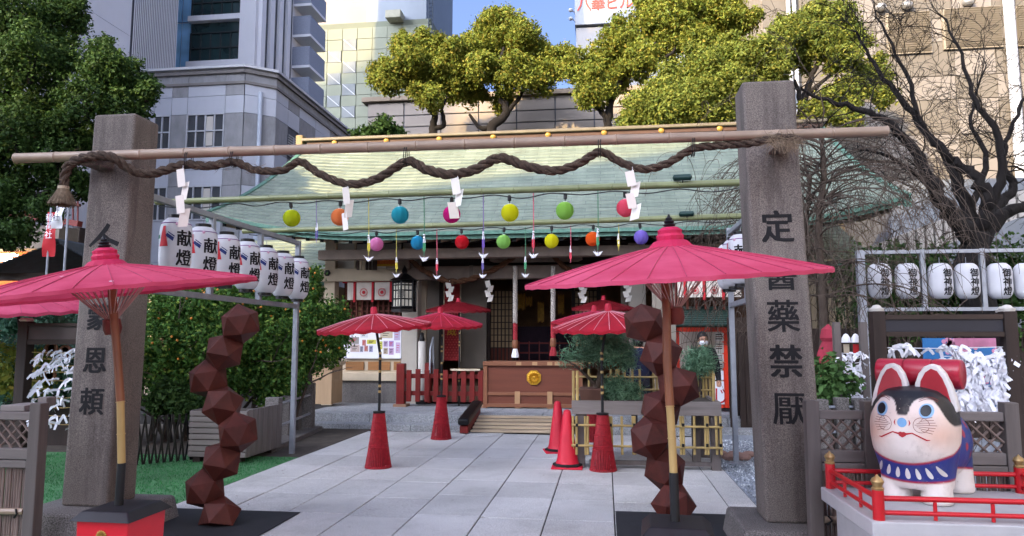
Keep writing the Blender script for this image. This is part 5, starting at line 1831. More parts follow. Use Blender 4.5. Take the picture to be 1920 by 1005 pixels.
# right wing behind the kiosk
rw = thing('amulet_office', 'dim timber amulet office behind the kiosk on the right', 'building', at(1330, 760, 14.1))
b = MB(); span(b, 1232, 500, 1420, 528, 13.75, .2); b.build('beam', m_beam, rw)
b = MB(); span(b, 1225, 528, 1268, 760, 13.9, .15); b.build('wall', m_pan, rw)
b = MB(); span(b, 1268, 528, 1480, 760, 14.6, .1); b.build('wall', bpy.data.materials['dim_interior'], rw)
for k in range(7):
    b = MB(); x = 1270 + k * 17; span(b, x, 556, x + 4, 580, 13.8, .05); b.build('lattice_bar', m_lat, rw)
# notice board
nb_ = thing('notice_board', 'white notice board covered with small papers in the left bay', 'notice board', at(700, 672, FY))
b = MB(); span(b, 645, 612, 752, 672, FY - .02, .06); b.build('board', m_white, nb_)
notes = [(651, 632, 673, 645, '#8f8c88'), (657, 646, 674, 660, '#b9a9a2'), (676, 620, 690, 633, '#c9ccd0'), (679, 637, 686, 648, '#b07a74'), (688, 637, 705, 645, '#c9c456'), (675, 649, 681, 660, '#8a8a9a'), (683, 648, 690, 659, '#a8837a'), (692, 648, 699, 660, '#8f8fb0'), (713, 616, 736, 634, '#b9ae96'), (739, 616, 750, 638, '#a99fb9'), (709, 640, 717, 655, '#bdbb54'), (719, 639, 727, 650, '#a893b3'), (729, 639, 738, 650, '#9f86b6'), (719, 652, 727, 664, '#a79a88'), (729, 652, 738, 665, '#b194b6'), (742, 642, 750, 662, '#b9a3c0'), (664, 616, 673, 622, '#b3b850')]
for i, (a, y0, c, y1, col) in enumerate(notes):
    b = MB(); span(b, a, y0, c, y1, FY - .028, .004)
    pp = b.build('notice', M('notice_%s' % col[1:], col, .8, .06, 30), nb_)
    P0, P1 = at(a, y0, FY - .03), at(c, y1, FY - .03)
    for k in range(3):
        z = P0.z + (P1.z - P0.z) * (.28 + .22 * k)
        MB().bx(P0.x + (P1.x - P0.x) * .2, P0.x + (P1.x - P0.x) * (.8 - .1 * k), FY - .0305, FY - .029, z - .006, z + .006).build('printed_line', m_ink if i % 3 else m_redp, pp)
# hanging iron lantern
il = thing('hanging_lantern', 'black iron hanging lantern with white panes by the porch column', 'lantern', at(758, 520, FY - .45))
Yi = FY - .5
c = at(758, 553, Yi)
def hexr(r, z0, z1, r1=None):
    return MB().lathe([(r, z0), (r1 or r, z1)], 6, c, Matrix.Rotation(R(30), 3, 'Z'))
hexr(.33, .30, .46, .06).build('roof', m_black, il, bev=.01)
MB().lathe([(.05, .46), (.07, .50), (.03, .58), (1e-6, .64)], 12, c).build('finial', m_black, il, smooth=True)
hexr(.235, -.30, .30).build('pane', M('lantern_pane', '#b9b6a6', .7, .08, 6), il)
for k in range(6):
    th = R(30 + 60 * k)
    p, q = Vector((math.cos(th), math.sin(th), 0)) * .245, Vector((math.cos(th + R(60)), math.sin(th + R(60)), 0)) * .245
    MB().tube([c + p + Vector((0, 0, -.3)), c + p + Vector((0, 0, .3))], .02, 5).build('corner_bar', m_black, il)
    for f in (.33, .66):
        e = p.lerp(q, f)
        MB().tube([c + e + Vector((0, 0, -.28)), c + e + Vector((0, 0, .28))], .011, 4).build('bar', m_black, il)
    for z in (-.27, -.09, .09, .20, .27):
        MB().tube([c + p + Vector((0, 0, z)), c + q + Vector((0, 0, z))], .014 if abs(z) < .25 else .03, 4).build('bar', m_black, il)
hexr(.27, -.36, -.305).build('base', m_black, il)
crest(c + Vector((0, -.235, .02)), .085, il, M('crest_grey', '#75736a', .5, .2, 8), name='crest')
# other small things at the hall
dw = at(877, 468, 14.75)
fix(MB().ball((0, 0, 0), .26, 24, 14).build('cedar_ball', M('dark_cedar', '#17120e', .95, .4, 30, 1.0, 60, dist=.03), None, smooth=True, at0=dw), 'dark round cedar ball hanging under the eave', 'cedar ball')
pv = thing('votive_picture', 'orange votive picture hung high in the left bay', 'picture', at(720, 488, FY - .3))
b = MB(); span(b, 706, 470, 741, 495, FY - .32, .03); b.build('board', M('ema_orange', '#b2591f', .6, .4, 7), pv)
b = MB(); span(b, 706, 495, 741, 499, FY - .34, .05); b.build('frame', m_gold, pv)
zz_ = [at(708 + 3.2 * i, 484 + 4 * math.sin(i * 1.1), FY - .335) for i in range(10)]
MB().tube(zz_, .016, 5).build('brush_mark', m_redp, pv)
for i, (px, cl) in enumerate(((671, '#3a2b22'), (676, '#b9ac93'), (682, '#b9ac93'), (688, '#2c211b'), (694, '#33261f'), (700, '#2c211b'), (704, '#33261f'))):
    b = MB(); span(b, px - 2, 468, px + 2, 506, FY - .38, .05)
    nmq = ['leftmost dark', 'first pale, beside the leftmost dark one', 'second pale, in the middle', 'dark, just right of the pale pair', 'dark, third from the right end', 'dark, second from the right end', 'rightmost dark, next to the orange picture'][i]
    fix(b.build('wooden_plaque', M('plaque_%d' % i, cl, .7, .15, 6), None, at0=at(px, 506, FY - .38)), 'upright wooden plaque in the left bay row, ' + nmq, 'plaque', 'wooden plaques hung in the left bay')
# scroll banner
sc_ = thing('scroll_banner', 'tall red patterned banner with gold mark inside the hall', 'banner', at(847, 680, 15.95))
b = MB(); span(b, 833, 528, 862, 676, 15.9, .02); b.build('cloth', M('banner_red', '#8e1c22', .7, .3, 12), sc_)
for a in ((831, 833), (862, 864)):
    b = MB(); span(b, a[0], 526, a[1], 678, 15.89, .03); b.build('border', m_cream, sc_)
b = MB()
for i in range(5):
    for j in range(24):
        p = at(836 + i * 5.6 + (j % 2) * 2.8, 560 + j * 4.8, 15.89)
        if p.x < at(861, 600, 15.89).x:
            b.add([(p.x - .022, 15.893, p.z), (p.x, 15.893, p.z - .016), (p.x + .022, 15.893, p.z), (p.x, 15.893, p.z + .016)], [(0, 1, 2, 3)])
b.build('woven_pattern', M('banner_pattern', '#b5443f', .7, .1), sc_, kind='stuff')
lay([([(x * .95, y) for x, y in glyph('威', .24, .0)[0]], glyph('威', .24, .0)[1])], lambda u, v: (at(847, 620, 15.88).x + u, 15.888, at(847, 620, 15.88).z + v), 'gold_mark', m_gold, sc_)
# bell ropes
m_brw = M('rope_grey_white', '#9a948c', .9, .2, 30)
m_brr = M('rope_red', '#8f2a32', .9, .2, 30)
for px, py1, lab in ((966, 672, 'left thick twisted bell rope with red lower end above the box'), (1037, 668, 'right thick twisted bell rope with red lower end above the box')):
    Yb = 14.62
    top, bot = at(px, 500, Yb), at(px, py1, Yb)
    t = thing('bell_rope', lab, 'bell rope', top, 0, 'bell ropes over the offertory box')
    for nm, f0, f1, mm in (('rope', 0, .62, m_brw), ('red_end', .62, .80, m_brr)):
        for st in range(3):
            pts = []
            L = top.z - bot.z
            n = int(40 * (f1 - f0) * 2)
            for i in range(n + 1):
                f = f0 + (f1 - f0) * i / n
                a = f * L / .16 * 6.283 + st * 2.094
                pts.append(top.lerp(bot, f) + Vector((math.cos(a) * .026, math.sin(a) * .026, 0)))
            MB().tube(pts, .029, 6).build(nm + '_strand', mm, t, smooth=60)
    q = top.lerp(bot, .80)
    MB().lathe([(.05, 0), (.062, -.03), (.062, -.15), (.045, -.18)], 14, q).build('wooden_grip', m_obt, t, smooth=40)
    MB().lathe([(.045, -.18), (.075, -.32), (.07, -.36)], 16, q, None, .06).build('tassel', m_white if px < 1000 else m_brr, t, smooth=40)
# sagging hall rope and streamers
hr = thing('hall_rope', 'thin brown straw rope looped across the front of the hall', 'rope', at(1000, 470, 14.9))
pts = smooth_line([at(x, y, 14.95) for x, y in ((752, 470), (775, 492), (800, 510), (840, 527), (880, 524), (920, 508), (955, 488), (980, 466), (1005, 458), (1028, 468), (1052, 495), (1085, 515), (1130, 524), (1180, 510), (1215, 480))], 8)
for st in range(2):
    ps = []
    for i, p in enumerate(pts):
        a = i * .8 + st * math.pi
        ps.append(p + Vector((0, math.cos(a), math.sin(a))) * .03)
    MB().tube(ps, .042, 6).build('strand', M('rope_brown', '#5c3f2c', .95, .3, 25, .6, 60) if st == 0 else bpy.data.materials['rope_brown'], hr, smooth=60)
for px, y0, y1, lab in ((843, 530, 565, 'small folded paper streamer on the hall rope before the red banner'), (917, 527, 566, 'small folded paper streamer on the hall rope left of the lattice door'), (1092, 533, 568, 'small folded paper streamer on the hall rope under the big umbrella rim'), (1176, 530, 566, 'small folded paper streamer on the hall rope beside the rusty sculpture')):
    streamer(px, y0, y1, 14.9, .11, lab, .0, 4)
# small standing post and handrail in the porch
sp_ = thing('stanchion', 'short pale round post with black top beside the porch column', 'post', at(791, 700, 14.9))
c = at(791, 700, 14.9)
MB().lathe([(.085, -.6), (.085, at(791, 640, 14.9).z - c.z)], 16, c).build('shaft', m_creamw, sp_, smooth=40)
MB().lathe([(.055, 0), (.065, .05), (.04, .12), (.05, .16), (1e-6, .2)], 14, at(791, 640, 14.9)).build('top', m_black, sp_, smooth=40)
MB().bx(c.x - .1, c.x + .1, 14.8, 15.0, PZ, c.z - .55).build('base', m_black, sp_)
hd_ = thing('handrail', 'bent metal handrail in the porch beside the pale post', 'handrail', at(808, 700, 14.8))
MB().tube([at(806, 700, 14.8), at(807, 655, 14.8), at(812, 632, 15.0), at(813, 700, 15.0)], .022, 8).build('tube', m_steel, hd_, smooth=60)

# ================================================================== trees and shrubs
m_bark = M('dark_bark', '#141110', .95, .35, 14, .8, 40, stretch=(1, 1, .3), dist=.02)
m_bark2 = M('grey_bark', '#463c34', .95, .3, 14, .6, 40, stretch=(1, 1, .3), dist=.02)
m_lf_y = leafmat('leaves_yellow_green', ['#52642a', '#68752e', '#858736', '#717c30', '#5a6b2c', '#94853a'], .35)
m_lf_g = leafmat('leaves_mid_green', ['#4c5f2a', '#63702e', '#7c8238', '#56682e', '#8a873c'], .35)
m_lf_d = leafmat('leaves_dark_green', ['#22361a', '#2f4822', '#3b5627', '#28401e', '#4c6530'], .25)
m_lf_h = leafmat('leaves_hedge', ['#2a481f', '#3d6029', '#4f7430', '#325424', '#7a8f3c'], .25)
def limb(b, pts, r0, r1, n=8):
    pts = smooth_line(pts, 5)
    m = len(pts)
    pts = [p + Vector((rnd.gauss(0, .12), rnd.gauss(0, .12), rnd.gauss(0, .1))) * r0 for p in pts]
    b.tube(pts, [r0 + (r1 - r0) * i / (m - 1) for i in range(m)], n, cap=False)
def crown_tree(label, limbs, blobs, nleaf, size, mat, Y, seed, trunk_mat, group=None, name='broadleaf_tree', cat='tree'):
    base = at(limbs[0][0][0], limbs[0][0][1], Y)
    t = thing(name, label, cat, (base.x, base.y, 0), 0, group)
    b = MB()
    g = random.Random(seed)
    for pts, r0, r1 in [(l[0:-2], l[-2], l[-1]) for l in limbs]:
        limb(b, [at(x, y, Y + (d if len(q) > 2 else 0)) for q in pts for x, y, d in [(q[0], q[1], q[2] if len(q) > 2 else 0)]], r0, r1)
    B3 = []
    for (px, py, rp, dy) in blobs:
        c = at(px, py, Y + dy)
        r = rp / F_PX * (Y + dy) * (.82 if Y > 19 else .9)
        B3.append((c, (r, r * 1.0, r * .85)))
        if Y > 11:
            for _ in range(6):
                dd = Vector((g.gauss(0, 1), g.gauss(0, .8), g.gauss(.25, .8))).normalized()
                r2_ = r * g.uniform(.22, .48)
                B3.append((c + dd * r * g.uniform(.75, 1.12), (r2_, r2_, r2_ * g.uniform(.6, .9))))
        # twigs reaching into each clump
        for _ in range(3):
            d = Vector((g.gauss(0, 1), g.gauss(0, 1), g.gauss(0, 1))).normalized()
            q = c + d * r * .75
            b.tube([c - Vector((0, 0, r * .8)), c.lerp(q, .4) , q], [.045, .025, .008], 4, cap=False)
    b.build('trunk', trunk_mat, t, smooth=60)
    leaves('crown', mat, B3, nleaf, size, t, shell=.45, seed=seed)
    return t
YT1 = 23.0
crown_tree('yellow green tree with a twisted trunk, left of those behind the roof',
    [[(811, 262), (812, 240), (815, 215), (800, 190), (788, 178), .16, .05], [(812, 240), (832, 235), (828, 205), (838, 180), .10, .04]],
    [(755, 85, 30, 0), (800, 95, 40, .5), (730, 150, 42, 0), (780, 140, 50, 1), (830, 130, 45, .3), (850, 165, 42, .8), (800, 180, 36, -.6), (770, 110, 34, -.5), (870, 115, 40, 1.2), (845, 95, 28, 0), (710, 140, 24, 0)],
    56000, .05, m_lf_y, YT1, 3, m_bark, 'trees behind the shrine roof')
crown_tree('tallest yellow green tree in the middle behind the shrine roof',
    [[(920, 258), (925, 235), (948, 212), (940, 180), (935, 140), (945, 90), .20, .06], [(925, 235), (900, 240), (880, 215), .12, .05], [(948, 212), (972, 185), (985, 160), .10, .04]],
    [(955, 45, 40, 0), (915, 50, 34, .4), (985, 65, 36, -.3), (940, 95, 52, .8), (890, 85, 36, 0), (1000, 100, 44, .6), (900, 130, 44, -.5), (960, 140, 48, -.4), (1010, 145, 46, 0), (880, 170, 38, .5), (1040, 125, 34, .3), (940, 190, 26, .6), (1060, 100, 26, 0)],
    74000, .05, m_lf_y, YT1 + .8, 5, m_bark, 'trees behind the shrine roof')
crown_tree('yellow green tree right of the middle, its top running off the photo',
    [[(1140, 250), (1138, 225), (1120, 200), (1095, 170), .16, .05], [(1140, 225), (1150, 180), (1180, 130), (1230, 80), .14, .05], [(1180, 130), (1260, 100), (1265, 60), .08, .03]],
    [(1085, 130, 42, 0), (1130, 105, 42, .4), (1165, 75, 44, 0), (1210, 50, 48, .8), (1260, 30, 50, 0), (1310, 20, 50, .6), (1365, 15, 46, 0), (1110, 170, 46, -.3), (1155, 140, 44, .6), (1200, 110, 46, -.4), (1250, 85, 44, .5), (1300, 75, 48, 0), (1340, 60, 44, .8), (1225, 5, 40, .5), (1395, 40, 34, 0)],
    84000, .05, m_lf_y, YT1 - .3, 7, m_bark, 'trees behind the shrine roof')
crown_tree('dense rounded green tree left of the right stone pillar top',
    [[(1300, 262), (1310, 230), (1350, 180), .2, .06], [(1310, 230), (1270, 190), .12, .04]],
    [(1215, 205, 50, 0), (1260, 165, 52, .3), (1310, 130, 50, 0), (1360, 110, 46, .4), (1400, 105, 44, 0), (1250, 215, 52, -.4), (1305, 190, 58, -.5), (1355, 165, 56, -.3), (1345, 215, 48, -.2), (1190, 235, 34, 0), (1400, 170, 46, .2), (1430, 95, 38, 0), (1465, 70, 36, .3), (1450, 130, 40, 0), (1290, 235, 40, 0)],
    88000, .047, m_lf_g, YT1 - 2.2, 9, m_bark, 'trees behind the shrine roof')
crown_tree('green tree right of the right pillar top, before the sunlit building',
    [[(1500, 260), (1505, 200), (1520, 150), (1540, 100), .16, .05], [(1505, 200), (1490, 150), .1, .04], [(1510, 180), (1570, 130), .09, .03]],
    [(1490, 55, 40, 0), (1530, 35, 44, .4), (1575, 30, 38, 0), (1545, 80, 46, -.3), (1590, 75, 40, .3), (1500, 105, 36, .2), (1580, 110, 34, -.3), (1640, 140, 34, .5), (1600, 170, 36, 0), (1660, 180, 26, .3), (1555, 185, 34, 0), (1530, 215, 36, -.2), (1590, 225, 30, 0)],
    52000, .05, m_lf_g, YT1 - 1.2, 11, m_bark, 'trees behind the shrine roof')
crown_tree('small dull green shrub above the roof ridge at the left', [[(712, 268), (712, 250), .06, .02]], [(690, 252, 20, 0), (715, 244, 22, 0), (738, 252, 18, .2), (668, 256, 12, 0)], 4200, .07, m_lf_d, 22.0, 13, m_bark, None, 'shrub', 'shrub')
# big dark evergreen on the left
YL = 12.5
crown_tree('big dark evergreen tree filling the upper left corner',
    [[(-60, 700), (-50, 480), (-20, 300), (30, 150), .32, .10], [(-20, 300), (80, 250), (170, 190), .14, .04], [(-50, 400), (40, 380), (90, 360), .12, .04]],
    [(20, 30, 75, 0), (90, 40, 62, .6), (-40, 60, 80, 0), (60, 110, 78, -.5), (0, 150, 85, 0), (110, 100, 50, .5), (200, 130, 62, 0), (165, 185, 66, -.3), (245, 160, 50, .4), (230, 210, 55, 0), (100, 215, 70, .2), (40, 240, 80, -.4), (-30, 260, 80, 0), (110, 285, 62, -.2), (50, 330, 66, .3), (0, 380, 72, 0), (130, 345, 45, .2), (85, 395, 42, 0), (-40, 400, 80, .4), (20, 440, 45, -.2), (175, 265, 45, .3), (130, 20, 40, .8), (275, 175, 26, 0), (190, 95, 36, .3)],
    115000, .038, m_lf_d, YL, 17, m_bark)
# kumquat hedge
hd = thing('kumquat_hedge', 'leafy green kumquat hedge dotted with small orange fruits behind the lantern rack', 'hedge', (-5.4, 11, 0))
HB = []
for (px, py, rp, Y) in ((300, 590, 42, 10.3), (360, 580, 44, 10.6), (420, 585, 44, 10.9), (480, 590, 44, 11.2), (540, 575, 40, 11.6), (575, 545, 30, 12.0), (310, 640, 50, 10.2), (375, 645, 52, 10.4), (440, 640, 54, 10.8), (505, 645, 52, 11.1), (570, 610, 50, 11.6), (620, 595, 38, 12.0), (300, 700, 46, 10.2), (360, 710, 48, 10.4), (430, 700, 52, 10.8), (500, 695, 46, 11.1), (560, 670, 46, 11.5), (610, 650, 40, 11.9), (340, 540, 26, 11), (460, 545, 26, 11.3), (400, 550, 26, 11.2), (590, 515, 16, 12), (640, 625, 24, 12.2), (510, 740, 26, 11.0), (545, 715, 30, 11.2)):
    c = at(px, py, Y)
    r = rp / F_PX * Y
    HB.append((c, (r, r * 1.1, r)))
leaves('foliage', m_lf_h, HB, 60000, .032, hd, shell=.5, seed=21)
b = MB()
for k in range(26):
    c, r = rnd.choice(HB[:4] + HB[6:10] + HB[12:16])
    q = Vector((c.x + rnd.gauss(0, .15), c.y + .2, -.02))
    grow(b, q, (rnd.gauss(0, .2), 0, 1), max(.5, c.z * .6), .035, 2, rnd)
b.build('stem', m_bark2, hd)
fruit = MB()
for k in range(80):
    c, r = HB[rnd.choice([0, 1, 2, 3, 4, 5, 10, 11, 16, 17, 18, 19, 20, 21, 9, 8, 7, 6])]
    d = Vector((rnd.gauss(0, 1), -abs(rnd.gauss(0, 1)), rnd.gauss(.5, .8))).normalized()
    fruit.ball(c + Vector((d.x * r[0], d.y * r[1], d.z * r[2])) * rnd.uniform(.95, 1.10), .021, 6, 4)
fruit.build('fruit', M('kumquat_orange', '#b8741f', .5, .15, 20), hd, kind='stuff')
# dark needle shrub low at the left of the hedge
crown_tree('dark low pine shrub at the foot of the kumquat hedge', [[(320, 830), (318, 780), (325, 740), .03, .012]], [(300, 755, 26, 0), (335, 740, 28, .1), (350, 765, 26, 0), (310, 725, 20, .1), (375, 750, 22, .2)], 6500, .035, m_lf_d, 9.9, 23, m_bark, None, 'pine_shrub', 'shrub')
# ivy along the top of the left fence
iv = thing('ivy_hedge', 'ivy covered hedge behind the left omikuji rack and pink umbrella', 'hedge', (-6.5, 8.7, 0))
IB = [(at(x, 598 + 3 * (i % 2), 8.9), (.3, .35, .16)) for i, x in enumerate(range(-60, 150, 26))] + [(at(x, 690, 9.6), (.4, .3, .5)) for x in (-40, 10, 60, 110)]
leaves('foliage', leafmat('leaves_ivy', ['#3c5a48', '#4f7460', '#628a78', '#2f4c38'], .2), IB, 13000, .04, iv, seed=29)
leaves('yellow_foliage', m_lf_y, [(at(20, 690, 9.2), (.25, .2, .4)), (at(70, 700, 9.3), (.2, .2, .35))], 1500, .04, iv, seed=31)
MB().bx(-9.5, -7.0, 9.9, 10.0, -.02, 1.7).build('backing_fence', m_dark, iv)

# ---- bare cherry tree on the right
YC = 12.0
ct = thing('bare_cherry_tree', 'bare black cherry tree with a forked trunk on the right', 'tree', at(1825, 590, YC))
ct.location.z = 0
b = MB()
g = random.Random(41)
tips = []
def bl(pts, r0, r1, n=9, tw=True, dens=9):
    P = [at(x, y, YC + d) for x, y, d in pts]
    S_ = smooth_line(P, 6)
    m = len(S_)
    S_ = [p + Vector((g.gauss(0, .10), g.gauss(0, .10), g.gauss(0, .10))) * (r0 + .02) for p in S_]
    b.tube(S_, [(r0 + (r1 - r0) * (i / (m - 1)) ** .8) * .85 for i in range(m)], n, cap=False)
    if tw:
        for k in range(int(dens * 1.25)):
            i = g.randint(m // 3, m - 1)
            d = (S_[min(i + 1, m - 1)] - S_[i - 1]).normalized()
            nd = d * .5 + Vector((g.gauss(0, .7), g.gauss(0, .6), g.gauss(.25, .6)))
            grow(b, S_[i], nd, g.uniform(.4, .8), max(.009, r1 * .6), 3, g, .42, (2, 3), .72, 0, 4, 5, tips, .0034, .2)
bl([(1838, 640, 0), (1834, 560, 0), (1822, 490, 0), (1826, 445, 0)], .30, .235, 12, False)
bl([(1828, 460, 0), (1800, 420, -.2), (1760, 375, -.4), (1745, 335, -.5), (1700, 265, -.6), (1640, 215, -.8), (1560, 190, -.9), (1500, 165, -1)], .19, .02, 9, True, 16)
bl([(1826, 455, 0), (1815, 400, .2), (1790, 330, .3), (1768, 285, .3), (1700, 200, .2), (1640, 120, .1), (1600, 60, 0)], .17, .015, 9, True, 15)
bl([(1832, 450, 0), (1850, 400, -.2), (1845, 350, -.3), (1800, 310, -.3), (1768, 285, -.3), (1730, 235, -.3), (1690, 120, -.3), (1640, 20, -.3)], .16, .015, 9, True, 13)
bl([(1835, 455, 0), (1875, 405, .2), (1925, 385, .3), (1990, 350, .3)], .18, .05, 9, True, 8)
bl([(1838, 450, .1), (1870, 390, .4), (1900, 350, .5), (1880, 300, .5), (1900, 230, .5), (1935, 160, .5)], .13, .02, 8, True, 13)
bl([(1850, 400, -.2), (1878, 330, -.4), (1870, 250, -.5), (1830, 190, -.5), (1800, 100, -.5), (1770, 30, -.5)], .10, .012, 8, True, 13)
bl([(1760, 375, -.4), (1720, 330, -.7), (1660, 290, -.9), (1600, 280, -1)], .07, .012, 7, True, 11)
bl([(1815, 400, .2), (1850, 300, .6), (1820, 220, .8), (1850, 120, .9)], .08, .012, 7, True, 12)
b.build('branches', m_bark, ct, smooth=60)
# ---- weeping cherry behind the right pillar
YWc = 10.6
wt = thing('weeping_cherry', 'bare weeping cherry with thin hanging twigs behind the right pillar', 'tree', at(1545, 700, YWc))
wt.location.z = 0
b = MB()
g = random.Random(51)
def arch(p, d, L, r):
    pts = [p.copy()]
    n = 16
    d = d.normalized()
    for i in range(n):
        d = (d + Vector((g.gauss(0, .10), g.gauss(0, .10), -.14 - .03 * i / n))).normalized()
        p = p + d * L / n
        pts.append(p.copy())
    b.tube(pts, [max(.0028, r * (1 - i / n)) for i in range(n + 1)], 3 if r < .012 else 5, cap=False)
    return pts
P = [at(x, y, YWc + d) for x, y, d in ((1548, 880, 0), (1545, 700, 0), (1543, 560, 0), (1535, 420, .1), (1545, 330, .1), (1540, 260, 0))]
S_ = smooth_line(P, 5)
b.tube(S_, [.075 - .045 * i / (len(S_) - 1) for i in range(len(S_))], 8, cap=False)
P2 = [at(x, y, YWc + d) for x, y, d in ((1512, 900, .4), (1518, 640, .4), (1508, 480, .4), (1520, 330, .3))]
S2 = smooth_line(P2, 5)
b.tube(S2, [.06 - .035 * i / (len(S2) - 1) for i in range(len(S2))], 8, cap=False)
for k in range(120):
    s0 = g.choice(S_[10:] + S2[8:])
    a = g.uniform(0, 6.283)
    d = Vector((math.cos(a) * g.uniform(.6, 1.3), math.sin(a) * .6, g.uniform(.2, 1.0)))
    pts = arch(s0, d, g.uniform(1.3, 3.0), .014)
    for q in pts[4::2]:
        for _ in range(2):
            if g.random() < .75:
                arch(q, Vector((g.gauss(0, .6), g.gauss(0, .5), g.uniform(-.6, .4))), g.uniform(.4, 1.2), .0055)
b.build('branches', m_bark2, wt, smooth=60)
for px, lab in ((1560, 'pale wooden prop standing by the weeping cherry trunk'),):
    pass

# ================================================================== left side
m_gray_w = wood('weathered_plank', '#77706c', 'x', .22, .8)
m_gray_z = wood('weathered_plank_upright', '#6d6764', 'z', .22, .8)
# planter crate
pc = thing('planter_crate', 'weathered grey plank planter crate left of the path', 'planter', (-5.0, 8.8, 0))
c0, c1 = gd(362, 862), gd(443, 868)
xa, xb, ya, yb = c0.x + .02, c1.x + .12, c1.y - .0, c1.y + 1.0
zt = at(400, 770, ya).z
nb = 8
for k in range(nb):
    z0, z1 = .06 + (zt - .06) * k / nb, .06 + (zt - .06) * (k + 1) / nb
    MB().bx(xa, xb, ya, ya + .03, z0 + .006, z1 - .006).build('plank', m_gray_w, pc, bev=.004)
nk = 7
for k in range(nk):
    y0, y1 = ya + .032 + (yb - ya - .03) * k / nk, ya + .032 + (yb - ya - .03) * (k + 1) / nk
    MB().bx(xb - .03, xb, y0 + .005, y1 - .005, .06, zt + .01).build('plank', m_gray_z, pc, bev=.004)
MB().bx(xa + .03, xb - .035, ya + .035, yb, .07, zt - .06).build('soil_fill', m_soil, pc)
MB().bx(xa, xa + .03, ya + .031, yb, .06, zt).build('plank', m_gray_z, pc)
for x in (xa + .1, xb - .12):
    for y in (ya + .08, yb - .1):
        MB().bx(x - .05, x + .05, y - .05, y + .05, -.02, .059).build('foot', m_dark, pc)
# folding trellis
tr_ = thing('folding_trellis', 'low black folding trellis fence beside the planter crate', 'fence', gd(300, 868))
fa, fb = gd(255, 872), gd(358, 862)
n = 8
for k in range(n + 1):
    p = fa.lerp(fb, k / n)
    for s_ in (-1, 1):
        q = fa.lerp(fb, (k + s_ * .95) / n)
        if -.3 < (k + s_ * .95) / n < 1.3:
            MB().beam((p.x, p.y + .012 * s_, .0), (q.x, q.y + .012 * s_, .60), .012, .022).build('slat', m_black, tr_)
# stone posts with rail behind the planter
sf = thing('stone_fence', 'row of dark stone fence posts receding beside the path', 'fence', (-4.6, 11, 0))
for k, (px, y0, y1) in enumerate(((514, 745, 842), (537, 742, 822), (556, 736, 812), (570, 733, 806), (581, 718, 808))):
    p = gd(px, y1)
    z = at(px, y0, p.y).z
    w = .10 if k else .13
    MB().bx(p.x - w, p.x + w * .6, p.y - .07, p.y + .07, -.04, z).build('post', m_granb, sf, bev=.012)
p, q = gd(514, 842), gd(581, 808)
for zz in (.3, .62):
    MB().tube([(p.x, p.y, zz), (q.x, q.y, zz)], .02, 8).build('rail', m_steel, sf)
kx = MB().hexa([(p.x - .25, p.y - .3, -.04), (p.x + .12, p.y - .3, -.04), (q.x + .15, q.y + .2, -.04), (q.x - .25, q.y + .2, -.04)], [(p.x - .25, p.y - .3, .06), (p.x + .12, p.y - .3, .06), (q.x + .15, q.y + .2, .06), (q.x - .25, q.y + .2, .06)]).build('base_kerb', m_granb, sf, bev=.01)
# small wooden counter at the porch end
wc = thing('wooden_counter', 'plain tan wooden counter between hedge and hall', 'counter', at(610, 760, 14.0))
b = MB(); span(b, 585, 685, 622, 758, 14.0, .6); b.build('body', wood('counter_tan', '#a08769', 'z', .12), wc, bev=.01)
b = MB(); span(b, 578, 678, 625, 686, 13.95, .7); b.build('top', m_cream, wc, bev=.01)
# paper strips and racks
strip_src = []
def strip_src_make(parent):
    out = []
    for k in range(6):
        g = random.Random(100 + k)
        w = .0125
        L = .095
        b = MB()
        b.ball((0, 0, 0), .013, 6, 4, (1.1, .8, .9))
        for s_ in (-1, 1):
            d = Vector((s_ * g.uniform(.15, .7), g.uniform(-.5, .1), g.uniform(-1.0, -.25))).normalized()
            n_ = d.cross(Vector((0, 1, .3))).normalized() * w
            e = d * L * g.uniform(.6, 1.1)
            m_ = e * .5 + Vector((0, -.008, .004))
            b.add([-n_, n_, m_ + n_, m_ - n_, e + n_ * .9 + Vector((0, 0, -.006)), e - n_ * .9 + Vector((0, 0, -.006))], [(0, 1, 2, 3), (3, 2, 4, 5)])
        out.append(b)
    return out
SB = strip_src_make(None)
def strips(parent, lines, n, spread=.015, name='paper_strip', big=1.0):
    src = [b.build(name, m_white, parent) for b in SB]
    base = parent.location
    objs = []
    for k in range(n):
        a, c = lines[rnd.randrange(len(lines))] if k >= len(lines) * 6 else lines[k % len(lines)]
        f = rnd.random()
        p = Vector(a).lerp(Vector(c), f) + Vector((rnd.gauss(0, .005), rnd.gauss(0, spread * .6), rnd.gauss(0, spread)))
        s_ = src[k] if k < 6 else None
        loc = p - base
        rot = (rnd.uniform(-.5, .5), rnd.uniform(-.6, .6), rnd.uniform(-1, 1))
        if s_ is None:
            o = inst(src[k % 6], name, parent, loc, rot)
        else:
            o = s_
            # meshes were built relative to the parent: move their origin
            for v in o.data.vertices:
                v.co += base
            o.location = loc
            o.rotation_euler = rot
        sc = rnd.uniform(.75, 1.15) * big
        o.scale = (sc, sc, sc)
def tied(parent, lines, mat=None):
    for a, c in lines:
        MB().tube([a, Vector(a).lerp(Vector(c), .5) + Vector((0, 0, -.012)), c], .004, 4).build('cord', mat or m_bamy, parent)
Yk = 7.3
lr = thing('fortune_rack', 'dark timber rack of knotted paper fortunes behind the left pillar', 'fortune rack', (at(90, 700, Yk).x, Yk, 0))
def kx_(px, Y=Yk): return at(px, 650, Y).x
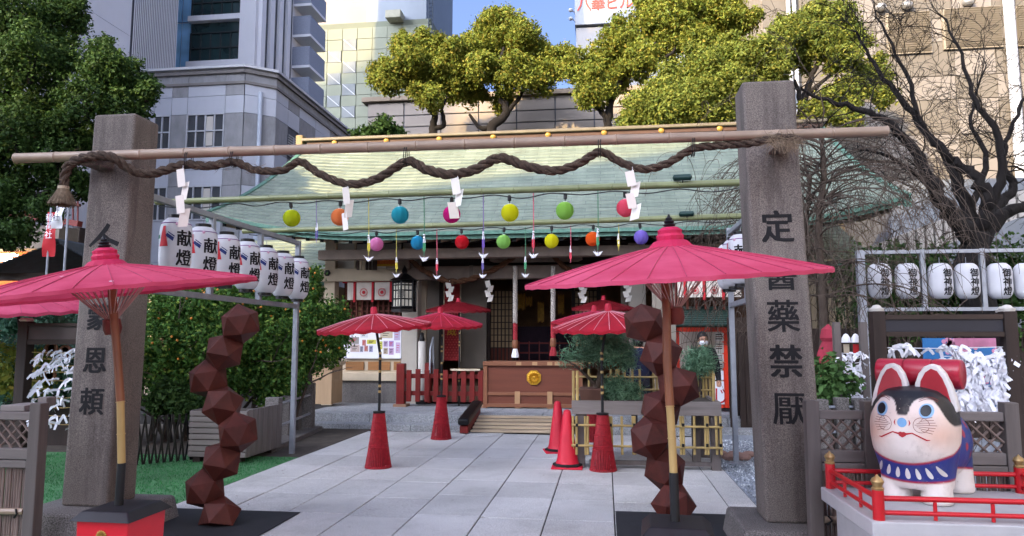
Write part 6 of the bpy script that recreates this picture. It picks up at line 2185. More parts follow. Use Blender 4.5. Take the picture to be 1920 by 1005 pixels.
for px in (48, 205):
    MB().bx(kx_(px) - .07, kx_(px) + .05, Yk - .05, Yk + .07, -.01, at(px, 603, Yk).z).build('post', m_dark, lr, bev=.006)
    MB().lathe([(.06, 0), (.075, .02), (.05, .04)], 4, (kx_(px) - .01, Yk, at(px, 603, Yk).z), Matrix.Rotation(R(45), 3, 'Z')).build('post_cap', M('post_cap_pale', '#b9b4ac', .6, .1, 5) if 'post_cap_pale' not in bpy.data.materials else bpy.data.materials['post_cap_pale'], lr)
z0, z1, z2, z3 = [at(120, y, Yk).z for y in (646, 636, 612, 606)]
MB().bx(kx_(48) + .052, kx_(205) - .072, Yk - .03, Yk + .05, z1, z2).build('panel', M('panel_brown_grey', '#4a403c', .7, .1, 4), lr)
MB().bx(kx_(48) + .051, kx_(205) - .071, Yk - .04, Yk + .06, z0, z1 - .001).build('rail', m_darkx, lr)
MB().bx(kx_(48) + .051, kx_(205) - .071, Yk - .045, Yk + .065, z2 + .001, z3).build('rail', m_darkx, lr)
ln = []
for i, y in enumerate((662, 672, 684, 697, 712, 730, 745, 764, 778, 794)):
    a, c = at(60, y + rnd.uniform(-3, 3), Yk - .02), at(175, y + rnd.uniform(-3, 3), Yk - .02)
    ln.append((a, c))
tied(lr, ln)
strips(lr, ln, 110)
for i, (px, py) in enumerate(((98, 655), (125, 660), (95, 703))):
    c = at(px, py, Yk + .12)
    MB().lathe([(.075, 0), (.08, .03), (.055, .03), (.055, 0)], 20, c, Matrix.Rotation(R(90), 3, 'X')).build('straw_ring', m_obt, lr, smooth=40)
b = MB()
# second rack on the right
Yk2 = 6.9
r2 = thing('fortune_rack', 'dark timber rack crowded with knotted paper fortunes behind the white dog figure', 'fortune rack', (at(1770, 700, Yk2).x, Yk2, 0))
def kx2(px): return at(px, 650, Yk2).x
for px in (1647, 1893, 1915):
    MB().bx(kx2(px) - .055, kx2(px) + .055, Yk2 - .055 + (.25 if px == 1915 else 0), Yk2 + .055 + (.25 if px == 1915 else 0), -.02, at(px, 584, Yk2).z).build('post', m_dark, r2, bev=.006)
    MB().lathe([(.06, 0), (.066, .025), (.05, .03), (.03, .055), (1e-6, .062)], 10, (kx2(px), Yk2 + (.25 if px == 1915 else 0), at(px, 584, Yk2).z)).build('post_cap', bpy.data.materials['post_cap_pale'], r2, smooth=40)
z0, z1, z2, z3 = [at(1770, y, Yk2).z for y in (631, 622, 599, 590)]
MB().bx(kx2(1647) + .056, kx2(1893) - .056, Yk2 - .03, Yk2 + .05, z1, z2).build('panel', M('panel_blue_grey', '#28272d', .6, .1, 4), r2)
MB().bx(kx2(1647) + .057, kx2(1893) - .057, Yk2 - .045, Yk2 + .06, z0, z1 - .001).build('rail', m_darkx, r2)
MB().bx(kx2(1647) + .057, kx2(1893) - .057, Yk2 - .045, Yk2 + .06, z2 + .001, z3).build('rail', m_darkx, r2)
ln = [(at(1660, 652, Yk2), at(1892, 650, Yk2))]
for y in range(668, 775, 9):
    ln.append((at(1770, y, Yk2), at(1893, y - 2, Yk2)))
tied(r2, ln, m_white)
strips(r2, ln, 296, .02, big=1.3)
# flowered board behind
fb_ = thing('flower_board', 'blue board with pink blossom pattern behind the right fortune rack', 'board', at(1810, 690, 7.6))
b = MB(); span(b, 1735, 634, 1890, 770, 7.6, .03); b.build('board', M('board_blue', '#2f6fa8', .5, .15, 5), fb_)
pol = []
for k in range(26):
    cx, cz = rnd.uniform(-.38, .38), rnd.uniform(-.32, .35)
    for q in range(5):
        a = 2 * math.pi * q / 5 + k
        pol.append(circ(cx + .032 * math.cos(a), cz + .032 * math.sin(a), .022, n=8))
cb0 = at(1812, 690, 7.59)
lay(pol, lambda u, v: (cb0.x + u, 7.597, cb0.z + v), 'blossom_print', M('blossom_pink', '#c98aa6', .6, .1, 9), fb_, None, 'stuff')
b = MB(); span(b, 1790, 634, 1888, 650, 7.595, .003); b.build('pink_band', M('band_pink', '#b0708c', .6, .2, 9), fb_)

# ---- bamboo fence panels
m_cane = M('cane_dry', '#6f5f58', .7, .3, 5, .1, 40, stretch=(2, 2, .4), orand=.1)
m_post = wood('grey_post', '#5d5653', 'z', .2, .8)
m_rail = wood('grey_rail', '#6a6360', 'x', .2, .8)
def fence_panel(x0, x1, Y, ztop, label, postl=True, postr=True, ph=.05):
    t = thing('bamboo_fence', label, 'fence', ((x0 + x1) / 2, Y, 0))
    for x, on in ((x0, postl), (x1, postr)):
        if on:
            MB().bx(x - .045, x + .045, Y - .045, Y + .045, -.03, ztop + ph).build('post', m_post, t, bev=.006)
    a, c = x0 + .046, x1 - .046
    for z0, z1, d in ((ztop - .075, ztop - .015, .03), (ztop - .36, ztop - .28, .032), (ztop - .42, ztop - .365, .04)):
        MB().bx(a, c, Y - d, Y + d, z0, z1).build('rail', m_rail, t, bev=.006)
    zl0, zl1 = ztop - .28, ztop - .075
    h = zl1 - zl0
    k = 0
    x = a - h
    while x < c:
        for s_ in (1, -1):
            p, q = Vector((x, 0, zl0)), Vector((x + h, 0, zl1))
            if s_ < 0:
                p, q = Vector((x, 0, zl1)), Vector((x + h, 0, zl0))
            if p.x < a:
                f = (a - p.x) / (q.x - p.x); p = p.lerp(q, f)
            if q.x > c:
                f = (c - p.x) / (q.x - p.x) if q.x > p.x else 0; q = p.lerp(q, f)
            if (q - p).length > .04:
                MB().tube([(p.x, Y + .008 * s_, p.z), (q.x, Y + .008 * s_, q.z)], .0085, 6).build('lattice_cane', m_cane, t)
        x += .085
    b = MB()
    x = a
    while x < c:
        r = rnd.uniform(.007, .0105)
        b.tube([(x + r, Y + rnd.uniform(-.006, .006), -.03), (x + r + rnd.uniform(-.004, .004), Y + rnd.uniform(-.006, .006), ztop - .42)], r, 6, cap=False)
        x += 2 * r + rnd.uniform(0, .004)
    b.build('upright_cane', m_cane, t, kind='stuff')
    zb = ztop - .74
    MB().tube([(a, Y - .03, zb), (c, Y - .03, zb + .01)], .024, 8).build('cross_cane', m_bam, t, smooth=40)
    for f in (.08, .9):
        x = a + (c - a) * f
        MB().tube([(x, Y - .05, zb + .03), (x + .02, Y - .06, zb), (x - .01, Y - .05, zb - .03)], .008, 5).build('rope_tie', m_black, t)
    return t
YFp = 5.22
zt = at(1580, 765, YFp).z
xL, xM, xRt = at(1522, 800, YFp).x, at(1630, 800, YFp).x, at(1893, 800, YFp).x
fence_panel(xL, xM, YFp, zt, 'bamboo fence panel with diagonal lattice between right pillar and dog figure')
fence_panel(xM + .092, xRt, YFp, zt, 'bamboo fence panel with diagonal lattice right of the dog figure', False)
YFl = 4.9
zt = at(40, 768, YFl).z
fence_panel(at(-60, 800, YFl).x, at(72, 800, YFl).x, YFl, zt, 'bamboo fence panel with dark lattice at the left photo edge')
x5 = at(8, 800, YFl).x
wt_ = thing('wooden_trough', 'small grey wooden trough on top of the left bamboo fence', 'trough', at(40, 745, YFl))
p = at(44, 752, YFl + .1)
MB().bx(p.x - .1, p.x + .1, YFl + .0, YFl + .25, zt - .012, zt + .03).build('tray', m_gray_w, wt_, bev=.004)
MB().bx(p.x - .02, p.x + .06, YFl + .26, YFl + .36, zt - .0, zt + .07).build('block', m_gray_z, wt_, bev=.004)
# stone posts behind the right fence
st_ = thing('stone_posts', 'low granite fence posts with rail behind the lattice fence', 'fence', at(1580, 760, 7.6))
for px in (1540, 1578, 1612, 1640):
    p = at(px, 760, 7.6)
    MB().bx(p.x - .06, p.x + .06, 7.55, 7.68, -.03, at(px, 745 + rnd.uniform(-3, 6), 7.6).z).build('post', m_granb, st_, bev=.01)
MB().tube([at(1500, 763, 7.62), at(1660, 763, 7.62)], .015, 6).build('rail', m_steel, st_)
MB().tube([at(1500, 810, 7.62), at(1660, 810, 7.62)], .015, 6).build('rail', m_steel, st_)

# ---- left background: stall, small pavilion roof, banners
pv_ = thing('small_pavilion', 'small pavilion with dark grey gabled roof behind the left umbrella', 'pavilion', at(80, 600, 13.5))
Yp = 13.5
def pk(x, y, d=0): return at(x, y, Yp + d)
m_tile = M('grey_roof_tile', '#4c5661', .6, .2, 6, .1, 40)
for k in range(16):
    f0, f1 = k / 16, (k + 1.15) / 16
    a0, a1 = pk(-40, 510).lerp(pk(105, 455), f0), pk(-40, 510).lerp(pk(105, 455), min(1, f1))
    off = Vector((0, 2.6, .0))
    MB().hexa([a0, a1, a1 + off, a0 + off], [a0 + Vector((0, 0, .035)), a1 + Vector((0, 0, .01)), a1 + off + Vector((0, 0, .01)), a0 + off + Vector((0, 0, .035))]).build('roof_tile_row', m_tile, pv_)
    a0, a1 = pk(200, 505).lerp(pk(105, 455), f0), pk(200, 505).lerp(pk(105, 455), min(1, f1))
    MB().hexa([a1, a0, a0 + off, a1 + off], [a1 + Vector((0, 0, .01)), a0 + Vector((0, 0, .035)), a0 + off + Vector((0, 0, .035)), a1 + off + Vector((0, 0, .01))]).build('roof_tile_row', m_tile, pv_)
MB().tube([pk(105, 453), pk(105, 453) + Vector((0, 2.6, 0))], .07, 8).build('ridge', m_tile, pv_)
for px in (-25, 185):
    q = pk(px, 600, .4)
    MB().bx(q.x - .06, q.x + .06, Yp + .35, Yp + .47, 0, q.z + .75).build('post', m_dark, pv_)
q0_, q1_ = pk(-30, 520, .4), pk(190, 520, .4)
MB().bx(q0_.x, q1_.x, Yp + .36, Yp + .46, q0_.z - .08, q0_.z + .08).build('beam', m_darkx, pv_)
MB().bx(q0_.x + .3, q1_.x - .3, Yp + 2.0, Yp + 2.1, 0, q0_.z).build('back_wall', m_dark, pv_)
# lit eatery behind
et = thing('lit_stall', 'stall with warm orange wall and bright strip lights far left', 'stall', at(40, 520, 17))
b = MB(); span(b, -80, 468, 80, 640, 17.5, .1); b.build('wall', M('stall_orange', '#a54f22', .7, .2, 3), et)
b = MB(); span(b, -80, 425, 110, 467, 16.9, .7); b.build('canopy', M('stall_canopy', '#6d655c', .7, .2, 3), et)
m_tube = emit('strip_light', (1.0, .82, .55), 5.0)
for (x0, y0, x1, y1) in ((-60, 474, 32, 481), (-60, 482, 50, 490), (-60, 499, 22, 506), (44, 484, 62, 488)):
    a, c = at(x0, y0, 16.8 + (.2 if x0 < 0 else 0)), at(x1, y1, 16.8 + (.2 if x0 < 0 else 0))
    MB().bx(a.x, c.x, a.y - .04, a.y + .04, at((x0 + x1) / 2, y1, a.y).z, at((x0 + x1) / 2, y0 + 2, a.y).z).build('strip_light', m_tube, et)
# red railings of the raised walk
wk = thing('red_walkway', 'raised walkway with thin red railings glimpsed under the left tree', 'walkway', at(90, 400, 18))
for px in range(20, 150, 9):
    a, c = at(px, 360, 18), at(px, 425, 18)
    MB().tube([a, c], .02, 4).build('baluster', m_red, wk)
MB().beam(at(-20, 362, 18), at(150, 385, 18), .08, .08).build('handrail', m_red, wk)
MB().beam(at(-20, 395, 18), at(150, 420, 18), .2, .16).build('deck_beam', m_red, wk)
MB().bx(at(0, 420, 18).x, at(0, 420, 18).x + .2, 17.95, 18.2, 0, at(0, 420, 18).z - .1).build('column', m_dark, wk)
MB().bx(at(140, 420, 18).x, at(140, 420, 18).x + .2, 17.95, 18.2, 0, at(140, 420, 18).z - .1).build('column', m_dark, wk)
def flag(px0, px1, y0, y1, polex, Y, col, text, tcol, label, size):
    p = at(polex, y1 + 30, Y)
    t = thing('nobori_banner', label, 'banner', (p.x, Y, 0))
    MB().tube([(p.x, Y, 0), (p.x + .02, Y, at(polex, y0 - 8, Y).z)], .018, 6).build('pole', m_steel, t)
    a, c = at(px0, y0, Y), at(px1, y1, Y)
    N = 8
    vs, fs = [], []
    for i in range(N + 1):
        z = a.z + (c.z - a.z) * i / N
        for j in range(4):
            x = a.x + (c.x - a.x) * j / 3 - .05 * i / N
            vs.append((x, Y - .02 + .03 * math.sin(i * .8 + j * .7), z))
    for i in range(N):
        for j in range(3):
            fs.append((i * 4 + j, i * 4 + j + 1, (i + 1) * 4 + j + 1, (i + 1) * 4 + j))
    cl = MB().add(vs, fs).build('cloth', col, t, smooth=60)
    xm = (a.x + c.x) / 2
    lay(column_text(text, size, size * 1.05, .01), lambda u, v, d=0: (xm + u - .03, Y - .06 - d, a.z - size * .7 + v), 'lettering', tcol, cl)
flag(91, 107, 398, 481, 86, 10.8, m_redp, '稲荷社', m_white, 'faded red banner with white lettering hanging left of the left pillar', .14)
flag(106, 121, 385, 428, 122, 10.4, m_white, '神社', m_ink, 'narrow white banner with dark lettering just left of the left pillar', .12)
MB().tube([at(-40, 508, 9.6), at(110, 504, 9.6)], .016, 6)

# ================================================================== right of the path: trellis planter, kiosk, ball
m_tre = M('trellis_bamboo', '#a08a55', .5, .25, 6, .05, 40, orand=.12, spec=.45)
tp_ = thing('trellis_planter', 'long wooden planter stand fenced with yellow bamboo canes right of the path', 'planter', (.4, 9.4, 0))
pf0, pf1 = gd(1090, 876), gd(1338, 884)
Yq = 9.0
xa, xb = at(1072, 760, Yq).x, at(1352, 760, Yq).x
zt, zb = at(1200, 752, Yq).z, at(1200, 778, Yq).z
MB().bx(xa, xb, Yq - .02, Yq + .02, zb, zt).build('front_board', m_gray_w, tp_, bev=.005)
MB().bx(xa, xa + .04, Yq + .021, Yq + 1.1, zb, zt).build('side_board', m_gray_w, tp_, bev=.005)
MB().bx(xb - .04, xb, Yq + .021, Yq + 1.1, zb, zt).build('side_board', m_gray_w, tp_, bev=.005)
MB().bx(xa, xb, Yq + 1.101, Yq + 1.14, zb, zt).build('back_board', m_gray_w, tp_, bev=.005)
MB().bx(xa + .041, xb - .041, Yq + .022, Yq + 1.1, zb + .02, zt - .03).build('soil_fill', m_soil, tp_)
for px in (1088, 1342):
    for y in (Yq + .06, Yq + 1.0):
        x = at(px, 800, Yq).x
        MB().bx(x - .055, x + .055, y - .055, y + .055, -.01, zb - .002).build('leg', m_post, tp_, bev=.005)
MB().bx(at(1105, 870, Yq).x, at(1335, 870, Yq).x, Yq + .02, Yq + .07, .04, .09).build('low_rail', m_post, tp_)
MB().bx(at(1315, 800, Yq).x - .05, at(1315, 800, Yq).x + .05, Yq + .5, Yq + .6, -.01, zb - .002).build('leg', m_post, tp_)
def canes(pxs, y0, y1, Y, r=.016):
    for px in pxs:
        x = at(px, 800, Y).x
        MB().tube([(x, Y - .02, at(px, y1, Y).z), (x + rnd.uniform(-.006, .006), Y - .02, at(px, y0, Y).z)], r, 8).build('cane', m_tre, tp_, smooth=40)
def hcane(px0, px1, py, Y, r=.014):
    a, c = at(px0, py, Y), at(px1, py, Y)
    MB().tube([(a.x, Y - .045, a.z), (c.x, Y - .045, a.z)], r, 8).build('cross_cane', m_tre, tp_, smooth=40)
Yv = Yq - .03
canes((1074, 1081, 1098, 1102, 1143, 1147, 1166, 1187, 1190, 1276, 1281, 1301, 1322, 1327, 1343, 1351), 780, 852, Yv)
canes((1208, 1212, 1232), 780, 852, Yv)
hcane(1072, 1354, 796, Yv); hcane(1072, 1354, 834, Yv)
Yv2 = Yq + 1.05
canes((1076, 1083), 695, 752, Yq + .05, .019)
canes((1105, 1128, 1146, 1158, 1162, 1173, 1187, 1201, 1227, 1233, 1247, 1305, 1312, 1320, 1326, 1333, 1338), 692, 745, Yv2)
hcane(1078, 1340, 706, Yv2); hcane(1078, 1340, 729, Yv2)
canes((1339,), 700, 752, Yq + .08, .02)
for px in (1082, 1145, 1189, 1280, 1325, 1350):
    for py in (796, 834):
        q = at(px, py, Yv)
        MB().box((q.x, Yv - .045, q.z), (.03, .036, .036)).build('rope_tie', m_black, tp_)
# pine bonsai in it
m_lf_p = leafmat('pine_needles', ['#4a7058', '#678c6c', '#82a684', '#567a60'], .15)
def pine(label, limbs, blobs, n, Y, seed, pot=None, size=.045):
    t = thing('pine_bonsai', label, 'bonsai', at(limbs[0][0][0], limbs[0][0][1], Y))
    b = MB()
    for l in limbs:
        pts, r0, r1 = l[:-2], l[-2], l[-1]
        limb(b, [at(x, y, Y + d) for x, y, d in pts], r0, r1, 7)
    b.build('trunk', m_bark2, t, smooth=60)
    B3 = [(at(x, y, Y + d), (r / F_PX * Y, r / F_PX * Y, r / F_PX * Y * .62)) for x, y, r, d in blobs]
    leaves('needles', m_lf_p, B3, n, size, t, .3, seed, aspect=.10, up=.6)
    if pot:
        a, c = at(pot[0], pot[3], Y), at(pot[2], pot[1], Y)
        MB().hexa([(a.x + .03, Y - .17, a.z), (c.x - .03, Y - .17, a.z), (c.x - .03, Y + .17, a.z), (a.x + .03, Y + .17, a.z)], [(a.x, Y - .2, c.z), (c.x, Y - .2, c.z), (c.x, Y + .2, c.z), (a.x, Y + .2, c.z)]).build('pot', M('pot_brown', '#5f4338', .6, .15, 6), t, bev=.012)
    return t
pine('green pine bonsai in a brown pot inside the trellis planter',
     [[(1118, 728, 0), (1125, 700, 0), (1122, 672, .05), (1110, 650, .1), .045, .02], [(1118, 722, 0), (1095, 700, -.1), (1078, 685, -.2), (1060, 675, -.2), .025, .008], [(1124, 700, 0), (1145, 672, .1), (1165, 660, .1), .025, .01]],
     [(1085, 632, 12, .0), (1090, 665, 18, -.1), (1110, 640, 24, 0), (1130, 650, 26, -.1), (1150, 635, 20, .1), (1165, 660, 26, 0), (1140, 670, 20, -.2), (1068, 670, 14, -.1), (1175, 680, 18, .1), (1105, 665, 20, 0), (1180, 652, 14, .1)],
     5600, 9.5, 61, (1086, 727, 1133, 750))
pine('dark low juniper spreading in the trellis planter', [[(1165, 750, 0), (1165, 738, 0), .02, .01]], [(1150, 725, 20, 0), (1175, 730, 22, 0), (1160, 738, 20, -.1), (1185, 742, 14, 0), (1140, 742, 14, 0)], 5000, 9.6, 63)
pine('round bright green pine tuft beside the masked person', [[(1312, 735, 0), (1312, 690, 0), .02, .012]], [(1300, 672, 10, 0), (1318, 668, 12, 0), (1310, 685, 14, 0), (1324, 686, 10, 0), (1300, 690, 9, 0)], 4200, 10.0, 65)

# kiosk
Yx = 14.0
ki = thing('kiosk', 'orange red framed kiosk with dark green corrugated awning and posters', 'kiosk', (at(1315, 760, Yx).x, Yx, 0))
def kb(nm, x0, y0, x1, y1, Y, d, mm, par=None, **kw):
    b = MB(); span(b, x0, y0, x1, y1, Y, d)
    return b.build(nm, mm, par or ki, **kw)
m_ver = M('orange_red_paint', '#d5371f', .5, .08, 5)
kb('top_beam', 1268, 614, 1366, 622, Yx, .12, m_ver, bev=.006)
kb('post', 1357, 622, 1366, 765, Yx, .12, m_ver, bev=.006)
kb('post', 1268, 622, 1275, 765, Yx, .12, m_ver, bev=.006)
kb('base', 1275, 757, 1357, 765, Yx, .12, m_ver, bev=.006)
kb('inner_wall', 1275, 622, 1357, 757, Yx + .5, .05, M('kiosk_inside', '#b8aca0', .7, .1, 3))
kb('counter', 1275, 690, 1345, 757, Yx + .06, .3, M('counter_brown', '#4a3a32', .6, .15, 4))
s = 'M'
aw = kb('awning_frame', 1266, 578, 1366, 612, Yx + .0, .05, m_dark)
m_awn = M('awning_green', '#123028', .5, .15, 5, spec=.5)
for k in range(9):
    y = 578 + 4 * k
    a, c = at(1264, y, Yx), at(1368, y, Yx)
    MB().tube([(a.x, Yx - .35 + .035 * (8 - k) * 1.2 - .05, a.z), (c.x, Yx - .35 + .035 * (8 - k) * 1.2 - .05, a.z)], .028, 8).build('awning_ridge', m_awn, ki, smooth=40)
for x0, y0, x1, y1, cc_ in ((1340, 624, 1357, 640, '#b9b6b0'), (1340, 642, 1357, 662, '#a9a49c'), (1340, 664, 1357, 678, '#c4c0bc'), (1346, 680, 1357, 690, '#8f8a86')):
    pp = kb('poster', x0, y0, x1, y1, Yx - .012, .006, M('poster_%d' % y0, cc_, .7, .1, 20))
    for k in range(3):
        q = at(x0 + 2, y0 + 3 + 4 * k, Yx - .014)
        q2_ = at(x1 - 3, y0 + 3 + 4 * k, Yx - .014)
        MB().bx(q.x, q2_.x, Yx - .0145, Yx - .0125, q.z - .012, q.z + .006).build('printed_block', m_ink if k != 1 else M('print_brown_%d' % y0, '#6a4a3a', .7), pp)
kb('notice', 1341, 695, 1357, 712, Yx - .012, .006, m_white)
sg = kb('sign_panel', 1340, 715, 1358, 758, Yx - .012, .008, m_white)
q = at(1350, 742, Yx - .02)
vs, fs = glyph('じ', .34, .01)
lay([([(x * .8, y) for x, y in vs], fs)], lambda u, v: (q.x + u, Yx - .0145, q.z + v), 'lettering', m_redp, sg)
vs, fs = glyph('く', .20, .01)
lay([([(x * .8, y) for x, y in vs], fs)], lambda u, v: (q.x + u, Yx - .0145, q.z + .30 + v), 'lettering', m_redp, sg)
# dark sheds right of the kiosk
sh_ = thing('dark_shed', 'dark timber shed posts between kiosk and right pillar', 'shed', at(1385, 770, 12.8))
for px in (1373, 1392, 1402):
    x = at(px, 700, 12.8).x
    MB().bx(x - .05, x + .05, 12.8, 12.9, -.02, 1.95).build('post', m_dark, sh_)
MB().bx(at(1366, 640, 12.8).x, at(1480, 640, 12.8).x, 12.78, 12.9, 1.7, 1.95).build('beam', m_darkx, sh_)
MB().bx(at(1380, 700, 13.2).x, at(1480, 700, 13.2).x, 13.3, 13.36, -.02, 1.9).build('wall', m_dark, sh_)
bl_ = gd(1362, 842)
fix(MB().ball((0, 0, .16), .165, 24, 14).build('green_ball', M('ball_green', '#4f8a5e', .5, .12, 5), None, smooth=True, at0=(bl_.x, bl_.y, 0)), 'pale green ball on the gravel beside the trellis planter', 'ball')
rk = thing('edging_stones', 'small reddish edging stones on the gravel near the green ball', 'stones', gd(1365, 855))
for k in range(7):
    p = gd(1350 + k * 9, 856 + (k % 3) * 3)
    MB().ball((p.x, p.y, .03), rnd.uniform(.06, .1), 7, 5, (1.2, .8, .6)).build('stone', M('stone_pink', '#8a6f66', .85, .2, 8) if k == 0 else bpy.data.materials['stone_pink'], rk)
# red draped stand and bells seen right of the pillar
rs = thing('red_cloth_figure', 'stone figure draped in faded red cloth behind the weeping cherry', 'statue', at(1555, 720, 8.6))
c = at(1556, 690, 8.6)
MB().lathe([(.20, -.22), (.19, -.1), (.12, .18), (.07, .3), (.09, .34), (.07, .44), (1e-6, .5)], 14, c, None, .05).build('cloth', M('cloth_rose', '#8f2c3c', .85, .25, 9), rs, smooth=30)
MB().bx(c.x - .2, c.x + .2, 8.45, 8.8, -.02, c.z - .22).build('plinth', m_granb, rs, bev=.01)
for i, (px, lab) in enumerate(((1586, 'small glass wind bell, left of the pair behind the weeping cherry'), (1604, 'small glass wind bell, right of the pair behind the weeping cherry'))):
    q = at(px, 632, 8.4)
    t = thing('wind_bell', lab, 'wind bell', q, 0, 'glass wind bells')
    MB().lathe([(.05, -.06), (.045, -.01), (.02, .03), (1e-6, .04)], 12, q).build('bell', m_white, t, smooth=True)
    MB().tube([q + Vector((0, 0, .04)), q + Vector((0, 0, .35))], .004, 4).build('cord', m_ink, t)
    MB().bx(q.x - .03, q.x + .03, 8.398, 8.402, q.z - .18, q.z - .08).build('paper_tag', m_redp if i else m_cream, t)
mr = thing('fortune_post', 'tall post rack of white knotted papers behind the weeping cherry', 'fortune rack', at(1595, 740, 8.2))
for px in (1572, 1622):
    x = at(px, 700, 8.2).x
    MB().bx(x - .035, x + .035, 8.17, 8.24, -.02, 1.75).build('post', m_post, mr)
ln = [(at(1576, y, 8.2), at(1618, y - 1, 8.2)) for y in range(662, 750, 9)]
tied(mr, ln, m_white)
strips(mr, ln, 70, .02)
leafy = thing('climbing_plant', 'leafy green climbing plant behind the lattice fence by the right pillar', 'plant', at(1560, 730, 7.9))
leaves('foliage', leafmat('leaves_climber', ['#4b6b3a', '#5d8048', '#3a5730'], .3), [(at(1555, 700, 7.9), (.12, .12, .25)), (at(1585, 720, 7.9), (.16, .1, .14)), (at(1545, 730, 7.9), (.14, .1, .12))], 700, .045, leafy, seed=77)
MB().tube([(leafy.location.x, 7.9, -.02), at(1556, 690, 7.9)], .012, 5).build('stem', m_bark2, leafy)
dk = thing('dark_board_wall', 'dark boarded wall closing the view behind the right racks', 'wall', (4, 12.7, 0))
for k in range(24):
    x = at(1420, 700, 12.7).x + .02 + k * .3
    MB().bx(x, x + .285, 12.7, 12.74, -.02, 1.75 + (k % 2) * .004).build('board', m_dark, dk)

# a few dry leaves blown onto the paving
n = 60
P = np.column_stack([nr.uniform(-4.0, 1.3, n), nr.uniform(5.2, 12, n), np.full(n, .004)])
a = nr.uniform(0, 6.28, n)
d1 = np.column_stack([np.cos(a), np.sin(a), nr.normal(0, .12, n)]); d2 = np.column_stack([-np.sin(a), np.cos(a), nr.normal(0, .12, n)])
s1 = nr.uniform(.008, .02, n)[:, None]
quads('fallen_leaves', np.stack([P - d1 * s1, P + d2 * s1 * .5 + [0, 0, .004], P + d1 * s1, P - d2 * s1 * .5 + [0, 0, .003]], 1), leafmat('dry_leaf', ['#5a4326', '#75592e', '#4a3a26', '#86703a'], .1), None, 'stuff')

ds = thing('dark_shrub', 'dark evergreen shrubs massed behind the plain white lanterns', 'shrub', at(1770, 700, 13.0))
ds.location.z = 0
leaves('foliage', m_lf_d, [(at(x, y, 13.0 + (k % 3) * .3), (.75, .5, .55)) for k, (x, y) in enumerate(((1650, 515), (1720, 520), (1790, 510), (1860, 515), (1930, 505), (1640, 560), (1700, 575), (1760, 545), (1800, 580), (1860, 550), (1920, 560), (1980, 540), (1650, 620), (1730, 640), (1820, 630), (1900, 630)))], 22000, .045, ds, seed=83)
b = MB()
for k in range(9):
    q = at(1640 + 38 * k, 700, 13.1)
    grow(b, (q.x, q.y, -.02), (rnd.gauss(0, .2), 0, 1), 1.3, .03, 2, rnd)
b.build('stem', m_bark, ds)

# ================================================================== papier mache dog on its railed plinth
PT = .60
pd = thing('plinth', 'white plinth with low red railing at the right front corner', 'plinth', (1.95, 4.55, 0))
m_pl = M('plinth_white', '#a9a8aa', .7, .08, 5, .08, 60, dirt=.18)
px0, px1, py0, py1 = 1.385, 2.62, 4.10, 5.02
MB().bx(px0, px1, py0, py1, PT - .085, PT).build('slab', m_pl, pd, bev=.008)
MB().bx(px0 + .07, px1 - .07, py0 + .07, py1 - .07, -.03, PT - .0855).build('body', m_pl, pd, bev=.006)
m_rail_r = M('railing_red', '#b3121d', .35, .1, 6, spec=.5)
m_brass = M('brass_knob', '#a98c5e', .35, .15, 9, metal=.6)
rx0, rx1, ry0, ry1 = px0 + .05, px1 - .05, py0 + .045, py1 - .05
for x in (rx0, rx1):
    for y in (ry0, ry1):
        MB().lathe([(.030, 0), (.030, .155)], 16, (x, y, PT)).build('post', m_rail_r, pd, smooth=40)
        MB().lathe([(.030, .156), (.032, .166), (.024, .172), (.026, .182), (.034, .200), (.026, .216), (.010, .226), (.003, .236)], 16, (x, y, PT)).build('knob', m_brass, pd, smooth=40)
for z, r in ((.038, .0125), (.112, .0145)):
    for y in (ry0, ry1):
        MB().tube([(rx0 + .028, y, PT + z), (rx1 - .028, y, PT + z)], r, 10).build('rail', m_rail_r, pd, smooth=40)
    for x in (rx0, rx1):
        MB().tube([(x, ry0 + .028, PT + z), (x, ry1 - .028, PT + z)], r, 10).build('rail', m_rail_r, pd, smooth=40)
for y in (ry0, ry1):
    for f in (.25, .5, .75):
        x = rx0 + (rx1 - rx0) * f
        MB().tube([(x, y, PT + .005), (x, y, PT + .1)], .010, 8).build('baluster', m_rail_r, pd)
for x in (rx0, rx1):
    for f in (.33, .66):
        y = ry0 + (ry1 - ry0) * f
        MB().tube([(x, y, PT + .005), (x, y, PT + .1)], .010, 8).build('baluster', m_rail_r, pd)

dog = thing('dog_figure', 'large painted papier mache dog figure with red ears and blue bib', 'figure', (0, 0, 0))
b = MB()
prof = [(0.0, .0), (.10, .0)]
# chest and head as stacked ovals (half width, half depth, centre y, z)
rows = [(.215, .165, -.02, .085), (.222, .185, -.025, .13), (.235, .20, -.03, .20), (.252, .225, -.035, .27), (.268, .245, -.04, .34), (.277, .255, -.04, .41), (.279, .257, -.035, .48), (.273, .25, -.03, .55), (.256, .233, -.02, .61), (.225, .205, -.01, .66), (.175, .16, .0, .70), (.10, .09, .0, .722), (.03, .03, .0, .728)]
n = 40
vs, fs = [], []
for a, d, yc, z in rows:
    for k in range(n):
        th = 2 * math.pi * k / n
        c_, s_ = math.cos(th), math.sin(th)
        e = 2.25
        q = (abs(c_) ** e + abs(s_) ** e) ** (-1 / e)
        vs.append((a * q * c_, yc + d * q * s_, z))
for i in range(len(rows) - 1):
    for k in range(n):
        fs.append((i * n + k, i * n + (k + 1) % n, (i + 1) * n + (k + 1) % n, (i + 1) * n + k))
fs.append(tuple(range(n - 1, -1, -1)))
fs.append(tuple((len(rows) - 1) * n + k for k in range(n)))
b.add(vs, fs)
b.ball((0, .30, .335), 1.0, 32, 18, (.250, .43, .250))
for x, y in ((-.128, -.075), (.128, -.075), (-.125, .46), (.125, .46)):
    b.lathe([(.094, 0), (.100, .02), (.095, .07), (.092, .14), (.095, .24)], 24, (x, y, 0), Matrix.Diagonal((1, 1.1, 1)))
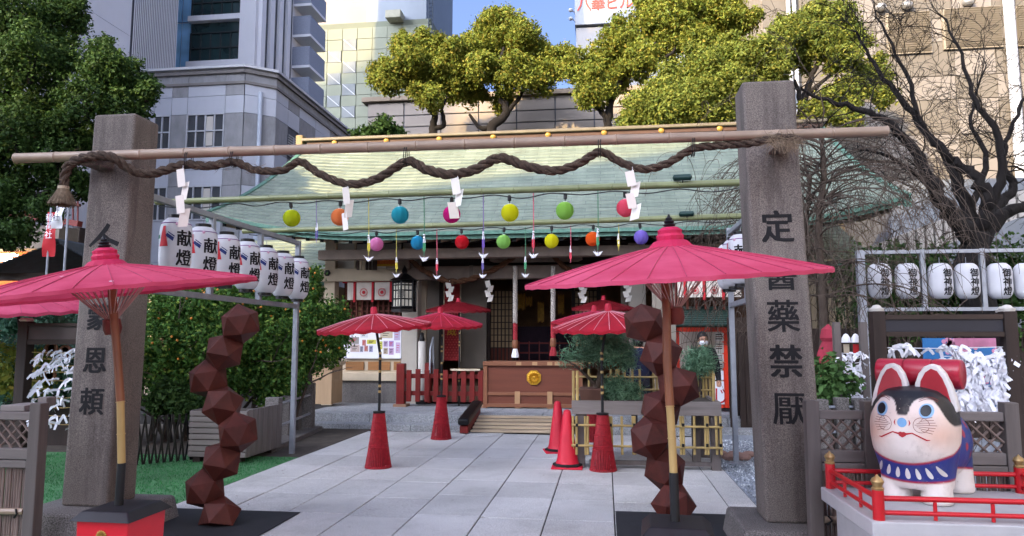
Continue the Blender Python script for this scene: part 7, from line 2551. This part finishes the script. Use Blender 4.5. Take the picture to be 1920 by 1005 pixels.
raw = b.build('dog_raw', None)
md = raw.modifiers.new('r', 'REMESH'); md.mode = 'VOXEL'; md.voxel_size = .0085
ms = raw.modifiers.new('s', 'SMOOTH'); ms.iterations = 14; ms.factor = .5
dg = bpy.context.evaluated_depsgraph_get()
me = bpy.data.meshes.new_from_object(raw.evaluated_get(dg))
bpy.data.objects.remove(raw)
me.name = 'body'
N_ = len(me.vertices)
co = np.empty(N_ * 3); me.vertices.foreach_get('co', co); co = co.reshape(-1, 3)
X_, Y_, Z_ = co[:, 0], co[:, 1], co[:, 2]
def sstep(d, w=.005): return np.clip(.5 + d / (2 * w), 0, 1)[:, None]
ax_ = np.abs(X_)
xs_ = [0, .026, .036, .045, .060, .085, .125, .165, .20, .228, .25, .268, .30]
zs_ = [.553, .553, .566, .606, .638, .655, .663, .648, .606, .556, .515, .490, .485]
edge = np.interp(ax_, xs_, zs_)
edge = np.where(Y_ > .03, .49 + 0 * edge, edge)
white = np.array([.66, .60, .555]); 
col = np.tile(white, (N_, 1))
bl1 = np.exp(-(((ax_ - .20) / .10) ** 2 + ((Z_ - .44) / .085) ** 2))[:, None]
bl2 = np.exp(-((Z_ - .56) / .10) ** 2)[:, None]
col = col * (1 - .75 * bl1) + np.array([.62, .36, .26]) * .75 * bl1
col = col * (1 - .45 * bl2) + np.array([.64, .44, .36]) * .45 * bl2
chin_band = np.exp(-((Z_ - .27) / .03) ** 2)[:, None] * .22  # slightly darker band where the chin meets the bib
col = col * (1 - chin_band)
black = np.array([.013, .013, .016])
m = sstep(Z_ - edge) * sstep(.135 - Y_, .006)
col = col * (1 - m) + black * m
blue = np.array([.018, .032, .19]); red = np.array([.33, .012, .03])
top = .258 + 1.0 * np.minimum(ax_, .28) ** 2 + np.clip(Y_ + .12, 0, .2) * .35
bot = .128 + .35 * np.minimum(ax_, .28) ** 2 + np.clip(Y_ + .05, 0, 1) * .05
front = sstep(.10 - Y_, .004)
inb = sstep(top - Z_, .004) * sstep(Z_ - bot, .004) * front
col = col * (1 - inb) + red * inb
inb2 = sstep(top - .013 - Z_, .004) * sstep(Z_ - bot - .013, .004) * sstep(.085 - Y_, .004)
col = col * (1 - inb2) + blue * inb2
# vest over the back
vb = .20 - .05 * np.clip((Y_ - .1) / .4, 0, 1)
vest = sstep(Y_ - .112, .004) * sstep(Z_ - vb, .004)
col = col * (1 - vest) + red * vest
v2 = sstep(Y_ - .128, .004) * sstep(Z_ - vb - .014, .004)
green = np.array([.01, .05, .03])
bb_ = blue * (1 - .6 * np.clip((Y_ - .3) / .3, 0, 1))[:, None] + green * .6 * np.clip((Y_ - .3) / .3, 0, 1)[:, None]
col = col * (1 - v2) + bb_ * v2
for (yy_, zz2, rr3) in ((.22, .42, .030), (.24, .33, .026), (.36, .46, .028), (.34, .27, .024), (.46, .36, .03), (.20, .51, .02), (.30, .54, .02)):
    dd = rr3 - np.sqrt((Y_ - yy_) ** 2 + (Z_ - zz2) ** 2)
    k_ = sstep(dd, .004) * sstep(ax_ - .05, .01) * v2
    col = col * (1 - k_) + np.array([.30, .02, .05]) * k_
# hollow dark belly between the legs stays unpainted cream
at_ = me.color_attributes.new('paint', 'FLOAT_COLOR', 'POINT')
at_.data.foreach_set('color', np.column_stack([col, np.ones(N_)]).astype(np.float32).ravel())
s = NT('papier_mache_paint')
an = s.n('ShaderNodeVertexColor'); an.layer_name = 'paint'
k_ = s.ramp(s.noise(s.coords(), 9, 5), [(.3, .93), (.7, 1.05)])
cc0 = s.mix(1.0, an.outputs[0], k_, 'MULTIPLY')
gr_ = s.ramp(s.noise(s.coords((1, 1, .5)), 5, 7, .75), [(.55, 0.0), (.72, .38)])
cc0 = s.mix(gr_, cc0, (.20, .16, .13))
sc_2 = s.ramp(s.noise(s.coords(), 38, 3, .6), [(.70, 0.0), (.73, .55)])
cc0 = s.mix(sc_2, cc0, (.42, .36, .30))
s.bump(s.noise(s.coords(), 45, 3), .12, .004)
m_dog = s.done(cc0, .42, .4)
me.materials.clear(); me.materials.append(m_dog)
me.polygons.foreach_set('use_smooth', [True] * len(me.polygons))
body = bpy.data.objects.new('body', me); COL.objects.link(body); body.parent = dog
bmh = bmesh.new(); bmh.from_mesh(me)
bvh = BVHTree.FromBMesh(bmh)
def face_fn(u, v, off=.0022):
    h = bvh.ray_cast(Vector((u, -2, v)), Vector((0, 1, 0)))
    if h[0] is None:
        return None
    return h[0] + h[1] * off
def paint(polys, nm, mm, off=.0022, step=.011):
    return lay(polys, lambda u, v: face_fn(u, v, off), nm, mm, dog, step)
m_eyeb = M('eye_black', (.01, .012, .015), .3)
m_eyel = M('eye_light_blue', '#7fa6c9', .45)
m_nose = M('nose_blue', '#6d9cc4', .45)
m_lip = M('lip_red', (.38, .012, .02), .45)
m_lash = M('lash_brown', '#6e2f2a', .5)
m_wht = M('paint_white', '#c9c4c0', .45)
for s_ in (-1, 1):
    paint([circ(s_ * .138, .583, .041, .045, 28)], 'eye_ring', m_eyel, .002)
    paint([circ(s_ * .138 - .003, .585, .030, .034, 26)], 'pupil', m_eyeb, .0032)
    wk_ = []
    for q in range(7):
        a = (q - 3) * .13
        x0 = s_ * .048 + s_ * .012
        wk_.append(stroke([(s_ * (.075 + .012 * abs(q - 3)), .497 + (q - 3) * .009), (s_ * .12, .499 + (q - 3) * .0125), (s_ * (.195 - .008 * abs(q - 3)), .497 + (q - 3) * .0165)], .0028))
    paint(wk_, 'whisker', m_lash, .0024)
    paint([stroke([(s_ * (.112 + .045 * math.cos(t_)), .497 + .045 * math.sin(t_)) for t_ in [i * .3 for i in range(21)]], .0028)], 'whisker_ring', m_lash, .0026)
    paint([stroke([(s_ * .19 + s_ * -.10 * f, .636 + .018 * math.sin(f * 3.14) + dz) for f in [i / 8 for i in range(9)]], .003) for dz in (0, .01)], 'brow_line', m_lash, .0024)
    paint([stroke([(s_ * .018, .438), (s_ * .06, .447), (s_ * .10, .428), (s_ * .140, .408), (s_ * .158, .410)], [.012, .008, .009, .009, .004])], 'mouth_line', m_lip, .0026)
    paint([stroke([(s_ * .042, .525), (s_ * .048, .507), (s_ * .042, .490)], [.003, .009, .003])], 'nostril', m_lip, .0026)
paint([circ(0, .508, .030, .029, 26)], 'nose', m_nose, .0028)
paint([poly([(-.026, .444), (-.012, .452), (0, .449), (.012, .452), (.026, .444), (.022, .428), (.0, .416), (-.022, .428)])], 'mouth', m_lip, .003)
for k in range(7):
    u0 = (k - 3) * .062
    tp2 = .240 + .75 * u0 * u0
    ln_ = .070
    tw_ = (k - 3) * .006
    pts = []
    for i in range(16):
        t_ = 2 * math.pi * i / 16
        w_2 = .019 * (1 - .55 * (math.sin(t_) + 1) / 2) * (1 if k != 3 else 1.1)
        pts.append((u0 - tw_ * (math.sin(t_)) + w_2 * math.cos(t_), tp2 - .016 - ln_ / 2 + math.sin(t_) * ln_ / 2))
    paint([poly(pts)], 'bib_drop', m_wht, .0026)
# ears
m_earr = M('ear_red', (.30, .012, .022), .4)
ear = [(.010, .690), (.018, .745), (.036, .805), (.066, .852), (.104, .872), (.142, .858), (.174, .812), (.200, .745), (.222, .665), (.236, .58), (.21, .56), (.14, .64), (.06, .68)]
inn = [(.042, .690), (.050, .760), (.074, .815), (.104, .840), (.134, .826), (.160, .780), (.182, .715), (.20, .63), (.14, .62), (.06, .66)]
for s_ in (-1, 1):
    lean = Matrix.Rotation(s_ * R(3), 3, 'Y')
    bow = lambda u: -.045 + .5 * u * u
    e = MB().prism([(s_ * (u * 1.18 + .004), v) for u, v in ear], lambda u, v, d: Vector((u, bow(abs(u)) + d + (v - .7) * .12, v)), -.028, .03)
    eo = e.build('ear', m_wht, dog, bev=.012)
    MB().prism([(s_ * (u * 1.18 + .004), v) for u, v in inn], lambda u, v, d: Vector((u, bow(abs(u)) + d + (v - .7) * .12, v)), -.033, -.02).build('ear_lining', m_earr, eo, bev=.004)
# red roll carried behind the ears
m_roll = M('roll_red', (.36, .015, .035), .28, .08, 5, .06, 50, spec=.5)
yr, zr_, rr4 = .135, .800, .098
for k in range(3):
    x0 = -.275 + k * .184
    prof = [(1e-6, 0), (rr4 * .95, 0), (rr4 * (.985), .006), (rr4 * 1.0, .02), (rr4 * .99, .16), (rr4 * .955, .178), (rr4 * .9, .182), (1e-6, .182)]
    MB().lathe(prof, 32, (x0, yr, zr_), Matrix.Rotation(R(90), 3, 'Y')).build('roll_segment', m_roll, dog, smooth=40)
MB().box((0, yr - .0, .70), (.34, .12, .08)).build('roll_rest', m_dog if False else m_roll, dog, bev=.02)
o0 = gd(1730, 938, PT)
dog.scale = (.86, .9, .93)
dog.location = (o0.x, o0.y + .03, PT + .002)
dog.rotation_euler = (0, 0, R(-38))

# ================================================================== people
m_skin = M('skin', '#b98a70', .55, .06, 8)
m_hair = M('black_hair', '#0d0c0d', .5, .3, 40)
m_coat = M('black_coat', '#15161b', .8, .2, 9, .2, 80)
m_navyj = M('navy_jacket', '#141c38', .7, .2, 9, .3, 30)
m_jean = M('dark_trousers', '#23252e', .85, .2, 9, .2, 80)
def person(label, loc, rz, joints, bones, radii, coat, head=True, mask=False, hairlen=.0):
    t = thing('person', label, 'person', (0, 0, 0))
    me = bpy.data.meshes.new('body')
    names = list(joints)
    me.from_pydata([joints[k] for k in names], [(names.index(a), names.index(c)) for a, c in bones], [])
    o = bpy.data.objects.new('body', me)
    COL.objects.link(o)
    sk = o.modifiers.new('skin', 'SKIN')
    sk.use_smooth_shade = True
    for i, k in enumerate(names):
        me.skin_vertices[0].data[i].radius = radii[k]
        me.skin_vertices[0].data[i].use_root = (k == 'pelvis')
    ss = o.modifiers.new('sub', 'SUBSURF'); ss.levels = 2; ss.render_levels = 2
    dg = bpy.context.evaluated_depsgraph_get()
    m2 = bpy.data.meshes.new_from_object(o.evaluated_get(dg))
    bpy.data.objects.remove(o)
    m2.materials.clear()
    for mm in (coat, m_jean, m_skin, m_black):
        m2.materials.append(mm)
    zh = joints['pelvis'][2] - (.22 if coat == m_coat else .02)
    for p in m2.polygons:
        z = p.center.z
        hand = min((p.center - Vector(joints[k])).length for k in ('hand_l', 'hand_r')) < .11
        p.material_index = 2 if hand else (3 if z < .09 else (0 if z > zh else 1))
        if z > joints['neck'][2] + .02:
            p.material_index = 2
        p.use_smooth = True
    bo = bpy.data.objects.new('body', m2); COL.objects.link(bo); bo.parent = t
    h = Vector(joints['head'])
    b = MB().ball(h, 1.0, 24, 16, (.078, .098, .118))
    # chin and jaw
    b.v = [(x, y - (.012 if z < h.z - .05 and y < h.y else 0), z) if z > h.z - .2 else (x, y, z) for x, y, z in b.v]
    hd = b.build('head', m_skin, t, smooth=True)
    for s_ in (-1, 1):
        MB().ball(h + Vector((s_ * .079, .01, -.01)), .022, 8, 6, (.5, 1, 1.5)).build('ear', m_skin, hd, smooth=True)
        MB().ball(h + Vector((s_ * .031, -.089, .012)), .012, 8, 6, (1.3, .6, .7)).build('eye', m_eyeb, hd, smooth=True)
    MB().ball(h + Vector((0, -.103, -.02)), .016, 8, 6, (.8, 1, 1.6)).build('nose', m_skin, hd, smooth=True)
    MB().ball(h + Vector((0, -.097, -.062)), .022, 8, 6, (1.1, .3, .35)).build('mouth', M('lips', '#8a4a44', .5) if 'lips' not in bpy.data.materials else bpy.data.materials['lips'], hd, smooth=True)
    hb = MB().ball(h + Vector((0, .016, .028)), 1.0, 24, 14, (.092, .108, .112))
    keep = [(x, y, z) for x, y, z in hb.v]
    hb.v = [(x, max(y, h.y - .06) if z < h.z + .05 else y, max(z, h.z - .04 - hairlen) if y > h.y - .04 else max(z, h.z + .045)) for x, y, z in keep]
    hb.build('hair', m_hair, t, smooth=60)
    if mask:
        mk = MB().ball(h + Vector((0, -.018, -.045)), 1.0, 20, 12, (.076, .092, .058))
        mk.v = [(x, min(y, h.y - .02), z) for x, y, z in mk.v]
        mk.build('face_mask', m_white, t, smooth=60)
        for s_ in (-1, 1):
            ps = [h + Vector((s_ * .033 + .026 * math.cos(a), -.107, .014 + .019 * math.sin(a))) for a in [i * .524 for i in range(13)]]
            MB().tube(ps, .003, 4).build('glasses', m_black, t)
    t.location = loc
    t.rotation_euler = (0, 0, rz)
    return t
J = dict(pelvis=(0, 0, .90), spine=(0, 0, 1.08), chest=(0, .01, 1.27), neck=(0, .01, 1.43), head=(0, -.01, 1.565), sh_l=(-.17, .01, 1.37), el_l=(-.25, .02, 1.10), wr_l=(-.20, -.14, .93), hand_l=(-.16, -.19, .90), sh_r=(.17, .01, 1.37), el_r=(.24, .03, 1.10), wr_r=(.24, -.04, .87), hand_r=(.23, -.06, .79), hip_l=(-.10, 0, .86), kn_l=(-.11, -.01, .48), an_l=(-.11, .02, .09), toe_l=(-.12, -.12, .035), hip_r=(.10, 0, .86), kn_r=(.11, -.03, .48), an_r=(.12, .03, .09), toe_r=(.13, -.11, .035))
BN = [('pelvis', 'spine'), ('spine', 'chest'), ('chest', 'neck'), ('neck', 'head'), ('chest', 'sh_l'), ('sh_l', 'el_l'), ('el_l', 'wr_l'), ('wr_l', 'hand_l'), ('chest', 'sh_r'), ('sh_r', 'el_r'), ('el_r', 'wr_r'), ('wr_r', 'hand_r'), ('pelvis', 'hip_l'), ('hip_l', 'kn_l'), ('kn_l', 'an_l'), ('an_l', 'toe_l'), ('pelvis', 'hip_r'), ('hip_r', 'kn_r'), ('kn_r', 'an_r'), ('an_r', 'toe_r')]
def rv(a, c): return (a, c)
RD = dict(pelvis=rv(.165, .125), spine=rv(.15, .115), chest=rv(.175, .125), neck=rv(.058, .058), head=rv(.05, .06), sh_l=rv(.075, .075), el_l=rv(.056, .056), wr_l=rv(.042, .042), hand_l=rv(.032, .04), sh_r=rv(.075, .075), el_r=rv(.056, .056), wr_r=rv(.042, .042), hand_r=rv(.032, .04), hip_l=rv(.098, .10), kn_l=rv(.068, .068), an_l=rv(.05, .05), toe_l=rv(.042, .035), hip_r=rv(.098, .10), kn_r=rv(.068, .068), an_r=rv(.05, .05), toe_r=rv(.042, .035))
pp = gd(1303, 812)
person('person in a black coat, white face mask and glasses by the kiosk', (pp.x + .12, 12.2, 0.0), R(8), J, BN, RD, m_coat, True, True)
J2 = dict(J)
J2.update(head=(0, -.07, 1.50), neck=(0, -.03, 1.40), chest=(0, 0, 1.25))
pp = at(1199, 700, 12.9)
person('person in a navy jacket facing the hall, half hidden by the right sculpture', (pp.x, 12.75, .0), R(200), J2, BN, RD, m_navyj, True, False, .06)
